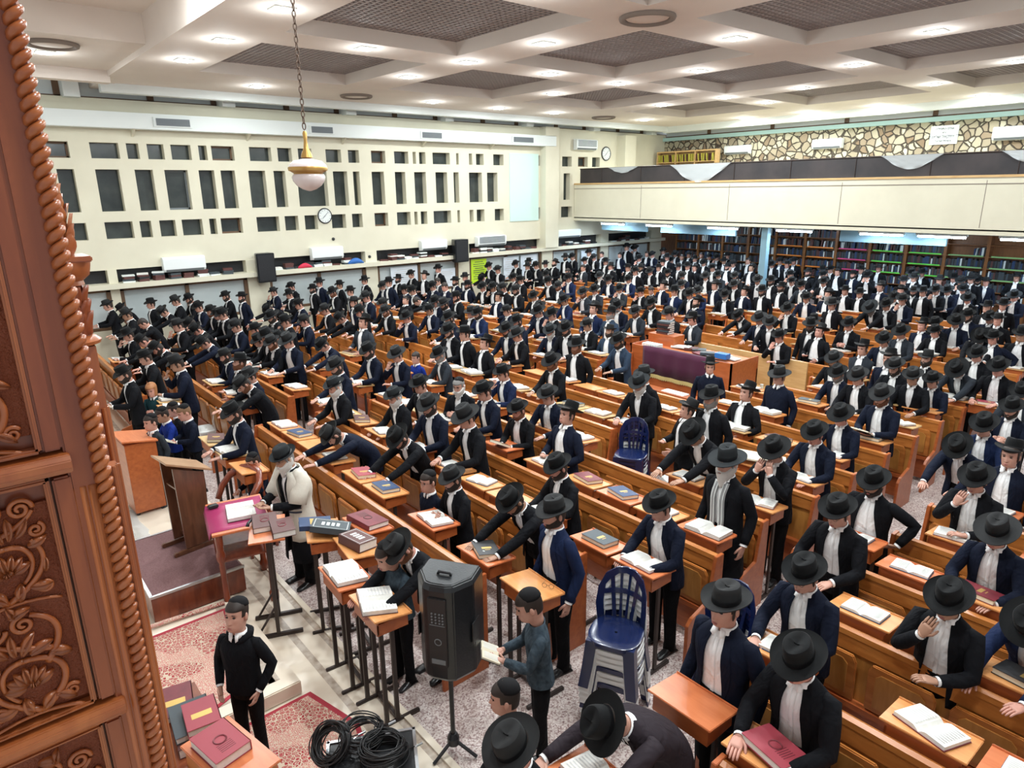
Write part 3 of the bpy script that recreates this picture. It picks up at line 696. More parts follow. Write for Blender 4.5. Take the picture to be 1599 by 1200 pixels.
# x, y, yaw(deg), size, pose, jacket style, jacket cloth, beard, headwear, skin, hair, glasses, extra, label
PEOPLE = [
(2.60,6.92,190,1.000,'hold','L','jk','w','w','skin','hair',1,'T','rabbi in black hat and cream prayer shawl reading at the purple-covered table'),
(3.77,7.76,177,1.010,'low','o','jn','s','h','skin','hair',0,'','man in navy jacket bent low over books on the first pew row'),
(4.13,6.84,188,1.000,'lean','o','jk','s','h','skin','hair',0,'','man in black jacket leaning both hands on a bare desk, first pew row'),
(3.71,5.84,188,0.806,'stand#','w','jn','0','k','skin','hair',1,'','schoolboy with glasses in navy sweater beside a man with clasped hands'),
(3.82,5.46,177,0.908,'clasp','o','jk','d','h','skin','hair',0,'','man in black hat with clasped hands above an open book, beside the schoolboy'),
(4.05,4.56,180,1.000,'lean','o','jk','s','h','skin','hair',0,'','man in black jacket leaning on a desk behind the loudspeaker'),
(3.82,3.93,171,1.010,'stand','H','jb','s','h','skin','hair',0,'','man in open navy jacket and white shirt standing behind an empty desk'),
(4.78,4.80,172,0.963,'read','o','jk','d','h','skin','hair',0,'','bearded man in black jacket looking down behind the man in open navy jacket'),
(5.75,5.79,177,1.019,'up','H','jn','0','b','skin','hair',0,'','bareheaded-looking young man in navy suit with eyes closed and hat pushed back'),
(5.75,6.63,188,0.951,'hold','o','jk','r','h','skin','hair',0,'','red-bearded man in black jacket holding a burgundy book'),
(4.78,3.45,175,0.987,'read','H','jn','0','h','skin','hair',0,'','young man in navy jacket bowing by a thick open book'),
(6.66,4.30,176,1.078,'lean','o','jk','0','h','skin2','hair',0,'','older man with tanned face leaning on a desk, white shirt open'),
(7.37,5.12,150,0.937,'up','o','jk','0','b','skin','hair',0,'','young man in tilted hat in front of the white chair back'),
(7.68,4.91,175,1.041,'stand','o','jk','g','h','skin','hair',0,'','man with greying full beard in black suit by the white chair back'),
(5.75,3.43,176,1.079,'stand','L','jk','w','h','skin','hair',1,'','old man with white beard, long black coat and striped scarf'),
(8.50,4.92,172,0.971,'up','o','jk','0','b','skin','hair',0,'','youth in navy-black suit looking up, bench end in front of pulpit side'),
(6.71,3.41,176,1.018,'cover','o','jk','0','h','skin','hair',0,'','man in black suit wiping his face with a tissue'),
(9.61,6.25,215,0.939,'stand','w','jn','0','b','skin','hair',0,'','young man in black sweater and navy jacket in front of the purple cloth'),
(9.61,4.99,174,0.993,'stand','w','jn','0','h','skin','hair',0,'','young man in navy jacket over black sweater right of the pulpit'),
(9.61,3.46,173,1.024,'hold','o','jn','r','h','skin','hair',0,'','red-bearded man in navy suit holding a desk edge at the bench end'),
(8.64,3.56,176,0.973,'read','o','jn','0','h','skin','hair',0,'','young man in dark navy suit looking down beside the large tan folio'),
(7.68,3.43,176,0.990,'read','o','jn','0','h','skin','hair',1,'','young man with glasses in navy jacket reading below the tan folio'),
(11.54,3.47,175,0.932,'read','o','jn','0','h','skin','hair',0,'','young man in navy jacket with open book at the aisle bench end'),
(10.57,2.21,176,0.967,'clasp','o','jn','d','h','skin','hair',0,'','dark-bearded man in navy suit with raised hand at the right edge'),
(9.35,2.18,177,1.011,'read','o','jb','0','h','skin','hair',1,'','young man with glasses in bright navy jacket, right block'),
(8.77,2.21,176,1.000,'lean','o','jn','0','h','skin','hair',1,'','young man with glasses leaning over an open book, right block'),
(8.40,1.69,177,1.008,'stand','o','jn','0','b','skin','hair',0,'','young man in navy suit and tipped back hat at the right edge'),
(7.45,1.71,174,1.020,'face','o','jk','0','h','skin','hair',0,'','man hiding his face under a wide hat, fist to chin'),
(6.71,2.38,177,0.990,'hips','H','jk','d','h','skin2','hair',0,'','dark-bearded man in white shirt with hand on hip and open black jacket'),
(5.75,2.27,177,1.033,'read','o','jk','0','h','skin','hair',1,'','young man with glasses in black suit looking down, front of the hand-on-hip man'),
(6.50,1.27,176,0.988,'read','o','jn','0','h','skin','hair',0,'','man in navy jacket under a very wide hat seen from above, right edge'),
(4.60,1.98,177,1.021,'read','o','jn','0','h','skin','hair',1,'','young man with glasses in navy jacket, hat seen from above, by bench end'),
(5.06,1.18,177,1.000,'face','o','jk','0','h','skin','hair',1,'','young man with glasses in black suit pinching his nose above an open book'),
(3.65,1.53,177,1.027,'read','o','jk','0','h','skin','hair',1,'','young man with glasses in black suit over a crimson book, bottom right'),
(3.65,2.09,176,1.058,'stand','o','jn','0','h','skin','hair',0,'Z','man in dark vest and navy jacket, face hidden under a wide hat'),
(2.79,2.10,171,1.000,'low','c','jp','0','h','skin','hair',0,'','man in plum-black jacket bent forward at the bottom edge, hat foremost'),
(1.94,2.23,188,0.979,'read','o','jk','0','h','skin','hair',0,'','person in black hat at the bottom edge reading a cream book'),
(2.99,3.26,145,0.852,'hold#','w','plaid','0','k','skin','hair',0,'','boy in blue-grey plaid shirt and black skullcap holding an open book'),
(2.28,2.77,140,0.778,'stand#','w','jk','0','k','skin','hair',0,'','boy in black skullcap with white collar below the loudspeaker'),
(2.80,4.61,184,0.959,'lean','o','jk','r','h','skin','hair',0,'','man in wide black hat leaning over a small desk behind the loudspeaker'),
(2.59,4.71,190,0.843,'read#','w','plaid','0','k','skin','hair',0,'','youth with patterned shirt and skullcap next to the small desks'),
(1.21,4.71,220,0.820,'look#','w','jk','0','k','skin','hair',0,'','boy in black hooded top and skullcap looking up at the camera on the rug'),
(2.65,8.20,192,0.703,'read#','w','jn','0','k','skin','hair',0,'','boy in navy jumper bent over a small book by the round chair back'),
(1.91,10.23,200,0.789,'stand#','H','jg','0','k','skin','hair',0,'','boy in grey blazer and cream waistcoat by the red-brown stand'),
(2.20,10.60,188,0.776,'read#','w','jr','0','k','skin','hair',0,'','boy in bright blue top and skullcap just behind the blazer boy'),
(2.40,10.83,172,0.757,'hold#','w','jk','0','k','skin','hair',0,'','boy in skullcap behind a raised white book'),
(2.44,10.37,188,0.796,'hold#','w','jn','0','k','skin','hair_l',0,'','fair-haired boy in navy jumper reading a small open book'),
(2.35,12.13,235,0.782,'clasp#','w','jt','0','l','skin','hair_b',0,'','child with strawberry blond hair in dark green jumper'),
(2.06,12.12,185,1.000,'hold','o','jk','d','h','skin','hair',0,'','bearded man in open black jacket and white shirt nearest the carved column'),
(2.85,12.07,172,1.032,'face','o','jn','0','h','skin','hair',0,'','young man in navy jacket with fist to his mouth, near the pew end'),
(2.73,8.89,184,1.000,'read','o','jn','d','h','skin','hair',0,'','dark-bearded man in navy jacket with both hands on an open book'),
(3.55,10.55,180,1.000,'lean','o','jk','r','h','skin','hair',0,'','red-bearded man in black, leaning forward, second bench line, sixth from left'),
(3.64,10.93,188,0.950,'face','o','jn','0','h','skin','hair',0,'','clean-shaven man in navy, hand to face, second bench line, eighth from left'),
(3.62,11.63,177,1.000,'up','o','jk','r','h','skin','hair',0,'','red-bearded man in black, head raised, second bench line, seventh from left'),
(3.82,12.61,177,0.958,'read','o','jn','d','h','skin','hair',0,'','dark-bearded man in navy, head bowed, second bench line, fifth from left'),
(4.94,12.44,200,1.050,'read','H','jn','0','h','skin','hair',0,'','clean-shaven man in navy, head bowed, third bench line, thirteenth from left'),
(4.78,12.83,192,1.003,'read','o','jk','r','h','skin','hair',0,'','red-bearded man in black, head bowed, third bench line, eleventh from left'),
(4.78,13.56,184,0.953,'read','o','jk','0','h','skin','hair',0,'','clean-shaven man in black, head bowed, third bench line, ninth from left'),
(5.70,12.31,188,1.009,'lean','o','jn','0','h','skin','hair',0,'','clean-shaven man in navy, leaning forward, fourth bench line, fourth from left'),
(4.78,10.05,188,1.037,'read','o','jn','d','h','skin','hair',0,'','dark-bearded man in navy, head bowed, third bench line, fifteenth from left'),
(4.31,9.15,184,1.000,'read','o','jk','w','h','skin','hair',0,'','white-bearded old man in black coat with hands held over a desk'),
(4.78,8.21,184,0.972,'read','c','jk','w','h','skin','hair',0,'','stooped white-bearded man with hat brim over his face'),
(4.78,7.32,192,1.028,'read','o','jn','d','h','skin','hair',0,'','bearded man in navy suit with a blue and white book on his desk'),
(4.78,6.45,177,1.056,'read','o','jk','0','h','skin','hair',0,'','thin young man in black suit looking down behind the clasped-hands man'),
(5.75,7.34,177,1.020,'read','o','jn','0','h','skin','hair',0,'','clean-shaven man in navy, head bowed, fourth bench line, ninth from left'),
(5.31,8.38,192,1.000,'read','o','jk','0','h','skin','hair',0,'','clean-shaven man in black, head bowed, fourth bench line, seventh from left'),
(5.75,8.05,205,0.977,'clasp','c','jk','w','k','skin','hair_g',1,'','white-bearded grandfather in skullcap with clasped hands'),
(6.71,8.11,177,0.979,'face','o','jb','0','h','skin','hair',0,'','clean-shaven man in bright navy, hand to face, fifth bench line, sixth from left'),
(6.36,6.67,188,1.000,'read','o','jn','0','h','skin','hair',0,'','clean-shaven man in navy, head bowed, fifth bench line, seventh from left'),
(5.75,10.74,184,1.028,'read','o','jn','d','h','skin','hair',0,'','dark-bearded man in navy, head bowed, fourth bench line, fifth from left'),
(6.03,10.28,192,1.000,'face','o','jn','0','h','skin','hair',0,'','clean-shaven man in navy, hand to face, fourth bench line, sixth from left'),
(6.80,10.98,195,0.778,'stand#','w','jr','0','n','skin','hair',0,'','bareheaded boy in bright blue sweater between the pews'),
(6.71,9.88,172,0.976,'read','o','jg','g','h','skin','hair',0,'','grey-bearded man in dark grey coat beside the boy in bright blue'),
(7.68,10.99,192,1.067,'read','o','jk','s','h','skin','hair',1,'','short-bearded man in black, head bowed, sixth bench line, fifth from left'),
(7.68,10.51,172,1.057,'stand','o','jk','0','h','skin','hair',0,'','clean-shaven man in black, upright, sixth bench line, sixth from left'),
(7.68,9.97,177,0.989,'up','o','jk','0','b','skin','hair',1,'','clean-shaven man in black, head raised, sixth bench line, seventh from left'),
(8.81,10.53,188,1.025,'read','o','jn','d','h','skin','hair',0,'','dark-bearded man in navy, head bowed, seventh bench line, ninth from left'),
(8.64,9.97,172,1.024,'read','o','jk','0','h','skin','hair',1,'','clean-shaven old man in black coat with both hands on a lone desk'),
(9.61,12.53,180,1.014,'read','o','jb','d','h','skin','hair',0,'','dark-bearded man in bright navy, head bowed, eighth bench line, fifth from left'),
(10.57,14.75,172,1.032,'clasp','o','jk','s','h','skin','hair',0,'','short-bearded man in black, hands clasped, ninth bench line, fifth from left'),
(12.50,17.58,180,1.012,'stand','o','jn','d','h','skin','hair',0,'','dark-bearded man in navy, upright, eleventh bench line, second from left'),
(13.47,18.38,184,0.997,'stand','o','jk','0','h','skin','hair',0,'','clean-shaven man in black, upright, twelfth bench line, first from left'),
(12.50,16.94,188,0.976,'stand','o','jn','d','h','skin','hair',0,'','dark-bearded man in navy, upright, eleventh bench line, third from left'),
(15.35,19.64,192,0.975,'low','o','jk','0','h','skin','hair',0,'','clean-shaven man in black, bent low, aisle along the window wall, twenty-first from left'),
(16.05,20.27,184,1.019,'read','o','jk','0','h','skin','hair',0,'','clean-shaven man in black, head bowed, aisle along the window wall, twenty-second from left'),
(15.40,18.95,192,1.036,'read','o','jk','0','h','skin','hair',0,'','clean-shaven man in black, head bowed, aisle along the window wall, twenty-third from left'),
(17.33,20.20,184,1.009,'read','o','jk','0','h','skin','hair',0,'','clean-shaven man in black, head bowed, aisle along the window wall, twenty-fourth from left'),
(14.71,17.26,184,0.993,'read','o','jk','0','h','skin','hair',0,'','clean-shaven man in black, head bowed, thirteenth bench line, first from left'),
(12.50,16.11,192,1.002,'read','o','jk','0','h','skin','hair',0,'','clean-shaven man in black, head bowed, eleventh bench line, fourth from left'),
(12.50,15.61,188,1.025,'face','o','jk','0','h','skin','hair',0,'','clean-shaven man in black, hand to face, eleventh bench line, fifth from left'),
(11.54,14.30,184,0.981,'up','o','jn','0','b','skin','hair',1,'','clean-shaven man in navy, head raised, tenth bench line, third from left'),
(12.50,15.10,177,1.046,'read','o','jk','0','h','skin','hair',0,'','clean-shaven man in black, head bowed, eleventh bench line, sixth from left'),
(12.50,14.53,180,1.046,'read','o','jk','d','h','skin','hair',0,'','dark-bearded man in black, head bowed, eleventh bench line, seventh from left'),
(14.43,16.58,172,0.988,'face','o','jk','0','h','skin','hair',0,'','clean-shaven man in black, hand to face, thirteenth bench line, second from left'),
(10.57,12.62,172,0.969,'read','o','jn','0','h','skin','hair',0,'','clean-shaven man in navy, head bowed, ninth bench line, sixth from left'),
(9.61,11.10,177,1.017,'read','o','jn','d','h','skin','hair',0,'','dark-bearded man in navy, head bowed, eighth bench line, sixth from left'),
(9.61,12.91,184,0.978,'stand','o','jk','0','h','skin','hair',1,'','clean-shaven man in black, upright, eighth bench line, fourth from left'),
(9.09,18.07,177,1.000,'stand','o','jk','0','h','skin','hair',0,'','clean-shaven man in black, upright, seventh bench line, second from left'),
(10.57,19.96,180,1.003,'stand','o','jk','0','h','skin','hair',0,'','clean-shaven man in black, upright, aisle along the window wall, fifteenth from left'),
(10.77,19.07,192,0.948,'read','o','jn','0','h','skin','hair',0,'','clean-shaven man in navy, head bowed, aisle along the window wall, sixteenth from left'),
(10.57,18.40,184,1.057,'stand','o','jn','0','h','skin','hair',0,'','clean-shaven man in navy, upright, ninth bench line, first from left'),
(11.54,19.58,192,0.995,'up','o','jk','d','h','skin','hair',0,'','dark-bearded man in black, head raised, aisle along the window wall, seventeenth from left'),
(12.50,20.10,180,1.028,'read','o','jk','0','h','skin','hair',0,'','clean-shaven man in black, head bowed, aisle along the window wall, eighteenth from left'),
(12.50,19.47,210,1.013,'up','o','jk','0','b','skin','hair',0,'','clean-shaven man in black, head raised, aisle along the window wall, nineteenth from left'),
(13.68,20.28,184,1.066,'stand','o','jk','0','h','skin','hair',0,'','clean-shaven man in black, upright, aisle along the window wall, twentieth from left'),
(10.57,17.41,188,0.993,'read','o','jn','0','h','skin','hair',0,'','clean-shaven man in navy, head bowed, ninth bench line, second from left'),
(10.57,16.94,184,1.008,'read','o','jn','0','h','skin','hair',0,'','clean-shaven man in navy, head bowed, ninth bench line, third from left'),
(11.54,17.36,188,0.999,'read','o','jn','0','h','skin','hair',0,'','clean-shaven man in navy, head bowed, tenth bench line, first from left'),
(12.50,18.49,180,0.968,'read','o','jg','0','n','skin','hair',0,'','clean-shaven hatless man in charcoal grey, head bowed, eleventh bench line, first from left'),
(11.54,16.70,188,1.033,'read','o','jn','0','n','skin','hair',0,'','clean-shaven hatless man in navy, head bowed, tenth bench line, second from left'),
(8.64,16.20,188,1.065,'face','o','jn','0','h','skin','hair',0,'','clean-shaven man in navy, hand to face, seventh bench line, fourth from left'),
(8.22,16.18,184,1.000,'stand','o','jn','0','h','skin','hair',0,'','clean-shaven man in navy, upright, seventh bench line, third from left'),
(9.61,15.97,188,0.945,'up','w','jk','0','k','skin','hair',0,'','clean-shaven hatless man in black, head raised, eighth bench line, first from left'),
(10.52,16.36,177,1.016,'low','o','jk','0','n','skin','hair',0,'','clean-shaven hatless man in black, bent low, ninth bench line, fourth from left'),
(8.64,15.26,180,1.021,'read','o','jk','0','h','skin','hair',0,'','clean-shaven man in black, head bowed, seventh bench line, fifth from left'),
(9.61,14.34,192,1.057,'read','o','jn','0','h','skin','hair',0,'','clean-shaven man in navy, head bowed, eighth bench line, second from left'),
(9.61,13.89,172,1.049,'read','o','jn','d','h','skin','hair',0,'','dark-bearded man in navy, head bowed, eighth bench line, third from left'),
(7.53,14.40,180,1.050,'read','o','jk','0','h','skin','hair',0,'','clean-shaven man in black, head bowed, sixth bench line, third from left'),
(8.23,14.45,188,1.000,'read','o','jk','r','h','skin','hair',0,'','red-bearded man in black, head bowed, seventh bench line, sixth from left'),
(8.13,13.36,192,1.000,'face','o','jn','0','h','skin','hair',0,'','clean-shaven man in navy, hand to face, sixth bench line, fourth from left'),
(9.10,13.86,192,1.000,'read','o','jn','0','h','skin','hair',0,'','clean-shaven man in navy, head bowed, seventh bench line, seventh from left'),
(8.64,12.32,177,1.036,'read','o','jn','d','h','skin','hair',0,'','dark-bearded man in navy, head bowed, seventh bench line, eighth from left'),
(6.71,12.95,192,1.062,'up','o','jg','0','b','skin','hair',0,'','young man in charcoal suit with head raised, centre of the rows'),
(6.17,19.80,180,1.000,'read','o','jk','d','h','skin','hair',0,'','dark-bearded man in black, head bowed, aisle along the window wall, seventh from left'),
(6.34,19.18,188,1.000,'stand','o','jn','d','h','skin','hair',0,'','dark-bearded man in navy, upright, aisle along the window wall, eighth from left'),
(4.99,16.37,188,1.050,'read','o','jk','0','h','skin','hair',0,'','clean-shaven man in black, head bowed, third bench line, sixth from left'),
(4.78,14.85,188,1.027,'read','o','jn','0','h','skin','hair',0,'','clean-shaven man in navy, head bowed, third bench line, seventh from left'),
(5.03,14.34,172,1.000,'read','o','jk','0','h','skin','hair',0,'','clean-shaven man in black, head bowed, third bench line, eighth from left'),
(4.78,13.07,192,1.071,'read','o','jk','0','h','skin','hair',0,'','clean-shaven man in black, head bowed, third bench line, tenth from left'),
(6.92,18.27,192,1.000,'low','o','jk','0','h','skin','hair',0,'','clean-shaven man in black, bent low, fifth bench line, first from left'),
(7.68,20.21,177,0.949,'face','o','jn','0','h','skin','hair',0,'','clean-shaven man in navy, hand to face, aisle along the window wall, ninth from left'),
(5.75,15.31,192,1.039,'read','o','jk','d','h','skin','hair',0,'','dark-bearded man in black, head bowed, fourth bench line, first from left'),
(8.28,20.26,188,1.007,'read','o','jk','0','h','skin','hair',0,'','clean-shaven man in black, head bowed, aisle along the window wall, eleventh from left'),
(7.68,19.02,180,0.981,'clasp','o','jk','0','h','skin','hair',0,'','clean-shaven man in black, hands clasped, aisle along the window wall, tenth from left'),
(7.10,16.94,180,1.000,'read','o','jn','0','h','skin','hair',0,'','clean-shaven man in navy, head bowed, fifth bench line, second from left'),
(6.18,14.54,172,1.000,'face','o','jn','0','h','skin','hair',0,'','clean-shaven man in navy, hand to face, fourth bench line, third from left'),
(5.75,14.52,172,1.033,'face','o','jk','0','h','skin','hair',0,'','clean-shaven man in black, hand to face, fourth bench line, second from left'),
(8.64,19.66,184,0.970,'stand','o','jk','d','h','skin','hair',0,'','dark-bearded man in black, upright, aisle along the window wall, twelfth from left'),
(9.12,20.22,192,1.029,'stand','o','jn','0','h','skin','hair',0,'','clean-shaven man in navy, upright, aisle along the window wall, thirteenth from left'),
(8.64,18.15,184,1.017,'read','o','jk','r','h','skin','hair',0,'','red-bearded man in black, head bowed, seventh bench line, first from left'),
(9.61,19.81,172,0.978,'stand','o','jk','0','h','skin','hair',0,'','clean-shaven man in black, upright, aisle along the window wall, fourteenth from left'),
(7.24,15.67,180,1.000,'read','o','jk','0','h','skin','hair',0,'','clean-shaven man in black, head bowed, sixth bench line, first from left'),
(7.33,14.77,172,1.000,'lean','o','jk','0','h','skin','hair',0,'','clean-shaven man in black, leaning forward, sixth bench line, second from left'),
(5.15,13.45,184,0.970,'read','o','jk','0','h','skin','hair',0,'','clean-shaven man in black, head bowed, third bench line, twelfth from left'),
(3.29,20.22,177,1.010,'read','o','jk','0','h','skin','hair',0,'','clean-shaven man in black, head bowed, aisle along the window wall, first from left'),
(3.73,20.22,172,0.989,'lean','o','jk','0','h','skin','hair',0,'','clean-shaven man in black, leaning forward, aisle along the window wall, second from left'),
(3.33,18.12,180,1.030,'read','o','jk','0','h','skin','hair',0,'','clean-shaven man in black, head bowed, first bench line, first from left'),
(3.49,18.46,184,1.000,'lean','o','jk','0','h','skin','hair',0,'','clean-shaven man in black, leaning forward, second bench line, first from left'),
(2.85,15.79,184,0.983,'face','o','jk','0','h','skin','hair',0,'','clean-shaven man in black, hand to face, first bench line, second from left'),
(3.14,15.22,172,1.000,'lean','o','jk','0','h','skin','hair',0,'','clean-shaven man in black, leaning forward, first bench line, third from left'),
(3.62,17.39,172,1.000,'lean','o','jk','0','n','skin','hair',0,'','clean-shaven hatless man in black, leaning forward, second bench line, second from left'),
(4.14,19.72,188,1.000,'stand','o','jk','0','h','skin','hair',0,'','clean-shaven man in black, upright, aisle along the window wall, third from left'),
(4.40,18.87,188,1.000,'lean','o','jk','0','h','skin','hair',0,'','clean-shaven man in black, leaning forward, aisle along the window wall, fourth from left'),
(4.78,19.51,172,1.031,'read','o','jk','0','h','skin','hair',0,'','clean-shaven man in black, head bowed, aisle along the window wall, fifth from left'),
(5.25,20.03,184,1.000,'read','o','jk','s','h','skin','hair',0,'','short-bearded man in black, head bowed, aisle along the window wall, sixth from left'),
(5.02,18.39,192,1.000,'read','o','jn','0','h','skin','hair',0,'','clean-shaven man in navy, head bowed, third bench line, third from left'),
(5.06,17.52,188,1.000,'read','o','jk','r','h','skin','hair',0,'','red-bearded man in black, head bowed, third bench line, fourth from left'),
(5.04,16.89,180,1.000,'read','o','jk','0','h','skin','hair',0,'','clean-shaven man in black, head bowed, third bench line, fifth from left'),
(3.82,15.74,188,1.032,'face','o','jk','0','h','skin','hair',0,'','clean-shaven man in black, hand to face, second bench line, third from left'),
(4.45,16.61,180,1.000,'lean','o','jk','0','h','skin','hair',0,'','clean-shaven man in black, leaning forward, third bench line, first from left'),
(4.33,15.77,188,1.000,'lean','o','jk','0','h','skin','hair',0,'','clean-shaven man in black, leaning forward, third bench line, second from left'),
(4.04,14.20,177,1.000,'lean','o','jn','0','h','skin','hair',0,'','clean-shaven man in navy, leaning forward, second bench line, fourth from left'),
(3.19,14.28,172,1.000,'lean','o','jk','d','h','skin','hair',0,'','dark-bearded man in black, leaning forward, first bench line, fifth from left'),
(2.62,13.17,180,1.000,'read','o','jk','0','h','skin','hair',0,'','clean-shaven man in black, head bowed, first bench line, fourth from left'),
(17.93,20.17,172,1.027,'stand','o','jk','0','h','skin','hair',0,'','clean-shaven man in black, upright, aisle along the window wall, twenty-sixth from left'),
(17.33,19.57,172,0.977,'stand','o','jk','0','h','skin','hair',0,'','clean-shaven man in black, upright, aisle along the window wall, twenty-fifth from left'),
(17.33,19.00,172,1.029,'read','H','jk','0','h','skin','hair',0,'','clean-shaven man in black, head bowed, aisle along the window wall, twenty-seventh from left'),
(18.29,19.60,188,0.977,'stand','o','jk','0','h','skin','hair',0,'','clean-shaven man in black, upright, aisle along the window wall, twenty-eighth from left'),
(18.29,19.16,179,1.021,'up','c','jk','d','b','skin','hair',0,'','dark-bearded man in black, head raised, aisle along the window wall, twenty-ninth from left'),
(19.95,20.17,188,1.050,'stand','o','jk','d','h','skin','hair',0,'','dark-bearded man in black, upright, aisle along the window wall, thirtieth from left'),
(20.51,20.24,172,1.042,'read','o','jk','0','h','skin','hair',0,'','clean-shaven man in black, head bowed, aisle along the window wall, thirty-first from left'),
(21.45,20.25,177,1.098,'stand','o','jk','0','h','skin','hair',0,'','clean-shaven man in black, upright, zeroth line under the balcony, first from left'),
(21.19,19.67,184,1.020,'read','o','jk','0','h','skin','hair',0,'','clean-shaven man in black, head bowed, zeroth line under the balcony, second from left'),
(22.20,20.20,180,1.026,'stand','o','jk','0','n','skin','hair',0,'','clean-shaven hatless man in black, upright, first line under the balcony, first from left'),
(20.22,19.27,188,0.998,'read','o','jk','0','h','skin','hair',0,'','clean-shaven man in black, head bowed, aisle along the window wall, thirty-second from left'),
(23.12,19.97,180,0.980,'stand','H','jn','0','n','skin','hair',0,'','clean-shaven hatless man in navy, upright, first line under the balcony, second from left'),
(23.85,20.20,177,1.160,'stand','o','jk','0','h','skin','hair',0,'','clean-shaven man in black, upright, second line under the balcony, first from left'),
(24.43,20.20,192,1.120,'face','o','jk','0','h','skin','hair',0,'','clean-shaven man in black, hand to face, second line under the balcony, second from left'),
(18.29,17.56,172,0.987,'cross','o','jg','0','n','skin','hair',0,'','clean-shaven hatless man in charcoal grey, arms crossed, seventeenth bench line, first from left'),
(17.33,17.31,172,0.977,'read','o','jk','d','n','skin','hair',0,'','dark-bearded hatless man in black, head bowed, sixteenth bench line, first from left'),
(19.26,17.11,180,0.992,'up','o','jk','0','h','skin','hair',0,'','clean-shaven man in black, head raised, eighteenth bench line, first from left'),
(19.26,16.22,180,1.004,'stand','o','jk','0','h','skin','hair',0,'','clean-shaven man in black, upright, eighteenth bench line, second from left'),
(16.36,17.41,180,0.956,'read','o','jk','0','h','skin','hair',0,'','clean-shaven man in black, head bowed, fifteenth bench line, first from left'),
(14.43,15.24,177,1.047,'read','H','jk','0','h','skin','hair',0,'','clean-shaven man in black, head bowed, thirteenth bench line, third from left'),
(15.40,15.37,184,1.045,'face','o','jb','0','h','skin','hair',0,'','clean-shaven man in bright navy, hand to face, fourteenth bench line, first from left'),
(14.43,14.82,184,0.978,'read','o','jg','r','h','skin','hair',0,'','red-bearded man in charcoal grey, head bowed, thirteenth bench line, fourth from left'),
(17.33,15.79,184,0.960,'read','o','jk','w','h','skin','hair',0,'','white-bearded man in black, head bowed, sixteenth bench line, second from left'),
(16.36,14.51,188,1.009,'read','o','jn','0','h','skin','hair',0,'','clean-shaven man in navy, head bowed, fifteenth bench line, second from left'),
(17.33,14.51,184,0.960,'read','o','jb','0','h','skin','hair',0,'','clean-shaven man in bright navy, head bowed, sixteenth bench line, third from left'),
(12.50,13.81,192,0.984,'read','o','jk','0','h','skin','hair',0,'','clean-shaven man in black, head bowed, eleventh bench line, eighth from left'),
(13.47,12.86,188,1.040,'face','o','jg','r','h','skin','hair',0,'','red-bearded man in charcoal grey, hand to face, twelfth bench line, second from left'),
(14.43,13.33,192,1.005,'read','o','jg','0','h','skin','hair',0,'','clean-shaven man in charcoal grey, head bowed, thirteenth bench line, fifth from left'),
(15.40,13.23,188,0.963,'face','o','jg','0','h','skin','hair',0,'','clean-shaven man in charcoal grey, hand to face, fourteenth bench line, second from left'),
(12.50,12.57,172,0.999,'read','o','jb','0','h','skin','hair',0,'','clean-shaven man in bright navy, head bowed, eleventh bench line, ninth from left'),
(11.54,12.51,188,0.968,'read','o','jn','0','h','skin','hair',0,'','clean-shaven man in navy, head bowed, tenth bench line, fourth from left'),
(12.50,10.76,188,1.041,'read','o','jn','0','h','skin','hair',0,'','clean-shaven man in navy, head bowed, eleventh bench line, tenth from left'),
(20.22,18.18,180,1.010,'stand','o','jk','0','h','skin','hair',0,'','clean-shaven man in black, upright, nineteenth bench line, first from left'),
(22.15,18.06,184,1.022,'face','o','jk','0','h','skin','hair',0,'','clean-shaven man in black, hand to face, first line under the balcony, third from left'),
(18.29,15.08,192,1.031,'stand','o','jk','0','h','skin','hair',0,'','clean-shaven man in black, upright, seventeenth bench line, second from left'),
(11.54,10.76,192,1.053,'up','o','jb','0','b','skin','hair',0,'','clean-shaven man in bright navy, head raised, tenth bench line, fifth from left'),
(24.08,19.25,192,1.000,'stand','o','jk','0','n','skin','hair',0,'','clean-shaven hatless man in black, upright, second line under the balcony, third from left'),
(24.08,18.88,177,1.000,'read','o','jn','0','h','skin','hair',0,'','clean-shaven man in navy, head bowed, second line under the balcony, fourth from left'),
(25.05,19.09,180,1.040,'stand','o','jk','0','h','skin','hair',0,'','clean-shaven man in black, upright, second line under the balcony, fifth from left'),
(22.65,17.06,184,1.056,'stand','o','jk','0','h','skin','hair',0,'','clean-shaven man in black, upright, first line under the balcony, fourth from left'),
(25.05,18.40,180,0.993,'face','o','jk','0','h','skin','hair',0,'','clean-shaven man in black, hand to face, second line under the balcony, sixth from left'),
(23.12,17.16,188,0.975,'read','o','jk','0','h','skin','hair',0,'','clean-shaven man in black, head bowed, first line under the balcony, fifth from left'),
(21.19,16.15,180,1.033,'stand','o','jk','0','h','skin','hair',0,'','clean-shaven man in black, upright, zeroth line under the balcony, third from left'),
(24.08,17.38,188,0.986,'stand','o','jk','0','n','skin','hair',0,'','clean-shaven hatless man in black, upright, second line under the balcony, seventh from left'),
(25.05,17.72,180,0.989,'stand','o','jk','0','h','skin','hair',0,'','clean-shaven man in black, upright, second line under the balcony, eighth from left'),
(24.08,16.71,172,0.969,'stand','o','jk','0','h','skin','hair',0,'','clean-shaven man in black, upright, second line under the balcony, ninth from left'),
(25.05,17.07,184,1.007,'stand','o','jk','0','n','skin','hair',0,'','clean-shaven hatless man in black, upright, second line under the balcony, tenth from left'),
(25.05,16.68,188,0.978,'stand','o','jk','0','h','skin','hair',1,'','clean-shaven man in black, upright, second line under the balcony, eleventh from left'),
(25.05,16.29,180,0.988,'face','o','jk','0','h','skin','hair',0,'','clean-shaven man in black, hand to face, second line under the balcony, twelfth from left'),
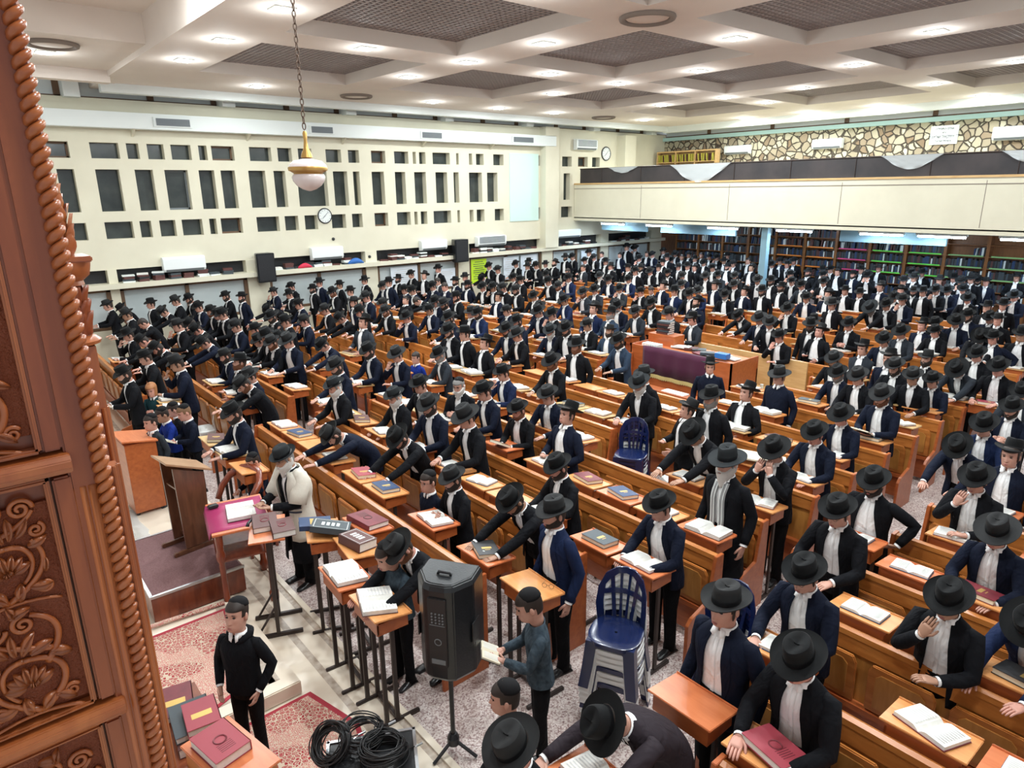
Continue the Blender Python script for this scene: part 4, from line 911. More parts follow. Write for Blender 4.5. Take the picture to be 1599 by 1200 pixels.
(25.05,15.83,172,1.038,'stand','o','jk','0','h','skin','hair',0,'','clean-shaven man in black, upright, second line under the balcony, fourteenth from left'),
(23.12,15.60,184,0.976,'read','o','jk','0','h','skin','hair',0,'','clean-shaven man in black, head bowed, first line under the balcony, sixth from left'),
(24.08,15.35,188,0.975,'stand','o','jk','0','h','skin','hair',0,'','clean-shaven man in black, upright, second line under the balcony, thirteenth from left'),
(23.12,14.31,188,1.009,'face','o','jk','0','h','skin','hair',0,'','clean-shaven man in black, hand to face, first line under the balcony, eighth from left'),
(22.15,14.00,192,0.981,'up','H','jk','s','h','skin','hair',0,'','short-bearded man in black, head raised, first line under the balcony, seventh from left'),
(24.08,14.28,177,1.026,'stand','o','jk','0','n','skin','hair',0,'','clean-shaven hatless man in black, upright, second line under the balcony, fifteenth from left'),
(22.15,13.02,172,1.008,'up','H','jk','0','b','skin','hair',0,'','clean-shaven man in black, head raised, first line under the balcony, ninth from left'),
(21.19,14.74,192,0.966,'up','o','jk','0','b','skin','hair',0,'','clean-shaven man in black, head raised, zeroth line under the balcony, fifth from left'),
(20.76,14.71,192,1.040,'stand','o','jk','0','h','skin','hair',0,'','clean-shaven man in black, upright, twentieth bench line, first from left'),
(21.19,13.90,180,1.032,'read','o','jk','0','h','skin','hair',0,'','clean-shaven man in black, head bowed, zeroth line under the balcony, sixth from left'),
(20.22,15.58,184,0.989,'stand','o','jk','0','h','skin','hair',0,'','clean-shaven man in black, upright, nineteenth bench line, second from left'),
(19.26,15.16,180,0.986,'read','o','jk','0','h','skin','hair',0,'','clean-shaven man in black, head bowed, eighteenth bench line, fourth from left'),
(19.26,14.41,192,0.994,'read','o','jk','d','h','skin','hair',0,'','dark-bearded man in black, head bowed, eighteenth bench line, fifth from left'),
(21.19,15.41,180,0.967,'stand','c','jk','0','h','skin','hair',0,'','clean-shaven man in black, upright, zeroth line under the balcony, fourth from left'),
(19.26,13.80,188,0.960,'read','o','jn','0','h','skin','hair',0,'','clean-shaven man in navy, head bowed, eighteenth bench line, sixth from left'),
(19.26,15.65,192,1.027,'stand','o','jk','d','h','skin','hair',0,'','dark-bearded man in black, upright, eighteenth bench line, third from left'),
(20.22,13.02,180,0.975,'read','o','jg','0','h','skin','hair',0,'','clean-shaven man in charcoal grey, head bowed, nineteenth bench line, third from left'),
(19.26,12.89,192,1.003,'read','o','jk','0','h','skin','hair',0,'','clean-shaven man in black, head bowed, eighteenth bench line, seventh from left'),
(20.22,12.39,184,0.980,'read','o','jk','d','h','skin','hair',0,'','dark-bearded man in black, head bowed, nineteenth bench line, fourth from left'),
(16.36,12.46,174,0.992,'up','o','jn','0','b','skin','hair',0,'','clean-shaven man in navy, head raised, fifteenth bench line, fourth from left'),
(17.33,12.39,172,0.975,'read','o','jk','0','h','skin','hair',0,'','clean-shaven man in black, head bowed, sixteenth bench line, fourth from left'),
(15.40,11.27,172,1.038,'stand','o','jb','0','h','skin','hair',0,'','clean-shaven man in bright navy, upright, fourteenth bench line, fourth from left'),
(16.75,13.12,188,0.843,'read#','o','jk','0','n','skin','hair',0,'','clean-shaven hatless man in black, head bowed, fifteenth bench line, third from left'),
(15.40,12.41,172,0.955,'face','o','jk','0','h','skin','hair',0,'','clean-shaven man in black, hand to face, fourteenth bench line, third from left'),
(19.26,11.03,192,1.034,'read','o','jk','0','h','skin','hair',0,'','clean-shaven man in black, head bowed, eighteenth bench line, eighth from left'),
(18.29,11.18,172,0.987,'read','o','jk','0','h','skin','hair',0,'','clean-shaven man in black, head bowed, seventeenth bench line, third from left'),
(16.36,11.14,180,0.998,'read','o','jb','0','h','skin','hair',0,'','clean-shaven man in bright navy, head bowed, fifteenth bench line, fifth from left'),
(15.40,10.73,180,1.036,'read','o','jk','0','h','skin','hair',0,'','clean-shaven man in black, head bowed, fourteenth bench line, fifth from left'),
(17.33,11.27,174,1.017,'stand','o','jn','0','b','skin','hair',0,'','clean-shaven man in navy, upright, sixteenth bench line, fifth from left'),
(16.36,10.29,192,0.986,'read','o','jk','g','h','skin','hair',0,'','grey-bearded man in black, head bowed, fifteenth bench line, sixth from left'),
(17.33,10.35,174,0.959,'up','o','jn','0','b','skin','hair',0,'','clean-shaven man in navy, head raised, sixteenth bench line, sixth from left'),
(17.33,9.77,184,1.015,'stand','o','jk','d','h','skin','hair',0,'','dark-bearded man in black, upright, sixteenth bench line, seventh from left'),
(13.47,10.48,180,1.034,'read','o','jk','d','h','skin','hair',0,'','dark-bearded man in black, head bowed, twelfth bench line, third from left'),
(14.43,9.93,171,1.006,'up','o','jn','d','b','skin','hair',0,'','dark-bearded man in navy, head raised, thirteenth bench line, sixth from left'),
(24.08,13.27,188,0.999,'read','o','jk','0','h','skin','hair',0,'','clean-shaven man in black, head bowed, second line under the balcony, sixteenth from left'),
(25.05,13.48,174,1.006,'stand','H','jn','0','h','skin','hair',0,'','clean-shaven man in navy, upright, second line under the balcony, seventeenth from left'),
(25.05,12.94,188,1.026,'stand','o','jk','0','h','skin','hair',0,'','clean-shaven man in black, upright, second line under the balcony, nineteenth from left'),
(24.08,12.68,180,1.008,'stand','c','jk','0','h','skin','hair',0,'','clean-shaven man in black, upright, second line under the balcony, eighteenth from left'),
(21.19,10.98,177,1.031,'face','o','jk','0','h','skin','hair',0,'','clean-shaven man in black, hand to face, zeroth line under the balcony, seventh from left'),
(22.15,10.93,171,1.010,'up','c','jk','d','h','skin','hair',0,'','dark-bearded man in black, head raised, first line under the balcony, tenth from left'),
(23.12,10.89,180,1.020,'stand','o','jk','0','h','skin','hair',0,'','clean-shaven man in black, upright, first line under the balcony, eleventh from left'),
(24.08,11.03,177,0.982,'face','o','jk','0','h','skin','hair',0,'','clean-shaven man in black, hand to face, second line under the balcony, twentieth from left'),
(22.15,10.36,180,1.006,'read','o','jk','0','h','skin','hair',0,'','clean-shaven man in black, head bowed, first line under the balcony, twelfth from left'),
(23.12,10.36,176,1.005,'stand','H','jk','0','b','skin','hair',0,'','clean-shaven man in black, upright, first line under the balcony, thirteenth from left'),
(23.12,9.84,174,0.980,'stand','o','jn','d','h','skin','hair',0,'','dark-bearded man in navy, upright, first line under the balcony, fourteenth from left'),
(24.08,10.00,180,1.014,'stand','o','jk','0','h','skin','hair',0,'','clean-shaven man in black, upright, second line under the balcony, twenty-first from left'),
(23.12,9.38,188,1.006,'cover','o','jk','0','h','skin','hair',0,'','clean-shaven man in black, hands over face, first line under the balcony, fifteenth from left'),
(25.05,9.85,180,1.001,'up','o','jk','0','h','skin','hair',0,'','clean-shaven man in black, head raised, second line under the balcony, twenty-second from left'),
(19.26,10.59,180,1.028,'stand','o','jk','d','h','skin','hair',0,'','dark-bearded man in black, upright, eighteenth bench line, ninth from left'),
(20.22,10.41,184,0.982,'read','o','jk','0','h','skin','hair',0,'','clean-shaven man in black, head bowed, nineteenth bench line, fifth from left'),
(18.29,9.77,172,1.010,'up','o','jk','d','h','skin','hair',0,'','dark-bearded man in black, head raised, seventeenth bench line, fourth from left'),
(19.26,9.58,172,1.020,'read','o','jg','0','h','skin','hair',0,'','clean-shaven man in charcoal grey, head bowed, eighteenth bench line, tenth from left'),
(20.22,9.43,188,1.023,'clasp','o','jk','0','h','skin','hair',0,'','clean-shaven man in black, hands clasped, nineteenth bench line, sixth from left'),
(17.33,8.49,192,0.996,'read','o','jn','0','h','skin','hair',0,'','clean-shaven man in navy, head bowed, sixteenth bench line, eighth from left'),
(18.29,8.41,177,0.974,'up','o','jn','G','b','skin','hair',0,'','grey-bearded man in navy, head raised, seventeenth bench line, fifth from left'),
(19.26,8.35,174,0.986,'stand','H','jk','0','h','skin','hair',0,'','clean-shaven man in black, upright, eighteenth bench line, eleventh from left'),
(19.26,7.95,174,0.968,'stand','o','jk','0','h','skin','hair',0,'','clean-shaven man in black, upright, eighteenth bench line, twelfth from left'),
(20.22,7.81,174,1.024,'stand','o','jn','0','b','skin','hair',1,'','clean-shaven man in navy, upright, nineteenth bench line, seventh from left'),
(16.36,7.36,174,1.025,'stand','o','jk','0','h','skin','hair',0,'','clean-shaven man in black, upright, fifteenth bench line, seventh from left'),
(17.33,6.47,174,1.030,'read','H','jk','0','h','skin','hair',0,'','clean-shaven man in black, head bowed, sixteenth bench line, tenth from left'),
(16.98,6.62,174,1.070,'lean','c','jk','G','h','skin','hair',0,'','grey-bearded broad man in black coat stretching one hand to a book'),
(19.26,7.07,192,0.977,'read','o','jk','0','h','skin','hair',0,'','clean-shaven man in black, head bowed, eighteenth bench line, thirteenth from left'),
(24.08,8.43,177,1.011,'stand','o','jk','0','h','skin','hair',0,'','clean-shaven man in black, upright, second line under the balcony, twenty-third from left'),
(25.05,8.44,180,0.978,'stand','o','jk','0','h','skin','hair',0,'','clean-shaven man in black, upright, second line under the balcony, twenty-fourth from left'),
(22.15,7.94,188,1.014,'stand','o','jk','0','h','skin','hair',1,'','clean-shaven man in black, upright, first line under the balcony, sixteenth from left'),
(23.12,7.99,177,1.020,'stand','o','jk','0','h','skin','hair',0,'','clean-shaven man in black, upright, first line under the balcony, seventeenth from left'),
(23.12,7.29,192,1.009,'face','o','jk','0','b','skin','hair',0,'','clean-shaven man in black, hand to face, first line under the balcony, eighteenth from left'),
(24.08,7.20,180,0.999,'stand','o','jk','0','h','skin','hair',0,'','clean-shaven man in black, upright, second line under the balcony, twenty-fifth from left'),
(23.12,6.69,177,1.029,'face','o','jk','0','h','skin','hair',0,'','clean-shaven man in black, hand to face, first line under the balcony, nineteenth from left'),
(23.60,6.60,180,1.040,'stand','o','jk','0','h','skin','hair',0,'','clean-shaven man in black, upright, second line under the balcony, twenty-sixth from left'),
(24.55,6.65,177,0.964,'clasp','o','jk','d','h','skin','hair',0,'','dark-bearded man in black, hands clasped, second line under the balcony, twenty-seventh from left'),
(24.08,6.34,192,0.974,'stand','c','jn','0','h','skin','hair',0,'','clean-shaven man in navy, upright, second line under the balcony, twenty-eighth from left'),
(25.05,5.83,184,1.025,'up','o','jk','0','h','skin','hair',0,'','clean-shaven man in black, head raised, second line under the balcony, twenty-ninth from left'),
(19.82,7.15,192,1.008,'up','o','jk','0','b','skin','hair',0,'','clean-shaven man in black, head raised, nineteenth bench line, eighth from left'),
(20.62,7.10,192,0.970,'stand','o','jk','d','h','skin','hair',0,'','dark-bearded man in black, upright, nineteenth bench line, ninth from left'),
(20.22,6.71,174,1.014,'stand','o','jk','0','h','skin','hair',0,'','clean-shaven man in black, upright, nineteenth bench line, tenth from left'),
(20.78,6.56,172,1.024,'face','o','jk','0','h','skin','hair',0,'','clean-shaven man in black, hand to face, twentieth bench line, second from left'),
(21.19,6.40,172,1.004,'read','o','jn','0','h','skin','hair',0,'','clean-shaven man in navy, head bowed, zeroth line under the balcony, eighth from left'),
(22.15,6.35,188,0.974,'read','o','jn','0','h','skin','hair',0,'','clean-shaven man in navy, head bowed, first line under the balcony, twentieth from left'),
(18.29,6.49,180,1.038,'face','o','jn','0','h','skin','hair',0,'','clean-shaven man in navy, hand to face, seventeenth bench line, sixth from left'),
(18.29,4.71,180,1.035,'up','o','jk','0','h','skin','hair',0,'','clean-shaven man in black, head raised, seventeenth bench line, seventh from left'),
(19.26,4.64,192,1.018,'stand','o','jk','0','h','skin','hair',1,'','clean-shaven man in black, upright, eighteenth bench line, fourteenth from left'),
(21.19,4.88,177,1.009,'face','o','jn','0','h','skin','hair',0,'','clean-shaven man in navy, hand to face, zeroth line under the balcony, ninth from left'),
(20.22,5.64,184,0.986,'read','o','jk','0','h','skin','hair',0,'','clean-shaven man in black, head bowed, nineteenth bench line, eleventh from left'),
(10.57,11.02,177,1.041,'face','o','jk','0','h','skin','hair',0,'','clean-shaven man in black, hand to face, ninth bench line, eighth from left'),
(11.54,10.22,172,1.030,'up','o','js','g','h','skin','hair',0,'','grey-bearded man in steel-blue suit reaching an arm to the left'),
(12.50,10.18,180,0.999,'read','o','jg','r','h','skin','hair',0,'','red-bearded man in charcoal grey, head bowed, eleventh bench line, eleventh from left'),
(9.61,10.08,192,0.977,'read','o','jn','w','h','skin','hair',0,'','long white-bearded man under a wide grey hat, middle rows'),
(9.61,9.61,192,1.053,'read','o','jk','d','h','skin','hair',0,'','dark-bearded man in black, head bowed, eighth bench line, eighth from left'),
(10.57,9.90,177,0.989,'read','c','jk','0','h','skin','hair',0,'','clean-shaven man in black, head bowed, ninth bench line, ninth from left'),
(10.57,9.38,188,0.935,'up','o','js','d','h','skin','hair',0,'','dark-bearded man in steel-blue, head raised, ninth bench line, tenth from left'),
(9.61,8.16,172,1.034,'read','H','js','d','h','skin2','hair',0,'','dark-bearded man in steel-blue suit and white shirt left of the pulpit'),
(8.64,8.40,184,1.034,'stand','o','jk','r','h','skin','hair',0,'','red-bearded man in black, upright, seventh bench line, eleventh from left'),
(7.68,7.97,180,1.011,'read','o','jk','r','h','skin','hair',0,'','red-bearded man in black, head bowed, sixth bench line, eighth from left'),
(10.57,11.46,177,1.049,'read','o','jn','0','h','skin','hair',0,'','clean-shaven man in navy, head bowed, ninth bench line, seventh from left'),
(12.50,9.19,172,1.052,'read','o','jk','0','h','skin','hair',0,'','clean-shaven man in black, head bowed, eleventh bench line, twelfth from left'),
(12.58,8.63,165,1.005,'hold','o','jg','0','b','skin','hair',0,'','young man in profile with grey jacket just behind the pulpit books'),
(14.38,8.50,171,0.993,'lean','o','jk','d','h','skin','hair',0,'','dark-bearded man in black, leaning forward, thirteenth bench line, seventh from left'),
(13.73,7.69,174,1.007,'read','o','jn','0','h','skin','hair',0,'','clean-shaven man in navy, head bowed, twelfth bench line, fourth from left'),
(8.09,6.39,172,1.000,'stand','c','jk','0','h','skin','hair',0,'','clean-shaven man in black, upright, sixth bench line, tenth from left'),
(7.68,6.11,188,1.023,'read','c','jk','w','h','skin','hair',0,'','white-bearded old man in long black coat beside the stacked navy chairs'),
(15.40,7.95,177,0.991,'face','o','jk','0','h','skin','hair',0,'','clean-shaven man in black, hand to face, fourteenth bench line, sixth from left'),
(12.50,6.56,180,0.976,'face','o','jk','0','h','skin','hair',0,'','clean-shaven man in black, hand to face, eleventh bench line, fourteenth from left'),
(13.74,6.58,188,1.001,'stand','o','jk','d','h','skin3','hair',0,'','dark-bearded man in black, upright, twelfth bench line, sixth from left'),
(13.47,6.28,172,0.964,'up','H','jk','0','b','skin','hair',0,'','clean-shaven man in black, head raised, twelfth bench line, seventh from left'),
(14.43,6.85,177,0.977,'stand','o','jk','0','h','skin','hair',0,'','clean-shaven man in black, upright, thirteenth bench line, eighth from left'),
(14.43,6.08,180,1.005,'clasp','c','jk','0','h','skin','hair',0,'','clean-shaven man in black, hands clasped, thirteenth bench line, ninth from left'),
(12.50,4.99,176,0.978,'cross','o','jg','0','b','skin','hair',0,'','young man in charcoal jacket with crossed arms'),
(13.47,4.98,180,1.002,'read','o','jn','0','h','skin','hair',0,'','clean-shaven man in navy, head bowed, twelfth bench line, eighth from left'),
(11.54,5.00,172,0.965,'read','o','jk','d','h','skin','hair',0,'','dark-bearded man in black, head bowed, tenth bench line, seventh from left'),
(10.77,4.58,174,0.952,'read','o','jn','g','h','skin','hair',0,'','grey-bearded man in navy, head bowed, ninth bench line, eleventh from left'),
(11.93,4.31,174,1.003,'stand','o','jn','0','b','skin','hair',0,'','clean-shaven man in navy, upright, tenth bench line, eighth from left'),
(11.54,4.03,174,1.002,'read','o','jk','d','h','skin','hair',0,'','dark-bearded man in black, head bowed, tenth bench line, ninth from left'),
(13.47,7.33,192,1.006,'read','c','jk','0','h','skin','hair',0,'','clean-shaven man in black, head bowed, twelfth bench line, fifth from left'),
(14.43,5.03,172,1.005,'read','o','jg','0','h','skin','hair',0,'','clean-shaven man in charcoal grey, head bowed, thirteenth bench line, tenth from left'),
(15.70,5.12,172,0.961,'stand','H','jn','0','b','skin','hair',0,'','pale young man in open plum-navy jacket with hat far back'),
(15.40,4.74,172,0.953,'read','o','jk','0','h','skin','hair',0,'','clean-shaven man in black, head bowed, fourteenth bench line, eighth from left'),
(16.10,4.98,172,0.976,'read','o','jk','0','h','skin','hair',0,'','clean-shaven man in black, head bowed, fifteenth bench line, eighth from left'),
(17.33,4.75,174,1.010,'read','H','jn','d','h','skin','hair',0,'','dark-bearded man in navy, head bowed, sixteenth bench line, eleventh from left'),
(16.36,4.71,188,1.009,'read','o','jn','0','h','skin','hair',0,'','clean-shaven man in navy, head bowed, fifteenth bench line, ninth from left'),
(17.66,4.42,174,0.977,'read','o','jn','0','h','skin','hair',0,'','clean-shaven man in navy, head bowed, sixteenth bench line, twelfth from left'),
(17.33,4.21,180,0.983,'stand','c','jk','0','h','skin','hair',0,'','clean-shaven man in black, upright, sixteenth bench line, thirteenth from left'),
(15.35,3.95,188,1.042,'lean','o','jk','0','h','skin','hair',0,'','clean-shaven man in black, leaning forward, fourteenth bench line, ninth from left'),
(15.10,3.68,176,0.998,'hips','H','jn','0','h','skin','hair',0,'','man in white shirt with jacket swept back and hand at hip, right side'),
(13.47,3.45,174,0.999,'read','o','jk','0','h','skin','hair',0,'','clean-shaven man in black, head bowed, twelfth bench line, ninth from left'),
(12.50,3.95,174,0.974,'up','o','jk','d','h','skin','hair',0,'','dark-bearded man in black, head raised, eleventh bench line, sixteenth from left'),
(12.45,3.36,172,1.022,'lean','c','jg','0','h','skin','hair',0,'','clean-shaven man in charcoal grey, leaning forward, eleventh bench line, seventeenth from left'),
(15.40,3.32,177,1.038,'stand','H','jk','0','h','skin','hair',0,'','clean-shaven man in black, upright, fourteenth bench line, eleventh from left'),
(10.57,4.18,172,0.993,'read','o','jk','0','h','skin','hair',0,'','clean-shaven man in black, head bowed, ninth bench line, twelfth from left'),
(11.18,3.65,184,0.991,'read','c','jk','0','h','skin','hair',0,'','clean-shaven man in black, head bowed, tenth bench line, tenth from left'),
(11.54,2.34,180,0.966,'read','o','jg','0','h','skin','hair',0,'','clean-shaven man in charcoal grey, head bowed, tenth bench line, twelfth from left'),
(12.50,2.88,174,1.029,'read','o','jk','0','h','skin','hair',0,'','clean-shaven man in black, head bowed, eleventh bench line, eighteenth from left'),
(5.50,0.73,171,0.984,'lean','o','jb','0','h','skin','hair',0,'','arm and shoulder of a man in navy jacket cut by the right edge'),
]
# ---------------- the hall ----------------
WY = 20.8; BX = 21.0; RX = 26.6
struct(MB().box(-3, 27, -8, 22, -.15, 0).build('floor', M['terrazzo']))
# marble strips at the front of the hall (flush), each its own material mesh
def slab(name, x0, x1, y0, y1, z0, z1, m): return struct(MB().box(x0, x1, y0, y1, z0, z1).build(name, m))
slab('trim_1', -3, 2.03, -8, 20.6, 0, .012, M['marble']); slab('trim_2', 2.03, 2.10, -8, 20.6, 0, .0125, M['marble2'])
slab('trim_3', 2.10, 2.28, -8, 20.6, 0, .012, M['marble']); slab('trim_4', 2.28, 2.34, -8, 20.6, 0, .0125, M['marble2']); slab('trim_5', 2.34, 2.40, -8, 20.6, 0, .03, M['marble'])
# marble step in front of the ark platform
o = MB().box(-2.5, 1.80, 5.16, 6.95, .0125, .155).build('marble_step', M['marble'], bevel=.01)
b = MB()
b.box(-2.5, 1.62, 5.30, 5.40, .155, .158); b.box(1.56, 1.66, 5.30, 6.9, .155, .158)
b.build('inlay_band', M['marble2'], o)
tag(o, 'low cream marble step with a mottled inlaid band beside the rugs', 'step')

# long wall with the grid of niches
ROWS = [(5.30, 5.69, [(20, 48), (66, 108), (141, 186), (198, 217), (230, 256), (267, 298), (310, 323), (330, 365), (389, 423), (433, 455), (465, 486), (508, 532), (543, 560), (579, 601), (615, 637), (644, 649), (654, 664), (675, 702), (712, 716), (732, 737), (743, 755), (770, 786), (823, 831), (837, 843), (878, 893), (903, 918), (925, 937)], 235),
        (3.97, 5.03, [(10, 50), (94, 121), (154, 191), (215, 243), (261, 297), (314, 338), (348, 370), (391, 417), (430, 448), (466, 512), (522, 544), (553, 563), (582, 601), (618, 634), (648, 666), (681, 699), (709, 717), (733, 753), (761, 777), (829, 841), (880, 890)], 297),
        (3.26, 3.70, [(20, 60), (110, 135), (164, 208), (219, 237), (250, 275), (285, 317), (328, 339), (346, 379), (402, 437), (446, 467), (477, 497), (519, 541), (551, 567), (586, 607), (621, 642), (648, 653), (658, 668), (678, 705), (715, 719), (734, 740), (745, 757), (773, 787), (823, 832), (837, 843), (876, 893)], 355)]
def cam_ray(px, py):
    v = r3 * ((px - 799.5) / FPX) - u3 * ((py - 600) / FPX) + f3; return v
def x_on_wall(px, py): v = cam_ray(px, py); return v.x * WY / v.y
wb = MB(); X0, X1 = -3.0, 27.0
def band(z0, z1): wb.box(X0, X1, WY, WY + .32, z0, z1)
band(2.46, 3.26); band(3.70, 3.97); band(5.03, 5.30); band(5.69, 6.75)
wn = 0
for z0, z1, xs, py in ROWS:
    cur = X0
    for i, (a, b_) in enumerate(xs):
        xa, xb = x_on_wall(a, py), x_on_wall(b_, py)
        if xa > cur: wb.box(cur, xa, WY, WY + .32, z0, z1)
        cur = xb; wn += 1
        g = MB().box(xa + .002, xb - .002, WY + .24, WY + .27, z0, z1)
        win = struct(g.build('window_%d' % wn, M['glass_dark']))
        if (i * 7 + wn) % 3 == 0 and xb - xa > .5:
            f = MB(); f.box(xa, xb, WY + .2, WY + .24, z0, z0 + .05); f.box(xa, xa + .05, WY + .2, WY + .24, z0, z1); f.box(xb - .05, xb, WY + .2, WY + .24, z0, z1); f.box(xa, xb, WY + .2, WY + .24, z1 - .05, z1)
            f.build('window_frame', M['brown_frame'] if i % 2 else M['ac_grey'], win)
    wb.box(cur, X1, WY, WY + .32, z0, z1)
# lower wall: shelf recess, pillars, sill
wb.box(X0, X1, WY + .32, WY + .40, 1.9, 2.5); wb.box(X0, X1, WY - .02, WY + .35, 0, .85)
PIL = [(-.5, 0), (3.40, 3.62), (7.06, 7.72), (11.05, 11.48), (14.9, 15.40), (19.15, 19.75), (22.7, 23.2), (26.2, 27)]
for a, b_ in PIL: wb.box(a, b_, WY - .03, WY + .34, 0, 2.46)
struct(wb.build('wall_window', M['white_wall']))
struct(MB().box(X0, X1, WY - .28, WY + .34, 1.97, 2.10).build('trim_6', M['white_wall']))      # the ledge
struct(MB().box(X0, X1, WY + .27, WY + .32, 2.1, 2.46).build('trim_7', M['black']))  # back of the book recess coloured black, its shade put into the colour
SEC = [(0, 3.40), (3.62, 7.06), (7.72, 11.05), (11.48, 14.9), (15.40, 19.15), (19.75, 22.7), (23.2, 26.2)]
for i, (a, b_) in enumerate(SEC):
    wn += 1; fr = MB(); m_ = (a + b_) / 2
    for x0, x1, z0, z1 in ((a, b_, 1.88, 1.97), (a, b_, .85, .93), (a, a + .10, .85, 1.97), (b_ - .10, b_, .85, 1.97), (m_ - .05, m_ + .05, .85, 1.97)): fr.box(x0, x1, WY + .02, WY + .12, z0, z1)
    w = struct(fr.build('window_%d' % wn, M['brown_frame']))
    MB().box(a + .1, b_ - .1, WY + .10, WY + .11, .93, 1.88).build('window_pane', M['glass_pale'], w)
# column and blank panel
struct(MB().box(19.05, 19.78, WY - .35, WY + .2, 2.1, 6.75).build('trim_8', M['white_wall']))
struct(MB().box(17.45, 18.95, WY - .03, WY + .01, 3.2, 5.75).build('door_1', M['turq']))
struct(MB().box(23.6, 24.3, WY - .5, WY + .1, 4.6, 6.6).build('trim_9', M['white_wall']))
# upper wall set back behind the duct, with clerestory
struct(MB().box(X0, RX + .4, WY + .32, WY + .45, 6.0, 6.72).build('wall_upper', M['white']))
cl = 0
for i in range(-1, 7):
    a = 3.45 + 3.75 * i; b_ = a + 3.4; wn += 1; fr = MB(); m_ = (a + b_) / 2
    for x0, x1, z0, z1 in ((a, b_, 6.72, 6.80), (a, b_, 7.25, 7.32), (a, a + .09, 6.72, 7.32), (b_ - .14, b_, 6.72, 7.32), (m_ - .08, m_ + .08, 6.72, 7.32)): fr.box(x0, x1, WY + .2, WY + .3, z0, z1)
    w = struct(fr.build('window_%d' % wn, M['brown_frame']))
    MB().box(a + .09, b_ - .14, WY + .27, WY + .28, 6.8, 7.25).build('window_pane', M['clere'], w)
    struct(MB().box(b_, a + 3.75, WY - .3, WY + .4, 6.72, 7.4).build('trim_%d' % (20 + i), M['white']))
# air duct along the wall
d = MB(); d.box(-2, 19.62, WY - .36, WY - .002, 6.03, 6.42)
duct = d.build('air_duct', M['white'], bevel=.01); tag(duct, 'long white boxed air duct above the niche wall', 'duct')
for k, (xa, xb) in enumerate(((5.0, 5.95), (9.3, 10.1), (13.25, 14.15), (17.3, 18.4))):
    v = MB().box(xa, xb, WY - .40, WY - .36, 6.10, 6.34).build('vent_frame', M['white'], duct)
    s = MB(); s.mi = 0; s.box(xa + .06, xb - .06, WY - .41, WY - .40, 6.13, 6.31)
    for q in range(6): s.box(xa + .06, xb - .06, WY - .425, WY - .41, 6.135 + q * .03, 6.150 + q * .03)
    s.build('vent_grille', M['ac_grey'], v)
s = MB()
for k in range(6): s.prism([(WY - .3, 6.03), (WY, 6.03), (WY, 5.85)], 'x', 1.5 + 3 * k, 1.56 + 3 * k)
s.build('bracket', M['white_wall'], duct)

# ceiling -----------------------------------------------------------
CZ = 7.0; CX = [5.2 + 4.76 * k for k in range(5)]; CY = [13.1 - 4.83 * k for k in range(5)]; CW = 3.55; CD = 3.75
cb = MB()
xs = [3.78] + [v for c in CX[:4] for v in (c, c + CW)] + [27.0]
ys = sorted([v for c in CY for v in (c, c + CD)])
# strips along Y between coffers
for i in range(0, len(xs), 2): cb.box(xs[i], xs[i + 1], -8, 20.0, CZ, CZ + .45)
for c in CX[:4]:
    yy = [-8] + ys + [20.0]
    for i in range(0, len(yy), 2):
        if yy[i + 1] > yy[i]: cb.box(c, c + CW, yy[i], yy[i + 1], CZ, CZ + .45)
cb.box(3.78, 27, -8, 22, CZ + .75, CZ + .9)
struct(cb.build('ceiling', M['ceil']))
# lower edge beam before the clerestory and at the gallery side
struct(MB().box(3.78, 26.0, 19.75, 20.0, 6.79, CZ + .5).build('trim_40', M['white']))
struct(MB().box(25.75, 26.0, -8, 20.0, 6.75, CZ + .5).build('trim_41', M['white']))
struct(MB().box(3.74, 4.08, -8, 20.9, 6.985, 7.74).build('trim_42', M['ceil']))
# raised bay over the ark
b = MB(); b.box(-3, 3.78, -8, 15.2, 7.62, 7.72); b.box(-3, 3.78, 15.0, 15.2, 7.1, 7.72); b.box(-3, 3.78, 15.2, 18.6, 7.1, 7.3); b.box(-3, 3.78, 18.6, 18.9, 6.85, 7.3)
struct(b.build('ceiling.001', M['ceil']))
struct(MB().box(-3, 27, 18.9, 22.4, 7.72, 7.8).build('ceiling.002', M['white']))
# grilles of the coffers
def grille_mesh():
    g = MB(); n = 30
    for i in range(n + 1):
        x = CW * i / n; g.box(x - .014, x + .014, 0, CD, 0, .035)
        y = CD * i / n; g.box(0, CW, y - .014, y + .014, .002, .037)
    return g.mesh('grille', M['grille'])
gm = grille_mesh(); bk = MB().box(0, CW, 0, CD, .12, .14).mesh('grille_backing', M['ceil_dark'])
for i, cx in enumerate(CX[:4]):
    for j, cy in enumerate(CY):
        if cx < 0.30 * (cy - 6): pass
        g = bpy.data.objects.new('ceiling_grille', gm); COL.objects.link(g); g.location = (cx, cy, CZ + .25)
        tag(g, 'square egg-crate ceiling grille, coffer %s from the ark, %s from the window wall' % (ordn(i + 1), ordn(j + 1)), 'ceiling grille', 'ceiling grilles in the coffers')
        k = bpy.data.objects.new('backing', bk); COL.objects.link(k); k.parent = g
# round vents
for i, (x, y, z, w) in enumerate(((9.27, 7.61, CZ, 'over the middle of the hall'), (9.86, 18.4, CZ, 'near the window wall over the loudspeakers'), (20.2, 18.5, CZ, 'in the far corner by the balcony'), (2.36, 15.9, 7.1, 'in the raised bay by the ark'))):
    t = MB(); t.torus((0, 0, -.02), .40, .05, 28, 8); ob = t.build('round_vent', M['soot'], smooth=True); ob.location = (x, y, z)
    MB().lathe([(.36, -.005), (.33, -.03), (.02, -.05)], 24).build('cover_disc', M['ceil'], ob, smooth='auto')
    tag(ob, 'round sooty ceiling vent ' + w, 'ceiling vent', 'round ceiling vents')
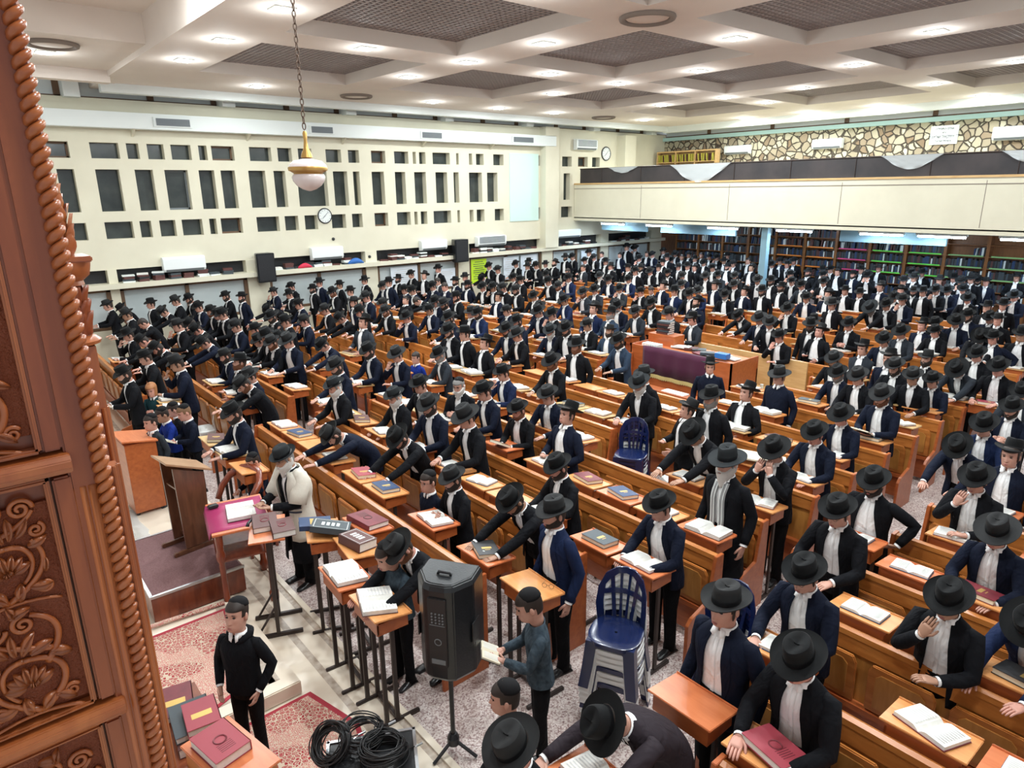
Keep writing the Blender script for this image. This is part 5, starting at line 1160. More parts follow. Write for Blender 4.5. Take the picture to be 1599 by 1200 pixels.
# recessed lamps
def lamp_proto():
    r = MB(); N = 4
    r.box(-.16, .16, -.16, -.12, -.02, .0); r.box(-.16, .16, .12, .16, -.02, 0); r.box(-.16, -.12, -.12, .12, -.02, 0); r.box(.12, .16, -.12, .12, -.02, 0)
    f = r.mesh('frame', M['white']); g = MB().box(-.12, .12, -.12, .12, -.035, 0).mesh('diffuser', M['lamp_glow'], bevel=.01); return f, g
fr_me, gl_me = lamp_proto()
LD = bpy.data.lights.new('ceiling_lamp_light', 'AREA'); LD.shape = 'DISK'; LD.size = .26; LD.energy = LAMP_W; LD.color = (.90, .97, 1.0)
LG = bpy.data.lights.new('ceiling_lamp_spill', 'POINT'); LG.energy = LAMP_W * .19; LG.color = (.90, .97, 1.0); LG.shadow_soft_size = .1
LAMPS = [(4.56, 10.58, CZ), (4.57, 13.24, CZ), (4.56, 15.6, CZ), (2.37, 16.9, 7.1), (4.1 - 1.1, 11.3, 7.62), (7.0, 18.25, CZ), (12.4, 18.35, CZ), (15.1, 18.5, CZ), (17.6, 18.45, CZ), (22.36, 18.3, CZ),
         (6.9, 12.4, CZ), (9.29, 14.75, CZ), (9.29, 12.4, CZ), (9.3, 10.05, CZ), (11.76, 12.47, CZ), (14.17, 14.88, CZ), (14.21, 12.52, CZ), (18.95, 14.83, CZ), (16.65, 12.5, CZ), (11.78, 7.64, CZ), (14.24, 10.13, CZ), (19.01, 12.5, CZ), (21.2, 12.4, CZ),
         (25.07, 15.61, CZ), (18.99, 10.09, CZ), (25.14, 13.14, CZ), (16.46, 7.58, CZ), (25.2, 10.67, CZ), (14.16, 5.15, CZ), (21.27, 7.61, CZ), (18.94, 5.18, CZ), (25.2, 7.6, CZ), (9.3, 5.2, CZ), (9.3, 2.7, CZ), (4.56, 5.6, CZ), (4.56, 3.1, CZ), (6.9, 2.75, CZ), (6.9, 7.6, CZ), (2.0, 6.0, 7.62), (1.6, 1.5, 7.62), (11.8, 2.8, CZ), (4.56, .6, CZ)]
for i, (x, y, z) in enumerate(LAMPS):
    t = empty('ceiling_lamp', (x, y, z))
    line = int(round(y / 2.4)) ; col_ = int(round(x / 2.4))
    tag(t, 'square white ceiling lamp, %s line from the right, %s out from the ark' % (ordn(line + 1), ordn(col_ + 1)), 'ceiling lamp', 'square ceiling lamps')
    for n_, me in (('frame', fr_me), ('diffuser', gl_me)):
        o = bpy.data.objects.new(n_, me); COL.objects.link(o); o.parent = t
    l = bpy.data.objects.new('light', LD); COL.objects.link(l); l.parent = t; l.location = (0, 0, -.05)
    l = bpy.data.objects.new('spill_light', LG); COL.objects.link(l); l.parent = t; l.location = (0, 0, -.28)

# far end: balcony, stone wall, bookcases ----------------------------
b = MB(); b.box(BX, BX + .16, -8, WY - .02, 3.22, 4.57); b.box(BX, RX, -8, WY, 3.12, 3.26)
struct(b.build('wall_balcony', M['white_wall']))
j = MB()
for y in (2.0, 5.9, 9.6, 13.4, 17.2): j.box(BX - .004, BX, y, y + .015, 3.3, 4.5)
j.box(BX - .012, BX, -8, WY - .02, 4.40, 4.42)
struct(j.build('trim_50', M['soot']))
struct(MB().box(BX - .03, BX + .2, -8, WY - .02, 4.57, 4.63).build('trim_51', M['pale_oak']))
struct(MB().box(BX + .2, RX, -8, WY, 3.10, 3.12).build('ceiling.003', M['steel_blue']))
scr = MB(); scr.box(BX + .05, BX + .07, -8, WY - .3, 4.63, 5.19)
o = scr.build('balcony_screen', M['lattice']); tag(o, 'black cloth screen stretched along the balcony rail', 'screen')
rl = MB(); rl.tube([(BX + .04, -8, 5.19), (BX + .04, WY - .3, 5.19)], .02)
for y in range(-7, 21, 2): rl.tube([(BX + .04, y + .3, 4.63), (BX + .04, y + .3, 5.19)], .014, 6)
rl.build('rail', M['metal_dark'], o)
def drape(y0, y1, dep, lab):
    g = MB(); n = 26; rings = []
    for i in range(n + 1):
        t = i / n; y = y0 + (y1 - y0) * t; zb = 5.20 - dep * math.sin(math.pi * t) ** 1.1; rings.append([(BX + .0 - .04 * math.sin(q * 3 + i * .9) * (q / 5) - .02, y, 5.20 + (zb - 5.20) * q / 5) for q in range(6)])
    g.loft(rings, False, False); ob = g.build('white_drape', M['voile'], smooth=True); tag(ob, lab, 'drape', 'white drapes over the balcony rail')
drape(18.9, 17.4, .22, 'small white drape near the column end of the balcony rail'); drape(15.9, 13.4, .62, 'large sagging white drape over the balcony rail by the yellow bookcase')
drape(8.6, 7.0, .38, 'gathered white drape over the balcony rail under the stone wall plaque'); drape(5.7, 4.4, .3, 'white drape at the right edge of the balcony rail')
struct(MB().box(RX + .35, RX + .6, -8, WY + .3, 3.2, 6.5).build('wall_stone', M['stone']))
struct(MB().box(RX + .6, RX + .7, -8, WY + .3, 0, 3.2).build('wall_far', M['walnut']))
struct(MB().box(RX + .2, RX + .5, -8, WY, 6.47, 6.62).build('trim_52', M['teal']))
struct(MB().box(RX + .45, RX + .55, -8, WY, 6.62, 7.5).build('wall_far_upper', M['clere']))
f = MB()
for y in range(-6, 21, 3): f.box(RX + .40, RX + .45, y + .4, y + .55, 6.62, 7.1)
f.box(RX + .4, RX + .45, -8, WY, 6.62, 6.68); struct(f.build('window_90', M['brown_frame']))
# blue steel column under the balcony
o = MB().box(BX + .22, BX + .42, 11.98, 12.2, 0, 3.12).build('trim_53', M['steel_blue']); struct(o)
# grey blue screens hung under the balcony ceiling
for y0, y1 in ((13.6, 16.9), (6.9, 9.9), (17.6, 20.0)): struct(MB().box(BX + .9, BX + 1.0, y0, y1, 2.72, 3.1).build('trim_%d' % int(60 + y0), M['steel_blue']))
tube_me = MB().tube([(0, -.6, 0), (0, .6, 0)], .028, 10).mesh('fluorescent_tube', M['tube_glow']); fix_me = MB().box(-.05, .05, -.64, .64, .03, .09).mesh('housing', M['white'])
TL = bpy.data.lights.new('tube_light', 'AREA'); TL.shape = 'RECTANGLE'; TL.size = .1; TL.size_y = 1.2; TL.energy = 34; TL.color = (.62, .80, 1.0)
for i, y in enumerate((19.0, 16.65, 13.85, 11.2, 8.5, 6.9, 4.9, 2.6)):
    t = empty('fluorescent_light', (BX + .45, y, 3.0)); tag(t, 'fluorescent tube under the balcony edge, %s from the left' % ordn(i + 1), 'tube light', 'fluorescent tubes under the balcony')
    for n_, me in (('tube', tube_me), ('housing', fix_me)):
        o = bpy.data.objects.new(n_, me); COL.objects.link(o); o.parent = t
    l = bpy.data.objects.new('light', TL); COL.objects.link(l); l.parent = t; l.location = (0, 0, -.06)
for i, y in enumerate((17.5, 13, 9, 5)):
    t = empty('fluorescent_light', (BX + 3.2, y, 3.02)); tag(t, 'fluorescent tube deep under the balcony, %s from the left' % ordn(i + 1), 'tube light', 'fluorescent tubes deep under the balcony')
    for n_, me in (('tube', tube_me), ('housing', fix_me)):
        o = bpy.data.objects.new(n_, me); COL.objects.link(o); o.parent = t
    l = bpy.data.objects.new('light', TL); COL.objects.link(l); l.parent = t; l.location = (0, 0, -.06)
# bookcases: one thing per bay, shelves as a part, books of its own
rnd = random.Random(7)
SH = [.55, .93, 1.31, 1.69, 2.07, 2.45]
case_me = MB(); case_me.box(-.02, .02, 0, .03, 0, 2.82); bw = 1.25
cm = MB()
cm.box(.0, .34, 0, .05, 0, 2.84); cm.box(.0, .34, bw - .05, bw, 0, 2.84); cm.box(.32, .34, .05, bw - .05, 0, 2.84); cm.box(0, .34, .05, bw - .05, 2.79, 2.84)
M['case_oak'] = wood('dark bookcase oak', (.20, .075, .02), (.28, .11, .032), sc=(6, 6, 1)); carc = cm.mesh('carcass', M['case_oak']); sm = MB()
sh_me = MB().box(.0, .32, .05, bw - .05, -.012, .012).mesh('shelf', M['case_oak'])
BC = [M['black_cover'], M['grey_cover'], M['navy_cover'], M['maroon'], M['black_cover'], M['grey_cover'], M['maroon'], M['white']]
bk_me = [MB().box(.04, .26, 0, .044, 0, .27).mesh('shelf_book', BC[i]) for i in range(8)]
wide_me = []
for i in range(6):
    q = MB(); y = .0; mats = BC[:4] + [M['white']]; rr = random.Random(i)
    while y < 1.10:
        w = rr.uniform(.03, .06); h = rr.uniform(.22, .30); q.mi = rr.choice([0, 1, 2, 3, 0, 1, 2, 0, 1, 3, 0, 1, 4]); q.box(.04, .25, y, y + w - .004, 0, h); y += w
    wide_me.append(q.mesh('books', mats))
edge_cols = [None, None, 'e_orange', 'e_orange', 'e_pink', 'e_green', 'e_green', 'e_green2', 'e_green2', None]
M['e_orange'] = mat('orange shelf label', (.85, .25, .03), .5); M['e_pink'] = mat('pink shelf label', (.75, .06, .22), .5); M['e_green'] = mat('green shelf label', (.15, .75, .08), .5); M['e_green2'] = mat('pale green shelf label', (.25, .5, .18), .5)
nb = 0
for k in range(13):
    y1 = 19.6 - k * bw; y0 = y1 - bw
    t = empty('bookcase', (RX - .05, y0, 0)); tag(t, 'tall oak bookcase bay against the far wall, %s from the left' % ordn(k + 1), 'bookcase', 'bookcases under the balcony')
    o = bpy.data.objects.new('carcass', carc); COL.objects.link(o); o.parent = t
    for s_, z in enumerate(SH):
        o = bpy.data.objects.new('shelf', sh_me); COL.objects.link(o); o.parent = t; o.location = (0, 0, z)
        ec = edge_cols[k - 2] if 0 <= k - 2 < 10 else None
        if ec and z > 1.2 and z < 2.3: MB().box(-.012, 0, .1, bw - .12, .0, .045).build('label_strip', M[ec], o)
        if s_ >= 4 and 1 <= k <= 11:
            y = .07; ii = 0
            while y < bw - .12 and nb < 300:
                b_ = bpy.data.objects.new('shelf_book', rnd.choice(bk_me)); COL.objects.link(b_); w = rnd.choice((1, 1.2, 1.4, .9)); b_.scale = (1, w, rnd.uniform(.85, 1.12))
                b_.location = (RX - .05, y0 + y, z + .012); b_.rotation_euler = (rnd.choice((0, 0, 0, .12)), 0, 0); y += .044 * w + .003 + (rnd.random() < .15) * .05
                tag(b_, 'upright book on the %s shelf of the %s bookcase from the left' % ('top' if s_ == 5 else 'second', ordn(k + 1)), 'book', 'books on the %s shelf of the %s bookcase' % ('top' if s_ == 5 else 'second', ordn(k + 1)))
                nb += 1
        else:
            b_ = bpy.data.objects.new('book_row', rnd.choice(wide_me)); COL.objects.link(b_); b_.location = (RX - .05, y0 + .07, z + .012)
            tag(b_, 'packed row of dark books, %s shelf from the floor in the %s bookcase' % (ordn(s_ + 1), ordn(k + 1)), 'books', None, 'stuff')
# upper gallery bookcase with yellow bound volumes
t = empty('gallery_bookcase', (RX - .5, 17.45, 4.3)); tag(t, 'light wooden bookcase of yellow volumes against the gallery stone wall', 'bookcase')
g = MB(); g.box(0, .35, 0, 3.1, 1.62, 1.68)
for y in (0, 1.03, 2.06, 3.06): g.box(0, .35, y, y + .04, 0, 1.62)
g.box(.33, .35, 0, 3.1, 0, 1.62); g.build('carcass', M['pale_oak'], t)
for z in (.75, 1.2): MB().box(0, .33, .04, 3.06, z - .015, z + .015).build('shelf', M['pale_oak'], t)
M['yellow_cover'] = mat('yellow binding', (.45, .40, .06), .5); yb = MB().box(.03, .25, 0, .045, 0, .32).mesh('yellow_book', M['yellow_cover']); gb = MB().box(.03, .25, 0, .03, 0, .31).mesh('dark_book', M['maroon'])
for z in (.765, 1.215):
    y = .08
    while y < 3.0:
        if min(abs(y - q) for q in (1.03, 2.06)) < .08: y += .09
        o = bpy.data.objects.new('yellow_book', yb if rnd.random() < .7 else gb); COL.objects.link(o); o.location = (RX - .5, 17.45 + y, 4.3 + z); o.rotation_euler = (-rnd.uniform(0, .2), 0, 0); y += .085
        tag(o, 'yellow or brown volume leaning on the %s shelf of the gallery bookcase' % ('lower' if z < 1 else 'upper'), 'book', 'volumes on the %s gallery shelf' % ('lower' if z < 1 else 'upper'))
# plaque
t = MB().box(RX + .30, RX + .34, 8.65, 9.5, 5.72, 6.33).build('wall_plaque', M['white']); tag(t, 'white plaque with Hebrew dedication on the stone wall', 'plaque')
def text(body, size, loc, rot, m, parent=None, name='lettering', ext=.002, align='CENTER'):
    cu = bpy.data.curves.new(name, 'FONT'); cu.body = body; cu.size = size; cu.extrude = ext; cu.align_x = align; cu.align_y = 'CENTER'
    o = bpy.data.objects.new(name, cu); COL.objects.link(o); o.location = loc; o.rotation_euler = rot
    dg = bpy.context.evaluated_depsgraph_get(); me = bpy.data.meshes.new_from_object(o.evaluated_get(dg)); COL.objects.unlink(o); bpy.data.objects.remove(o)
    me.materials.clear(); me.materials.append(m); o = bpy.data.objects.new(name, me); COL.objects.link(o); o.location = loc; o.rotation_euler = rot
    if parent: o.parent = parent
    return o
R90 = math.pi / 2
for body, s, z in (('אולם התפילה', .10, 6.22), ('ע"ש', .07, 6.10), ('ר\' יחזקאל שרייבר', .13, 5.97), ('ונשמת ישראל', .09, 5.83)): text(body[::-1], s, (RX + .295, 9.07, z), (R90, 0, -R90), M['ink'], t)
# wall clocks
def clock(loc, rz, R, lab):
    t = empty('wall_clock', loc, rz)
    tag(t, lab, 'clock')
    q = MB(); q.torus((0, 0, 0), R, R * .09, 32, 8, Matrix.Rotation(R90, 4, 'X')); q.build('rim', M['black'], t, smooth=True)
    q = MB(); q.lathe([(R, -.01), (R, .01)], 32); me = q.mesh('face', M['white']); me.transform(Matrix.Rotation(R90, 4, 'X')); o = bpy.data.objects.new('face', me); COL.objects.link(o); o.parent = t
    for k in range(12):
        a = k * math.pi / 6; text(str(12 if k == 0 else k), R * .2, (math.sin(a) * R * .78, -.018, math.cos(a) * R * .78), (R90, 0, 0), M['ink'], t, 'numeral')
    for a, L, w in ((-2.3, .6, .02), (.75, .8, .013)):
        q = MB(); q.add([(-w * R * 2, -.02, 0), (w * R * 2, -.02, 0), (w * R, -.02, L * R), (-w * R, -.02, L * R), (-w * R * 2, -.024, 0), (w * R * 2, -.024, 0), (w * R, -.024, L * R), (-w * R, -.024, L * R)], [(0, 1, 2, 3), (4, 7, 6, 5), (0, 4, 5, 1), (1, 5, 6, 2), (2, 6, 7, 3), (3, 7, 4, 0)])
        o = q.build('hand', M['ink'], t); o.rotation_euler = (0, a, 0)
clock((9.72, WY - .03, 3.67), 0, .225, 'round black-rimmed wall clock between the niches of the long wall')
clock((22.9, WY - .03, 5.85), 0, .27, 'round dark-rimmed wall clock high above the gallery corner')
# air conditioners
def aircon(loc, rz, w, h, lab, grille=False):
    t = empty('air_conditioner', loc, rz); tag(t, lab, 'air conditioner', 'wall air conditioners')
    q = MB(); q.prism([(0, 0), (-.16, .02), (-.21, .09), (-.21, h - .04), (-.17, h), (0, h)], 'x', 0, w); q.build('casing', M['ac_white'], t, bevel=.008)
    q = MB(); q.prism([(-.165, .018), (-.205, .085), (-.208, .083), (-.168, .014)], 'x', .06, w - .06); q.build('louvre', M['ac_grey'], t)
    if grille:
        q = MB()
        for k in range(5): q.box(.08, w - .08, -.222, -.21, h * .35 + k * .05, h * .35 + .03 + k * .05)
        q.build('front_grille', M['ac_grey'], t)
aircon((4.75, WY, 2.28), 0, 1.12, .42, 'white wall air conditioner nearest the ark above the book ledge')
aircon((9.1, WY, 2.30), 0, 1.08, .40, 'white wall air conditioner right of the first wall loudspeaker')
aircon((13.2, WY, 2.34), 0, 1.1, .36, 'white wall air conditioner left of the second wall loudspeaker')
aircon((15.7, WY, 2.33), 0, 1.4, .38, 'cream slatted air conditioner right of the second wall loudspeaker', True)
aircon((19.9, WY, 2.42), 0, 1.35, .34, 'white wall air conditioner beneath the balcony corner')
aircon((20.9, WY - .02, 5.95), 0, 1.25, .42, 'boxy air conditioner with grille high in the gallery corner', True)
aircon((RX + .35, 17.48, 5.74), -R90, 1.2, .36, 'white air conditioner on the stone wall above the yellow bookcase')
aircon((RX + .35, 13.6, 5.77), -R90, 1.15, .36, 'white air conditioner on the stone wall left of the plaque')
aircon((RX + .35, 7.62, 5.74), -R90, 1.3, .42, 'large white air conditioner on the stone wall right of the plaque')
# wall loudspeakers
def wallspk(x, z0, w, h, lab):
    t = empty('wall_loudspeaker', (x, WY - .36, z0)); tag(t, lab, 'loudspeaker', 'black wall loudspeakers')
    q = MB(); q.prism([(-w / 2, .12), (w / 2, .12), (w / 2 * .72, -.22), (-w / 2 * .72, -.22)], 'z', 0, h); q.build('cabinet', M['speaker'], t, bevel=.015).rotation_euler = (0, 0, math.pi)
    MB().box(-.05, .05, -.05, .33, h * .4, h * .55).build('bracket', M['metal_dark'], t)
    MB().box(-w / 2 * .85, w / 2 * .85, -.135, -.125, .05, h - .05).build('speaker_grille', M['black'], t)
wallspk(7.5, 1.80, .56, .86, 'black wall loudspeaker left, beside the first pillar of the window wall')
wallspk(14.75, 1.86, .62, .82, 'black wall loudspeaker right, beside the lime yellow poster')
# posters
def poster(x0, x1, z0, z1, m, lab, lines, name='poster'):
    t = MB().box(x0, x1, WY + .003, WY + .01, z0, z1).build(name, M[m]); tag(t, lab, 'poster', 'notices on the window panes'); 
    q = MB()
    for i in range(lines):
        z = z1 - .12 - i * (z1 - z0 - .2) / lines; w = (x1 - x0) * (.36 if i % 3 else .26); c = (x0 + x1) / 2; q.box(c - w, c + w, WY - .001, WY + .003, z, z + .022)
    q.build('printed_lines', M['ink'] if m != 'poster' else M['print'], t)
poster(15.5, 16.25, .95, 1.86, 'lime', 'lime yellow printed poster on the window', 9)
poster(12.0, 13.1, .95, 1.84, 'poster', 'large white notice on the pane left of the second loudspeaker', 10)
poster(13.9, 14.75, .95, 1.62, 'poster', 'white notice half hidden below the second loudspeaker', 8)
poster(17.1, 17.9, .95, 1.84, 'poster', 'white notice on the pane right of the lime poster', 8)
poster(18.0, 18.9, 1.0, 1.84, 'poster', 'pale blue-white notice next to the far pillar', 4)
poster(21.5, 22.4, 1.0, 1.8, 'poster', 'white notice in the window under the balcony', 5)
poster(24.2, 25.4, .95, 1.75, 'poster', 'white poster in the dark far corner window', 6)
# things on the ledge
kinds = [('maroon', .28, .2, .05), ('black_cover', .3, .2, .06), ('white', .3, .22, .04), ('maroon', .26, .19, .07), ('grey_cover', .29, .2, .055), ('pages', .28, .21, .045)]
kme = [MB().box(-a / 2, a / 2, -b_ / 2, b_ / 2, 0, c).mesh('ledge_book', M[m], bevel=.004) for m, a, b_, c in kinds]
for (a, b_) in SEC:
    x = max(a, 3.0) + .25; secn = SEC.index((a, b_))
    if a == 0: continue
    stackn = 0
    while x < b_ - .2:
        stackn += 1; z = 2.10
        for s_ in range(rnd.randint(1, 4)):
            i = rnd.randrange(6); o = bpy.data.objects.new('ledge_book', kme[i]); COL.objects.link(o); o.location = (x, WY - .06, z); o.rotation_euler = (0, 0, rnd.uniform(-.3, .3)); z += kinds[i][3]
            tag(o, 'book in pile %s from the left on the ledge, window bay %s' % (ordn(stackn), ordn(secn)), 'book', 'books in pile %s, ledge bay %s' % (ordn(stackn), ordn(secn)))
        x += rnd.uniform(.27, .42)
def bag(x, m, lab, sz):
    q = MB(); rings = []
    for k in range(7):
        t = k / 6; r = sz * math.sin(math.pi * (t * .9 + .07)) ** .7; rings.append([(x + (t - .5) * sz * 2.6, WY - .16 + r * .45 * math.cos(a), 2.10 + r * .42 + r * .42 * math.sin(a) * (1 + .12 * math.sin(3 * a + k))) for a in [2 * math.pi * i / 14 for i in range(14)]])
    o = q.loft(rings).build('cloth_bag', mat(lab, m, .7), smooth=True); tag(o, lab, 'bag'); return o
bag(8.85, (.60, .03, .07), 'crumpled crimson bag on the window ledge', .18); bag(10.62, (.03, .14, .45), 'blue bag hanging over the window ledge by the camera', .22)
for (x, lab) in ((9.95, 'small dark camera under the long wall clock'), (11.2, 'small black wall camera on the pillar of the window wall')):
    q = MB(); q.lathe([(.05, 0), (.05, .03), (.035, .05), (.0, .06)], 14); me = q.mesh('wall_camera', M['black'], True); me.transform(Matrix.Rotation(R90, 4, 'X')); o = bpy.data.objects.new('wall_camera', me); COL.objects.link(o); o.location = (x, WY, 2.93 if x < 10.5 else 2.28)
    if x > 10.5: o.location.y = WY - .03
    tag(o, lab, 'camera')
# hanging lamp on its chain
HL = cam_ray(482, 277); HL = Vector((HL.x, HL.y, HL.z)) * (6.4 / math.hypot(HL.x, HL.y)); HL = Vector((HL.x, HL.y, CAM_H + HL.z))
t = empty('hanging_lamp', HL); tag(t, 'opal glass bowl lamp hanging on a long bronze chain', 'hanging lamp')
q = MB(); z = .42; k = 0; top = 7.0 - HL.z
link = lambda zc, odd: [((.014 * math.cos(a)) if not odd else 0, (.014 * math.cos(a)) if odd else 0, zc + .030 * math.sin(a)) for a in [2 * math.pi * i / 12 for i in range(13)]]
while z < top:
    q.tube(link(z, k % 2), .0048, 6, False); z += .048; k += 1
q.build('chain', M['chain'], t, smooth=True)
MB().lathe([(.012, .38), (.02, .36), (.014, .30), (.022, .24), (.045, .19), (.05, .165), (.03, .155)], 20).build('finial', M['brass'], t, smooth='auto')
MB().lathe([(.04, .155), (.12, .135), (.158, .10), (.160, .085)], 28).build('upper_shade', M['opal'], t, smooth='auto')
MB().lathe([(.165, .085), (.168, .075), (.165, .055), (.150, .05), (.125, .035), (.12, .02)], 28).build('brass_ring', M['brass'], t, smooth='auto')
MB().lathe([(.13, .025), (.142, .0), (.135, -.03), (.105, -.07), (.06, -.10), (.015, -.115), (.001, -.116)], 28).build('bowl', M['opal'], t, smooth='auto')
# ---------------- pews, desks, books ----------------
PITCHX = .965
XK = [3.25 + PITCHX * k for k in range(20)]; XD = [3.1 + .95 * k for k in range(7)]
def end_panel_mesh():
    p = [(.06, 0), (-.46, 0), (-.46, .44), (-.40, .50), (-.13, .58), (-.06, 1.02), (.06, 1.02)]
    return MB().prism(p, 'y', -.018, .018).mesh('end_panel', M['redwood'], bevel=.004)
END = end_panel_mesh()
def seat_meshes():
    q = MB(); w = .235
    # folded seat: frame with rounded top corners and an inset lighter panel
    pts = [(-w, .44), (w, .44), (w, .80), (w - .03, .86), (-w + .03, .86), (-w, .80)]
    vs0 = [(-.085 - (p[1] - .44) * .05, p[0], p[1]) for p in pts]; vs1 = [(-.055 - (p[1] - .44) * .05, p[0], p[1]) for p in pts]
    n = len(pts); q.add(vs0 + vs1, [tuple(range(n)), tuple(range(n, 2 * n))[::-1]] + [(i, (i + 1) % n, n + (i + 1) % n, n + i) for i in range(n)])
    fr = q.mesh('folding_seat', M['oak'], bevel=.008)
    w = .175; pts = [(-w, .49), (w, .49), (w, .77), (w - .04, .81), (-w + .04, .81), (-w, .77)]
    q = MB(); vs0 = [(-.0935 - (p[1] - .44) * .05, p[0], p[1]) for p in pts]; vs1 = [(-.0845 - (p[1] - .44) * .05, p[0], p[1]) for p in pts]; n = len(pts)
    q.add(vs0 + vs1, [tuple(range(n)), tuple(range(n, 2 * n))[::-1]] + [(i, (i + 1) % n, n + (i + 1) % n, n + i) for i in range(n)])
    return fr, q.mesh('seat_inset', M['oak_panel'], bevel=.003)
SEATF, SEATI = seat_meshes()
def pew(x, y0, y1, label, seats=True, group='pews of folding seats'):
    t = empty('pew', (x, y0, 0)); tag(t, label, 'pew', group); L = y1 - y0
    q = MB()
    q.prism([(-.030, .30), (.0, .30), (.022, .97), (-.008, .97)], 'y', .02, L - .02)
    q.build('backrest', M['oak_panel'], t)
    q = MB(); q.prism([(-.036, .84), (-.012, .84), (.0, .985), (-.024, .985)], 'y', .02, L - .02); q.prism([(-.035, .965), (.045, .965), (.045, 1.0), (.01, 1.018), (-.03, 1.008)], 'y', .02, L - .02)
    q.build('top_rail', M['oak'], t)
    q = MB(); q.prism([(-.40, .40), (-.02, .38), (-.02, .42), (-.40, .435)], 'y', .02, L - .02) if not seats else q.box(-.10, -.03, .02, L - .02, .38, .43)
    q.box(-.03, -.0, .02, L - .02, .06, .36); q.build('seat_rail', M['redwood'], t)
    for yy in (0, L):
        o = bpy.data.objects.new('end_panel', END); COL.objects.link(o); o.parent = t; o.location = (0, yy, 0)
    if seats:
        n = max(1, int(L / .53)); 
        for i in range(n):
            yy = L * (i + .5) / n
            o = bpy.data.objects.new('folding_seat', SEATF); COL.objects.link(o); o.parent = t; o.location = (0, yy, 0)
            k = bpy.data.objects.new('inset_panel', SEATI); COL.objects.link(k); k.parent = o
    return t
PEWS = []
for k, x in enumerate(XK[:18]):
    segs = []
    near = {0: 4.35, 1: 4.0}.get(k, 3.12 if k < 13 else 3.3)
    if k == 4: segs = [(3.12, 4.15), (6.15, 9.85)]
    elif k == 3: segs = [(3.2, 9.85)]
    elif k == 7: segs = [(3.12, 6.3), (9.1, 9.85)]
    elif k in (8, 9): segs = [(3.12, 5.7), (9.1, 9.85)] if k == 8 else [(3.12, 5.6)]
    else: segs = [(near, 9.85)]
    if k < 17: segs.append((10.95, 18.2))
    for s_, (a, b_) in enumerate(segs):
        side = 'window side' if a > 10 else ('by the middle aisle' if a < 6 or len(segs) < 3 else 'left of the open space')
        pew(x, a, b_, 'oak pew of folding seats, %s line from the front, %s' % (ordn(k + 1), side)); PEWS.append((x, a, b_))
for k, x in enumerate(XD):
    pew(x, -.6, (1.75 if k == 0 else 2.2) - .0, 'oak pew in the right-hand block, %s line from the front' % ordn(k + 1)); PEWS.append((x, -.6, 2.2))
for k, (x, a) in enumerate(((2.30, 12.75), (1.36, 13.6))): pew(x, a, 18.2, 'oak pew standing on the marble strip, %s before the front line' % ordn(k + 1))
# desks
def desk_meshes(top, w=.50, d=.34):
    q = MB(); q.prism([(-d / 2, 1.075), (d / 2, 1.035), (d / 2, 1.053), (-d / 2, 1.093)], 'y', -w / 2, w / 2); q.prism([(d / 2 - .012, 1.05), (d / 2, 1.05), (d / 2, 1.066), (d / 2 - .012, 1.066)], 'y', -w / 2, w / 2)
    tp = q.mesh('tabletop', M[top], bevel=.004)
    q = MB(); q.box(-d / 2 + .03, d / 2 - .03, -w / 2 + .03, w / 2 - .03, .93, .945); q.box(-d / 2 + .03, -d / 2 + .045, -w / 2 + .03, w / 2 - .03, .945, 1.068); q.box(-d / 2 + .03, d / 2 - .03, -w / 2 + .03, -w / 2 + .045, .945, 1.035); q.box(-d / 2 + .03, d / 2 - .03, w / 2 - .045, w / 2 - .03, .945, 1.035)
    sh = q.mesh('book_shelf', M['redwood'])
    lg = MB().box(-.018, .018, -.012, .012, .0, .93).mesh('leg', M['metal_dark']); ft = MB().box(-.21, .21, -.018, .018, 0, .035).mesh('foot', M['metal_dark'], bevel=.005)
    return tp, sh, lg, ft
DM = {c: desk_meshes(c) for c in ('desk_top', 'desk_red', 'pale_oak')}
def desk(x, y, rz, kind, label, full=True, sled=False):
    tp, sh, lg, ft = DM[kind]
    t = empty('reading_desk', (x, y, 0), rz); tag(t, label, 'desk', 'reading desks')
    def a(n_, me, loc=(0, 0, 0)):
        o = bpy.data.objects.new(n_, me); COL.objects.link(o); o.parent = t; o.location = loc; return o
    a('tabletop', tp); a('book_shelf', sh)
    if True:
        for s_ in (-1, 1):
            o = a('leg', lg, (.0, s_ * .19, 0))
            if full or sled: a('foot', ft, (0, s_ * .19, 0))
            if sled: a('leg', lg, (-.10, s_ * .19, 0))
        if sled: MB().box(-.015, .015, -.19, .19, .03, .055).build('stretcher', M['metal_dark'], t)
    return t
# books
def open_book_mesh(w=.17, h=.25, t=.03, mt='pages', cover='burg'):
    q = MB(); n = 8
    for s_ in (-1, 1):
        prof = [(s_ * w * i / n, t * (1 - .25 * (i / n)) * (math.sin(min(1, i / n * 3.2) * math.pi / 2)) + .006) for i in range(n + 1)]
        rings = [[(x, -h / 2, .004), (x, -h / 2, z), (x, h / 2, z), (x, h / 2, .004)] for x, z in prof]
        q.mi = 0; q.loft(rings)
    q.mi = 1; q.box(-w - .006, w + .006, -h / 2 - .006, h / 2 + .006, 0, .004)
    q.mi = 2
    for s_ in (-1, 1):
        for i in range(9):
            y = -h / 2 + .025 + i * (h - .05) / 8.5; x0, x1 = sorted((s_ * w * .2, s_ * w * .88)); z = t * .93 + .007
            q.add([(x0, y, z + (.0012 if 1 else 0)), (x1, y, t * .78 + .0085), (x1, y + .008, t * .78 + .0085), (x0, y + .008, z + .0012)], [(0, 1, 2, 3)])
    return q.mesh('open_book', [M[mt], M[cover], M['print']])
OB = [open_book_mesh(), open_book_mesh(.15, .22, .022, 'pages', 'navy_cover'), open_book_mesh(.19, .28, .045, 'pages', 'maroon'), open_book_mesh(.12, .18, .018, 'pages_old', 'black_cover')]
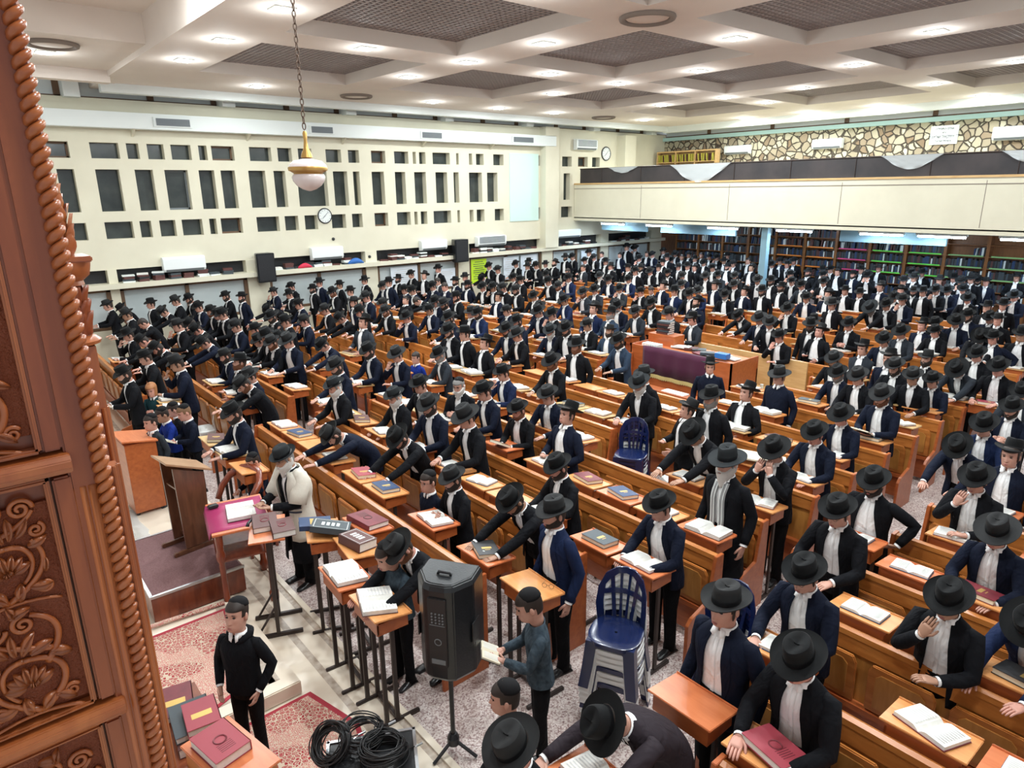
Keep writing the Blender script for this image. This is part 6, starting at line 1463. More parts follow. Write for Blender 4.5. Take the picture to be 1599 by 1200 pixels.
def closed_parts(w, h, t, cover):
    q = MB(); q.mi = 0; q.box(-w / 2, w / 2, -h / 2, h / 2, 0, .004); q.box(-w / 2, w / 2, -h / 2, h / 2, t - .004, t); q.box(-w / 2, -w / 2 + .005, -h / 2, h / 2, 0, t)
    q.mi = 1; q.box(-w / 2 + .005, w / 2 - .005, -h / 2 + .005, h / 2 - .005, .004, t - .004)
    q.mi = 2; q.box(-w * .22, w * .22, -h * .02, h * .10, t, t + .0006); q.box(-w * .12, w * .12, h * .16, h * .19, t, t + .0006)
    return q.mesh('closed_book', [M[cover], M['pages_old'], M['gold']])
CB = {c: closed_parts(.22, .30, .045, c) for c in ('burg', 'maroon', 'navy_cover', 'grey_cover', 'black_cover', 'pink_red', 'blue_cover')}
def big_book(name, loc, rz, w, h, t, cover, label, deco=None, tilt=0):
    r = empty(name, loc, 0); r.rotation_euler = (Matrix.Rotation(tilt, 4, 'Y') @ Matrix.Rotation(rz, 4, 'Z')).to_euler(); tag(r, label, 'book')
    q = MB(); q.box(-w / 2, w / 2, -h / 2, h / 2, 0, .005); q.box(-w / 2, w / 2, -h / 2, h / 2, t - .005, t); q.box(-w / 2, -w / 2 + .007, -h / 2, h / 2, 0, t)
    q.build('cover', M[cover], r, bevel=.0015)
    MB().box(-w / 2 + .007, w / 2 - .006, -h / 2 + .006, h / 2 - .006, .005, t - .005).build('pages', M['pages'], r)
    q = MB()
    if deco == 'frame':
        for a, b_, c, d_ in ((-.42, .42, -.44, -.425), (-.42, .42, .425, .44), (-.42, -.405, -.44, .44), (.405, .42, -.44, .44)): q.box(a * w, b_ * w, c * h, d_ * h, t, t + .0008)
        for i in range(4): q.box(-.16 * w, .16 * w, (-.22 + .13 * i) * h, (-.14 + .13 * i) * h, t, t + .0009)
        q.build('white_lettering', M['white'], r)
    elif deco == 'label':
        q.box(-.3 * w, .3 * w, -.02 * h, .16 * h, t, t + .0008); q.build('gold_lettering', M['gold'], r)
    elif deco == 'emboss':
        q.torus((0, 0, t), .16 * w, .006, 20, 5); 
        for i in range(5): q.box(-.2 * w, .2 * w, (.12 + .05 * i) * h, (.135 + .05 * i) * h, t, t + .0012)
        q.build('embossed_title', M['burg'] if cover != 'burg' else M['maroon'], r)
    return r
TILT = math.atan(.04 / .34)
def book(me, x, y, z, rz, label, name='open_book', tilt=0, group='books on the reading desks'):
    o = bpy.data.objects.new(name, me); COL.objects.link(o); o.location = (x, y, z)
    R_ = Matrix.Rotation(tilt, 4, 'Y') @ Matrix.Rotation(rz, 4, 'Z'); o.rotation_euler = R_.to_euler()
    tag(o, label, 'book', group); return o
rnd = random.Random(11)
DESKS = [(3.49, 3.86), (3.38, 2.1)]
def blocked(x, y):
    if any(math.hypot(x - dx, y - dy) < .47 and abs(x - dx) < .3 for dx, dy in DESKS): return True
    if 10.3 < x < 13.4 and 5.7 < y < 9.1: return True
    if 6.2 < x < 8.0 and 4.3 < y < 6.1: return True
    if 8.9 < x < 10.6 and 5.9 < y < 9.0: return True
    return False
rows_used = {}
for P in PEOPLE:
    x, y = P[0], P[1]
    if P[1] > 18.4 or P[0] > 20.6: continue
    right = y < 2.3 and x < 9.6
    xs = XD if right else XK
    k = min(range(len(xs)), key=lambda i: abs(xs[i] - .42 - x))
    if abs(xs[k] - .42 - x) > .2: continue
    if k == 0 and not (8 < y or right): continue
    rows_used.setdefault((right, k), []).append((y, P))
ndk = 0
BKC = ['burg', 'maroon', 'navy_cover', 'grey_cover', 'black_cover', 'pink_red']
for right in (False, True):
    xs = XD if right else XK
    for k in range(len(xs) if right else 18):
        L = sorted(rows_used.get((right, k), []), key=lambda q: q[0]); x = xs[k] - PITCHX + .235
        lo, hi = (-.3, 2.1) if right else (({1: 4.1}.get(k, 3.25)), 18.1)
        if k == 0: lo = 8.2 if not right else .2
        slots = [(y, P) for y, P in L]
        y = lo + .2
        while y < hi:
            if not (9.8 < y < 11.05) and all(abs(y - q[0]) > .5 for q in slots): slots.append((y, None)); 
            y += .27
        n_ = 0
        for y, P in sorted(slots, key=lambda q: q[0]):
            if P is None and (9.7 < y < 11.1 or math.hypot(x, y) > 12.5): continue
            if blocked(x, y): continue
            DESKS.append((x, y)); n_ += 1
            D = math.hypot(x, y); c = rnd.choice(['desk_top', 'desk_top', 'desk_red'] if D < 9 else ['desk_top', 'pale_oak', 'desk_top'])
            desk(x, y, 0, c, 'wooden reading desk, %s line%s, %s from the aisle' % (ordn(k + 1), ' of the right block' if right else '', ordn(n_)), D < 9)
            tz = 1.073
            wh = 'the %s desk from the aisle, %s line%s' % (ordn(n_), ordn(k + 1), ' of the right block' if right else '')
            if math.hypot(x - 3.28, y - 1.55) < .32: continue
            if P is not None and ('bare desk' in P[13] or 'behind the loudspeaker' in P[13]): continue
            if P is not None and P[4] in ('read', 'lean', 'low', 'clasp', 'stand', 'face', 'hips', 'up') and rnd.random() < .8:
                i = rnd.choice((0, 0, 1, 1, 2)); book(OB[i], x, y + rnd.uniform(-.04, .04), tz + .003, R90 + rnd.uniform(-.2, .2), 'open white-paged book on ' + wh, 'open_book', TILT)
            else:
                r_ = rnd.random()
                if r_ < .45: book(OB[rnd.choice((0, 1))], x, y, tz + .003, R90 + rnd.uniform(-.3, .3), 'open book lying on ' + wh, 'open_book', TILT)
                elif r_ < .8:
                    cc = rnd.choice(BKC); book(CB[cc], x, y, tz + .003, rnd.uniform(-.4, .4) + math.pi, 'closed %s book on %s' % ({'burg': 'burgundy', 'maroon': 'brown', 'navy_cover': 'navy', 'grey_cover': 'slate', 'black_cover': 'black', 'pink_red': 'crimson'}[cc], wh), 'closed_book', TILT)
for k, (x, ys_) in enumerate(((1.50, (12.3, 12.9, 13.5, 14.1, 14.8, 15.5, 16.2, 17.0)), (.62, (13.8, 14.5, 15.2, 16.0, 16.8)), (2.45, (11.5,)))):
    for i, y in enumerate(ys_):
        desk(x, y, 0, 'desk_red' if i % 2 else 'desk_top', 'wooden reading desk on the marble, %s column before the front line, %s from the aisle' % (ordn(k + 1), ordn(i + 1)))
        book(OB[i % 3], x, y, 1.076, R90 + .2 * (i % 3 - 1), 'open book on the marble side desk, %s column, %s from the aisle' % (ordn(k + 1), ordn(i + 1)), 'open_book', TILT)
big_book('closed_book', (3.32, 1.52, 1.10), 2.9, .24, .32, .05, 'pink_red', 'large crimson book at the bottom right desk before the man with glasses', 'emboss', TILT)
# ---------------- front desks, freestanding ----------------
desk(2.29, 5.09, math.radians(-4), 'desk_red', 'orange-topped free-standing desk with open book beside the marble strip', True, True)
desk(2.30, 4.50, math.radians(-3), 'desk_top', 'oak-topped free-standing desk nearest the cables, open book on it', True, True)
desk(2.62, 5.50, math.radians(-8), 'desk_top', 'oak desk carrying a thick book with brown label, next to the box desk', True, True)
desk(2.50, 6.02, math.radians(-20), 'desk_top', 'oak desk carrying two dark book boxes, by the rabbi', True, True)
desk(3.44, 3.86, math.radians(-3), 'desk_top', 'bare oak desk with spectacles before the man in open navy jacket', True, True)
desk(2.92, 5.85, math.radians(0), 'desk_red', 'orange desk with a large burgundy book at the pew end', True, False)
desk(3.34, 2.12, 0, 'desk_red', 'bare bright orange desk at the front right', True, False)
desk(1.75, 2.35, math.radians(-10), 'pale_oak', 'pale desk cut by the bottom edge under a cream book', True, True)
book(OB[2], 2.28, 5.09, 1.076, R90 - .1, 'thick open book on the orange free-standing desk', 'open_book', TILT)
book(OB[2], 2.28, 4.52, 1.076, R90 - .35, 'thick open book on the oak desk nearest the cables', 'open_book', TILT)
book(OB[3], 1.76, 2.35, 1.076, R90, 'cream open book on the desk at the bottom edge', 'open_book', TILT)
big_book('closed_book', (2.47, 6.14, 1.08), 1.2, .24, .32, .05, 'navy_cover', 'navy book box with gold and orange print, left on the box desk', 'label', TILT)
big_book('closed_book', (2.53, 5.90, 1.11), 1.0, .26, .38, .06, 'grey_cover', 'slate grey book box with white framed lettering, leaning on the navy one', 'frame', TILT + .12)
big_book('closed_book', (2.62, 5.50, 1.078), .2, .22, .32, .09, 'maroon', 'very thick brown book with silver lettering on the small oak desk', 'frame', TILT)
big_book('closed_book', (2.92, 5.85, 1.078), .15, .26, .38, .055, 'burg', 'large burgundy book with embossed ring near the pew end', 'emboss', TILT)
# spectacles and tissue
def specs(loc, rz, lab):
    q = MB()
    for s_ in (-1, 1): q.torus((0, s_ * .032, .02), .021, .0015, 16, 5, Matrix.Rotation(R90, 4, 'Y')); q.tube([(0, s_ * .052, .024), (.11, s_ * .055, .003)], .0015, 5)
    q.tube([(0, -.011, .024), (0, .011, .024)], .0015, 5)
    o = q.build('spectacles', M['lens'], smooth=True); o.location = loc; o.rotation_euler = (0, 0, rz); tag(o, lab, 'glasses')
specs((3.52, 3.74, 1.068), .5, 'thin folded spectacles on the bare oak desk')
q = MB(); rr = random.Random(2); rings = [[(.035 * (1 + .3 * rr.random()) * s_ * math.cos(a), .05 * s_ * math.sin(a) * (1 + .3 * rr.random()), z + rr.uniform(-.006, .006)) for a in [2 * math.pi * i / 10 for i in range(10)]] for s_, z in ((1, .006), (.9, .02), (.5, .04), (.15, .055))]
o = q.loft(rings).build('tissue', M['white']); o.location = (3.42, 4.52, 1.078); tag(o, 'crumpled white tissue on the desk by the loudspeaker', 'tissue')

# ---------------- rabbi's corner ----------------
o = MB().box(1.04, 2.0, 7.15, 8.60, .03, .34).build('bima_platform', M['mahog'], bevel=.006); tag(o, 'low mahogany platform with mauve carpet top beside the ark', 'platform')
MB().box(1.06, 1.98, 7.17, 8.58, .34, .346).build('carpet_top', M['carpet'], o)
e = MB(); e.box(1.035, 2.005, 7.135, 7.165, .325, .352); e.box(1.03, 1.06, 7.15, 8.6, .325, .352); e.box(1.035, 2.005, 8.585, 8.615, .325, .352); e.build('metal_edge', M['alu'], o)
MB().box(1.10, 1.94, 7.2, 8.55, .0125, .03).build('base', M['black'], o)
# brown lectern on the platform
t = empty('lectern', (1.72, 8.05, .346), math.radians(8)); tag(t, 'dark brown wooden lectern with worn sloping top on the platform', 'lectern')
q = MB(); q.prism([(-.26, .92), (.24, 1.14), (.24, 1.165), (-.26, .945)], 'x', -.21, .21, Matrix.Rotation(R90, 4, 'Z') @ Matrix.Rotation(0, 4, 'Z'))
q.build('sloping_top', M['walnut_top'], t, bevel=.004)
for s_ in (-1, 1):
    q = MB(); q.prism([(-.15, .06), (.15, .06), (.17, 1.07), (-.17, .93)], 'y' if 0 else 'x', s_ * .17 - .012, s_ * .17 + .012); o = q.build('side_panel', M['walnut'], t); o.rotation_euler = (0, 0, R90)
    q = MB(); q.box(-.27, .27, s_ * .17 - .022, s_ * .17 + .022, 0, .05); q.tube([(-.27, s_ * .17 - .022, .025), (-.27, s_ * .17 + .022, .025)], .03, 10); q.build('foot', M['walnut'], t, bevel=.006)
MB().box(-.14, .14, -.16, .16, .78, .80).build('shelf', M['walnut'], t)
MB().box(-.06, .06, -.16, .16, .10, .14).build('stretcher', M['walnut'], t)
# rabbi's table (orange top, purple cloth)
t = empty('table', (2.02, 7.18, 0), math.radians(-12)); tag(t, 'orange-topped table with crimson cloth in front of the rabbi', 'table')
MB().box(-.30, .30, -.42, .42, .95, .975).build('tabletop', M['desk_red'], t, bevel=.005)
q = MB(); q.box(-.26, .26, -.38, .38, .62, .64); q.box(-.26, -.24, -.38, .38, .64, .95); q.build('book_box', M['mahog'], t)
for sx in (-1, 1):
    for sy in (-1, 1):
        MB().lathe([(.035, 0), (.05, .03), (.052, .12), (.034, .15), (.03, .4), (.034, .62), (.05, .66), (.05, .72), (.036, .76), (.045, .95)], 14, (sx * .24, sy * .36, 0)).build('leg', M['mahog'], t, smooth='auto')
q = MB(); rings = []
for i in range(9):
    y = -.36 + .72 * i / 8; rings.append([(-.33 - .0, y, .90 + .02 * math.sin(i * 2)), (-.305, y, .978), (-.1, y, .980), (.15, y, .979), (.285, y, .981)])
o = q.loft(rings, False, False).build('table_cloth', M['magenta'], smooth=True); o.location = (2.02, 7.18, 0); o.rotation_euler = (0, 0, math.radians(-12)); tag(o, 'glossy crimson cloth with writing on the rabbi\'s table', 'cloth')
sol = o.modifiers.new('s', 'SOLIDIFY'); sol.thickness = .003
book(open_book_mesh(.19, .29, .05, 'pages', 'maroon'), 2.05, 7.15, .985, R90 - .25, 'large open book on the crimson cloth before the rabbi', 'open_book', 0, None)
q = MB(); q.box(-.06, .05, -.04, .04, 0, .035); o = q.build('telephone', M['black'], bevel=.01); o.location = (1.86, 7.49, .984); tag(o, 'small black device with white top at the corner of the crimson cloth', 'device')
# round backed chair
t = empty('armchair', (2.42, 8.1, 0), math.radians(200)); tag(t, 'mahogany chair with a rounded horseshoe back behind the rabbi\'s table', 'chair')
q = MB(); q.tube([(.22, -.27, .72), (.12, -.29, .86), (0, -.27, .97), (-.1, -.15, 1.05), (-.13, 0, 1.08), (-.1, .15, 1.05), (0, .27, .97), (.12, .29, .86), (.22, .27, .72)], [.035, .042, .045, .048, .05, .048, .045, .042, .035], 12); q.build('back_rail', M['mahog'], t, smooth=True)
MB().box(-.22, .24, -.25, .25, .42, .48).build('seat', M['mahog'], t, bevel=.015)
for sx, sy in ((-.19, -.22), (-.19, .22), (.2, -.22), (.2, .22)): MB().lathe([(.02, 0), (.03, .2), (.024, .42)], 12, (sx, sy, 0)).build('leg', M['mahog'], t, smooth='auto')
for y in (-.15, 0, .15): MB().tube([(-.17, y, .48), (-.11, y, 1.04)], .014, 8).build('spindle', M['mahog'], t)
# side stand with books and telephone
t = empty('book_stand', (2.03, 6.28, 0), math.radians(-22)); tag(t, 'small dark-legged stand with orange top carrying two old brown books', 'stand')
MB().box(-.17, .17, -.28, .28, 1.13, 1.15).build('tabletop', M['desk_red'], t, bevel=.004)
for s_ in (-1, 1):
    MB().box(-.018, .018, s_ * .18 - .016, s_ * .18 + .016, .05, 1.13).build('leg', M['metal_dark'], t)
    MB().box(-.24, .24, s_ * .18 - .02, s_ * .18 + .02, .012, .05).build('foot', M['metal_dark'], t, bevel=.004)
    MB().tube([(-.2, s_ * .18, .05), (0, s_ * .18, .36)], .012, 6).build('brace', M['metal_dark'], t)
MB().box(-.015, .015, -.18, .18, .20, .23).build('stretcher', M['metal_dark'], t)
big_book('closed_book', (2.04, 6.36, 1.15), -.3, .24, .32, .06, 'maroon', 'worn brown book with white sticker, rear of the two on the dark stand', 'emboss')
big_book('closed_book', (2.13, 6.13, 1.15), -.25, .22, .31, .065, 'maroon', 'worn brown book with frayed pages, front of the two on the dark stand', 'emboss')
q = MB(); q.tube([(-.07, 0, .02), (-.05, 0, .045), (.05, 0, .045), (.07, 0, .02)], [.022, .014, .014, .022], 8); o = q.build('telephone_handset', M['black'], smooth=True); o.location = (1.93, 6.46, 1.15); o.rotation_euler = (0, 0, .8); tag(o, 'black handset lying beside the brown books', 'handset')
# red-brown stand at the left and plastic sheet
t = empty('reading_stand', (1.66, 10.30, 0), math.radians(3)); tag(t, 'tall red-brown solid reading stand on wheels in front of the blazer boy', 'stand')
q = MB(); q.box(-.20, .20, -.26, .26, .06, 1.08); q.build('body', M['redwood'], t, bevel=.005)
q = MB(); q.prism([(-.23, 1.14), (.22, 1.06), (.22, 1.08), (-.23, 1.16)], 'y', -.30, .30); q.build('sloping_top', M['desk_red'], t)
for sx in (-.16, .16):
    for sy in (-.2, .2): MB().lathe([(.02, 0.012), (.028, .03), (.02, .06)], 10, (sx, sy, 0)).build('caster', M['black'], t)
q = MB(); rr = random.Random(5); rings = []
for i in range(14):
    y = 8.75 + 1.6 * i / 13; rings.append([(1.0 + .07 * j + rr.uniform(-.03, .03), y + rr.uniform(-.03, .03), max(.018, .42 * math.exp(-((j - 2.0) / 2.2) ** 2) * (1 - .5 * i / 13) + rr.uniform(-.03, .03))) for j in range(8)])
o = q.loft(rings, False, False).build('plastic_sheet', M['sheet'], smooth=True); tag(o, 'crumpled translucent plastic sheet on the marble floor by the ark', 'plastic sheet')
# ---------------- rugs, books, cables ----------------
def rug(pts, z, lab):
    c = Vector((sum(p[0] for p in pts) / len(pts), sum(p[1] for p in pts) / len(pts), 0)); t = MB().prism([(p[0] - c.x, p[1] - c.y) for p in pts], 'z', 0, .008).build('rug', M['rug_edge']); t.location = (c.x, c.y, z)
    MB().prism([((p[0] - c.x) * .95, (p[1] - c.y) * .95) for p in pts], 'z', .008, .0095).build('rug_field', M['rug'], t); tag(t, lab, 'rug')
rug([(-.4, 6.72), (1.66, 6.74), (1.40, 5.42), (.9, 5.2), (-.4, 5.2)], .156, 'red and cream patterned persian rug on the marble step by the ark')
rug([(-.3, 5.10), (1.45, 5.12), (1.86, 5.13), (2.02, 4.50), (1.70, 3.3), (-.3, 3.1)], .0125, 'red and cream patterned persian rug below the step, under the cable case')
q = MB(); q.mi = 0; q.tube([(.6, 6.90, .18), (1.1, 6.86, .19), (1.66, 6.82, .18)], .03, 8, flat=.6)
o = q.build('rolled_rug_edge', M['rug'], smooth=True); tag(o, 'curled up dark edge of a rug against the platform', 'rug')
# side table with crimson book
t = empty('side_table', (.84, 3.86, 0), math.radians(12)); tag(t, 'small orange-topped table at the bottom left below the ark', 'table')
MB().box(-.17, .17, -.31, .31, .93, .95).build('tabletop', M['desk_red'], t, bevel=.004)
MB().box(-.15, .15, -.29, .29, .78, .93).build('apron', M['oak'], t)
for sx in (-1, 1):
    for sy in (-1, 1): MB().box(sx * .13 - .02, sx * .13 + .02, sy * .27 - .02, sy * .27 + .02, .0125, .8).build('leg', M['oak'], t)
big_book('closed_book', (.81, 3.93, .95), math.radians(12) + math.pi, .24, .33, .07, 'pink_red', 'large crimson book with embossed title on the orange side table', 'emboss')
# cabinet of books beside the ark
t = empty('book_cabinet', (.72, 4.62, 0)); tag(t, 'low wooden cabinet below the ark rope moulding, holding a pile of books', 'cabinet')
MB().box(-.20, .18, -.45, .38, .0125, .70).build('body', M['ark_light'], t, bevel=.005)
MB().box(-.22, .20, -.47, .40, .70, .715).build('top', M['ark'], t)
for nm, loc, rz, w, h, tt, c, lab, deco in (('closed_book', (.75, 4.42, .715), -.15, .22, .32, .075, 'maroon', 'dark brown upright-spined book at the bottom of the book pile', None), ('closed_book', (.77, 4.50, .79), -.1, .26, .36, .05, 'grey_cover', 'slate book with small white sticker under the crimson one', None),
    ('closed_book', (.82, 4.42, .84), -.12, .22, .30, .055, 'pink_red', 'crimson book with gold title and sticker on top of the pile', 'label'), ('closed_book', (.73, 4.84, .715), -.2, .26, .36, .05, 'burg', 'faded mauve-burgundy book with a label at the rear of the pile', 'label')):
    big_book(nm, loc, rz + math.pi, w, h, tt, c, lab, deco)
# flight case and cable coils
t = empty('flight_case', (1.72, 3.72, 0), math.radians(-28)); tag(t, 'black flight case with aluminium edges under the coiled cables', 'case')
MB().box(-.30, .34, -.24, .24, .022, .40).build('body', M['black'], t)
q = MB()
for sx in (-.30, .34):
    for sy in (-.24, .24): q.box(sx - .012, sx + .012, sy - .012, sy + .012, .022, .405)
for sy in (-.24, .24): q.box(-.31, .35, sy - .012, sy + .012, .39, .41)
for sx in (-.30, .34): q.box(sx - .012, sx + .012, -.25, .25, .39, .41)
q.build('edge_trim', M['alu'], t)
MB().box(.05, .15, -.262, -.25, .25, .32).build('latch', M['alu'], t)
def coil(c, R, n, seed, lab, tiltv):
    rr = random.Random(seed); q = MB(); T = Matrix.Rotation(tiltv[0], 4, 'X') @ Matrix.Rotation(tiltv[1], 4, 'Y'); pts = []
    N = 26
    for k in range(n):
        ox, oy, rr_, zz, ph = rr.uniform(-.02, .02), rr.uniform(-.02, .02), R * rr.uniform(.68, 1.08), rr.uniform(0, .10), rr.random() * 6
        for i in range(N):
            a = 2 * math.pi * i / N; v = T @ Vector((ox + rr_ * math.cos(a), oy + rr_ * math.sin(a) * .95, zz + .015 * math.sin(2 * a + ph))); pts.append(v)
    # smooth jumps
    sm = [pts[0]]
    for p in pts[1:]: sm.append(sm[-1].lerp(p, .75))
    q.tube(sm, .0055, 6); e = sm[-1]
    q.tube([e, e + Vector((.05, -.02, -.01)), e + Vector((.11, -.03, -.02))], .0048, 6)
    o = q.build('cable_coil', M['rubber'], smooth=True); o.location = c; tag(o, lab, 'cable', 'coiled cables on the flight case')
    MB().tube([e + Vector((.10, -.03, -.02)), e + Vector((.16, -.035, -.02))], [.008, .009], 8).build('plug', M['alu'], o)
    return o
coil((1.58, 3.98, .46), .145, 26, 1, 'left standing coil of black cable on the flight case', (.35, -.75))
coil((1.82, 3.68, .43), .17, 30, 2, 'right large round coil of black cable on the flight case', (-.1, .12))
coil((1.78, 3.92, .43), .15, 16, 3, 'rear coil of black cable half hidden behind the others', (.1, .05))
# ---------------- loudspeaker on pole ----------------
t = empty('pole_loudspeaker', (2.46, 3.72, 0), math.atan2(-2.46 * 0 + .62, .78) * 0 + math.radians(33)); tag(t, 'large black loudspeaker on a pole seen from behind with handle on top', 'loudspeaker')
z0, z1 = .84, 1.665
outl = [(-.17, .20), (-.17, -.20), (-.12, -.245), (.10, -.19), (.215, -.08), (.215, .08), (.10, .19), (-.12, .245)]
outl = [(-.18, -.225), (.02, -.225), (.17, -.12), (.19, -.06), (.19, .06), (.17, .12), (.02, .225), (-.18, .225)]
q = MB(); n = len(outl)
rings = [[(x * s_, y * s_, z) for x, y in outl] for s_, z in ((.90, z0), (1, z0 + .035), (1.0, z1 - .05), (.93, z1 - .01), (.86, z1))]
q.loft(rings); spk = q.build('cabinet', M['speaker'], t, bevel=.012); spk.rotation_euler = (0, 0, math.pi); 
q = MB(); q.tube([(-.035, -.05, z1 + .0), (-.035, -.045, z1 + .022), (-.035, .045, z1 + .022), (-.035, .05, z1)], .012, 8); q.build('top_handle', M['black'], t, smooth=True)
MB().box(-.06, .0, -.055, .055, z1 - .003, z1 + .002).build('handle_recess', M['rubber'], t)
q = MB(); q.box(-.204, -.186, -.075, .075, z0 + .15, z1 - .10); q.build('rear_panel', M['rubber'], t, bevel=.006)
q = MB()
for zz in (.60, .575, .55, .525):
    for yy in (-.045, -.02, .01, .04): q.tube([(-.21, yy, z0 + zz), (-.203, yy, z0 + zz)], .007, 8)
q.build('sockets', M['ac_grey'], t); q = MB(); q.box(-.207, -.203, -.06, .06, z0 + .50, z0 + .505); q.box(-.207, -.203, -.055, .055, z0 + .17, z0 + .21); q.torus((-.204, 0, z0 + .36), .026, .004, 16, 5, Matrix.Rotation(R90, 4, 'Y')); q.build('panel_marks', M['ac_grey'], t)
for s_ in (-1, 1): MB().box(-.06, .06, s_ * .222 - .004, s_ * .222 + .004, z0 + .28, z0 + .46).build('side_handle', M['rubber'], t)
MB().tube([(0, 0, .10), (0, 0, z0 + .05)], .019, 12).build('pole', M['black'], t)
MB().lathe([(.05, .0), (.05, .06), (.03, .10)], 14, (0, 0, .10)).build('collar', M['black'], t)
for k in range(3):
    a = k * 2.094 + .5; MB().tube([(0, 0, .14), (.2 * math.cos(a), .2 * math.sin(a), .02)], .014, 8).build('leg', M['black'], t)
# ---------------- stacking chairs ----------------
def plastic_chair_meshes():
    q = MB(); n = 28; w0 = .215
    # seat: rounded rounded-square shell
    rings = []
    for s_, z in ((.05, .435), (.6, .437), (.92, .445), (1.0, .437), (1.0, .405), (.95, .405)):
        rings.append([(.01 + .215 * s_ * math.copysign(abs(math.cos(a)) ** .7, math.cos(a)), .22 * s_ * math.copysign(abs(math.sin(a)) ** .7, math.sin(a)), z) for a in [2 * math.pi * i / n for i in range(n)]])
    q.loft(rings, True, False); seat = q
    legs = []
    for sx, sy in ((1, 1), (1, -1), (-1, 1), (-1, -1)):
        l = MB(); rings = []
        for z, e in ((.43, 0), (.2, .02), (0, .045)):
            cx, cy = sx * (.175 + e), sy * (.175 + e); wdt = .042 - .012 * (.43 - z)
            rings.append([(cx, cy, z), (cx - sx * wdt * 1.6, cy + sy * .012, z), (cx - sx * wdt * 1.6, cy + sy * .026, z), (cx + sx * .026, cy + sy * .026, z), (cx + sx * .026, cy - sy * wdt * 1.6, z), (cx + sx * .012, cy - sy * wdt * 1.6, z)])
        l.loft(rings); legs.append(l)
    bk = MB()
    def bp(y, z): return (-.20 - .16 * (z - .43) - .0 + .10 * (y / .2) ** 2 * (1 if z > .5 else .6), y, z)
    # outer hoop
    hoop = [(-.205, .43), (-.215, .60), (-.205, .74), (-.16, .84), (-.08, .885), (0, .895), (.08, .885), (.16, .84), (.205, .74), (.215, .60), (.205, .43)]
    rings = []
    for i, (y, z) in enumerate(hoop):
        c = Vector((0, y, z)); inn = Vector((0, y * .76, z - (.055 if z > .8 else 0))) ; a, b_ = bp(c.y, c.z), bp(inn.y, inn.z)
        rings.append([Vector(a), Vector(a) + Vector((.016, 0, 0)), Vector(b_) + Vector((.016, 0, 0)), Vector(b_)])
    bk.loft(rings)
    for y0, wd in ((-.095, .03), (-.032, .022), (.032, .022), (.095, .03)):
        rings = []
        for z in frange(.43, .86, .07):
            yy = y0 * (.75 + .45 * (z - .43) / .43); rings.append([Vector(bp(yy - wd / 2, z)), Vector(bp(yy - wd / 2, z)) + Vector((.012, 0, 0)), Vector(bp(yy + wd / 2, z)) + Vector((.012, 0, 0)), Vector(bp(yy + wd / 2, z))])
        bk.loft(rings)
    rings = [[Vector(bp(y, .66)), Vector(bp(y, .66)) + Vector((.012, 0, 0)), Vector(bp(y, .70)) + Vector((.012, 0, 0)), Vector(bp(y, .70))] for y in (-.19, -.1, 0, .1, .19)]; bk.loft(rings)
    ap = MB()
    for s_ in (-1, 1): ap.box(.19, .202, -.17, .17, .37, .42) if s_ == 1 else ap.box(-.17, .17, -.20, -.19, .37, .42)
    ap.box(-.17, .17, .19, .20, .37, .42)
    return seat, legs, bk, ap
def plastic_chair(m):
    seat, legs, bk, ap = plastic_chair_meshes(); t = empty('stacking_chair')
    seat.build('seat', M[m], t, smooth='auto'); bk.build('backrest', M[m], t, smooth='auto')
    for l in legs: l.build('leg', M[m], t)
    ap.build('apron', M[m], t); return t
protos = {}
def stack(x, y, rz, n, colors, where):
    for i in range(n):
        m = colors[min(i, len(colors) - 1)] if i < n - 1 else colors[-1]
        if m not in protos: protos[m] = plastic_chair(m); c = protos[m]
        else: c = copy_tree(protos[m])
        c.location = (x + math.cos(rz) * (.0 + .012 * i), y + math.sin(rz) * (.012 * i), .0 + .062 * i); c.rotation_euler = (0, 0, rz)
        col_ = 'navy' if m == 'navy_plastic' else 'white'
        tag(c, '%s plastic chair, %s from floor in the stack %s' % (col_, ordn(i + 1), where) if n > 1 else '%s plastic chair %s' % (col_, where), 'chair', 'plastic stacking chairs')
stack(3.80, 3.16, math.radians(205), 8, ['navy_plastic', 'white_plastic', 'white_plastic', 'navy_plastic', 'white_plastic', 'white_plastic', 'white_plastic', 'navy_plastic'], 'at the aisle front')
stack(7.02, 5.72, math.radians(205), 7, ['white_plastic', 'navy_plastic', 'white_plastic', 'white_plastic', 'navy_plastic', 'navy_plastic', 'navy_plastic'], 'beside the long-coated old man')
stack(7.25, 5.02, math.radians(160), 3, ['white_plastic'], 'in the open space')
stack(4.72, 8.55, math.radians(185), 1, ['white_plastic'], 'behind the man bent low')
stack(3.05, 12.0, math.radians(170), 1, ['white_plastic'], 'near the children and the first pew')
stack(4.55, 2.62, math.radians(190), 5, ['white_plastic', 'navy_plastic'], 'behind the dark-vested man')
stack(9.9, 4.3, math.radians(180), 1, ['navy_plastic'], 'right of the pulpit')
# ---------------- pulpit in the middle of the hall ----------------
t = empty('pulpit', (11.05, 6.72, 0)); tag(t, 'broad red-brown pulpit desk in the centre of the hall with papers on top', 'pulpit')
q = MB(); q.box(0, .035, 0, 2.45, 0, 1.2); q.box(0, .95, 0, .035, 0, 1.2); q.box(0, .95, 2.415, 2.45, 0, 1.2); q.box(.9, .95, 0, 2.45, 0, .95); q.build('body', M['redwood'], t, bevel=.004)
MB().box(.03, .93, .03, 2.42, 1.10, 1.13).build('desktop', M['desk_red'], t)
MB().box(.55, .93, 1.75, 2.42, 1.13, 1.36).build('book_box', M['redwood'], t)
q = MB(); rings = []
for i in range(25):
    y = .48 + 1.62 * i / 24; w_ = .012 * math.sin(i * 1.1); rings.append([(.35, y, 1.142), (-.02, y, 1.215), (-.03 + w_, y, 1.1), (-.035 + w_ * 1.5, y, .9), (-.03 + w_ * 1.3, y, .64)])
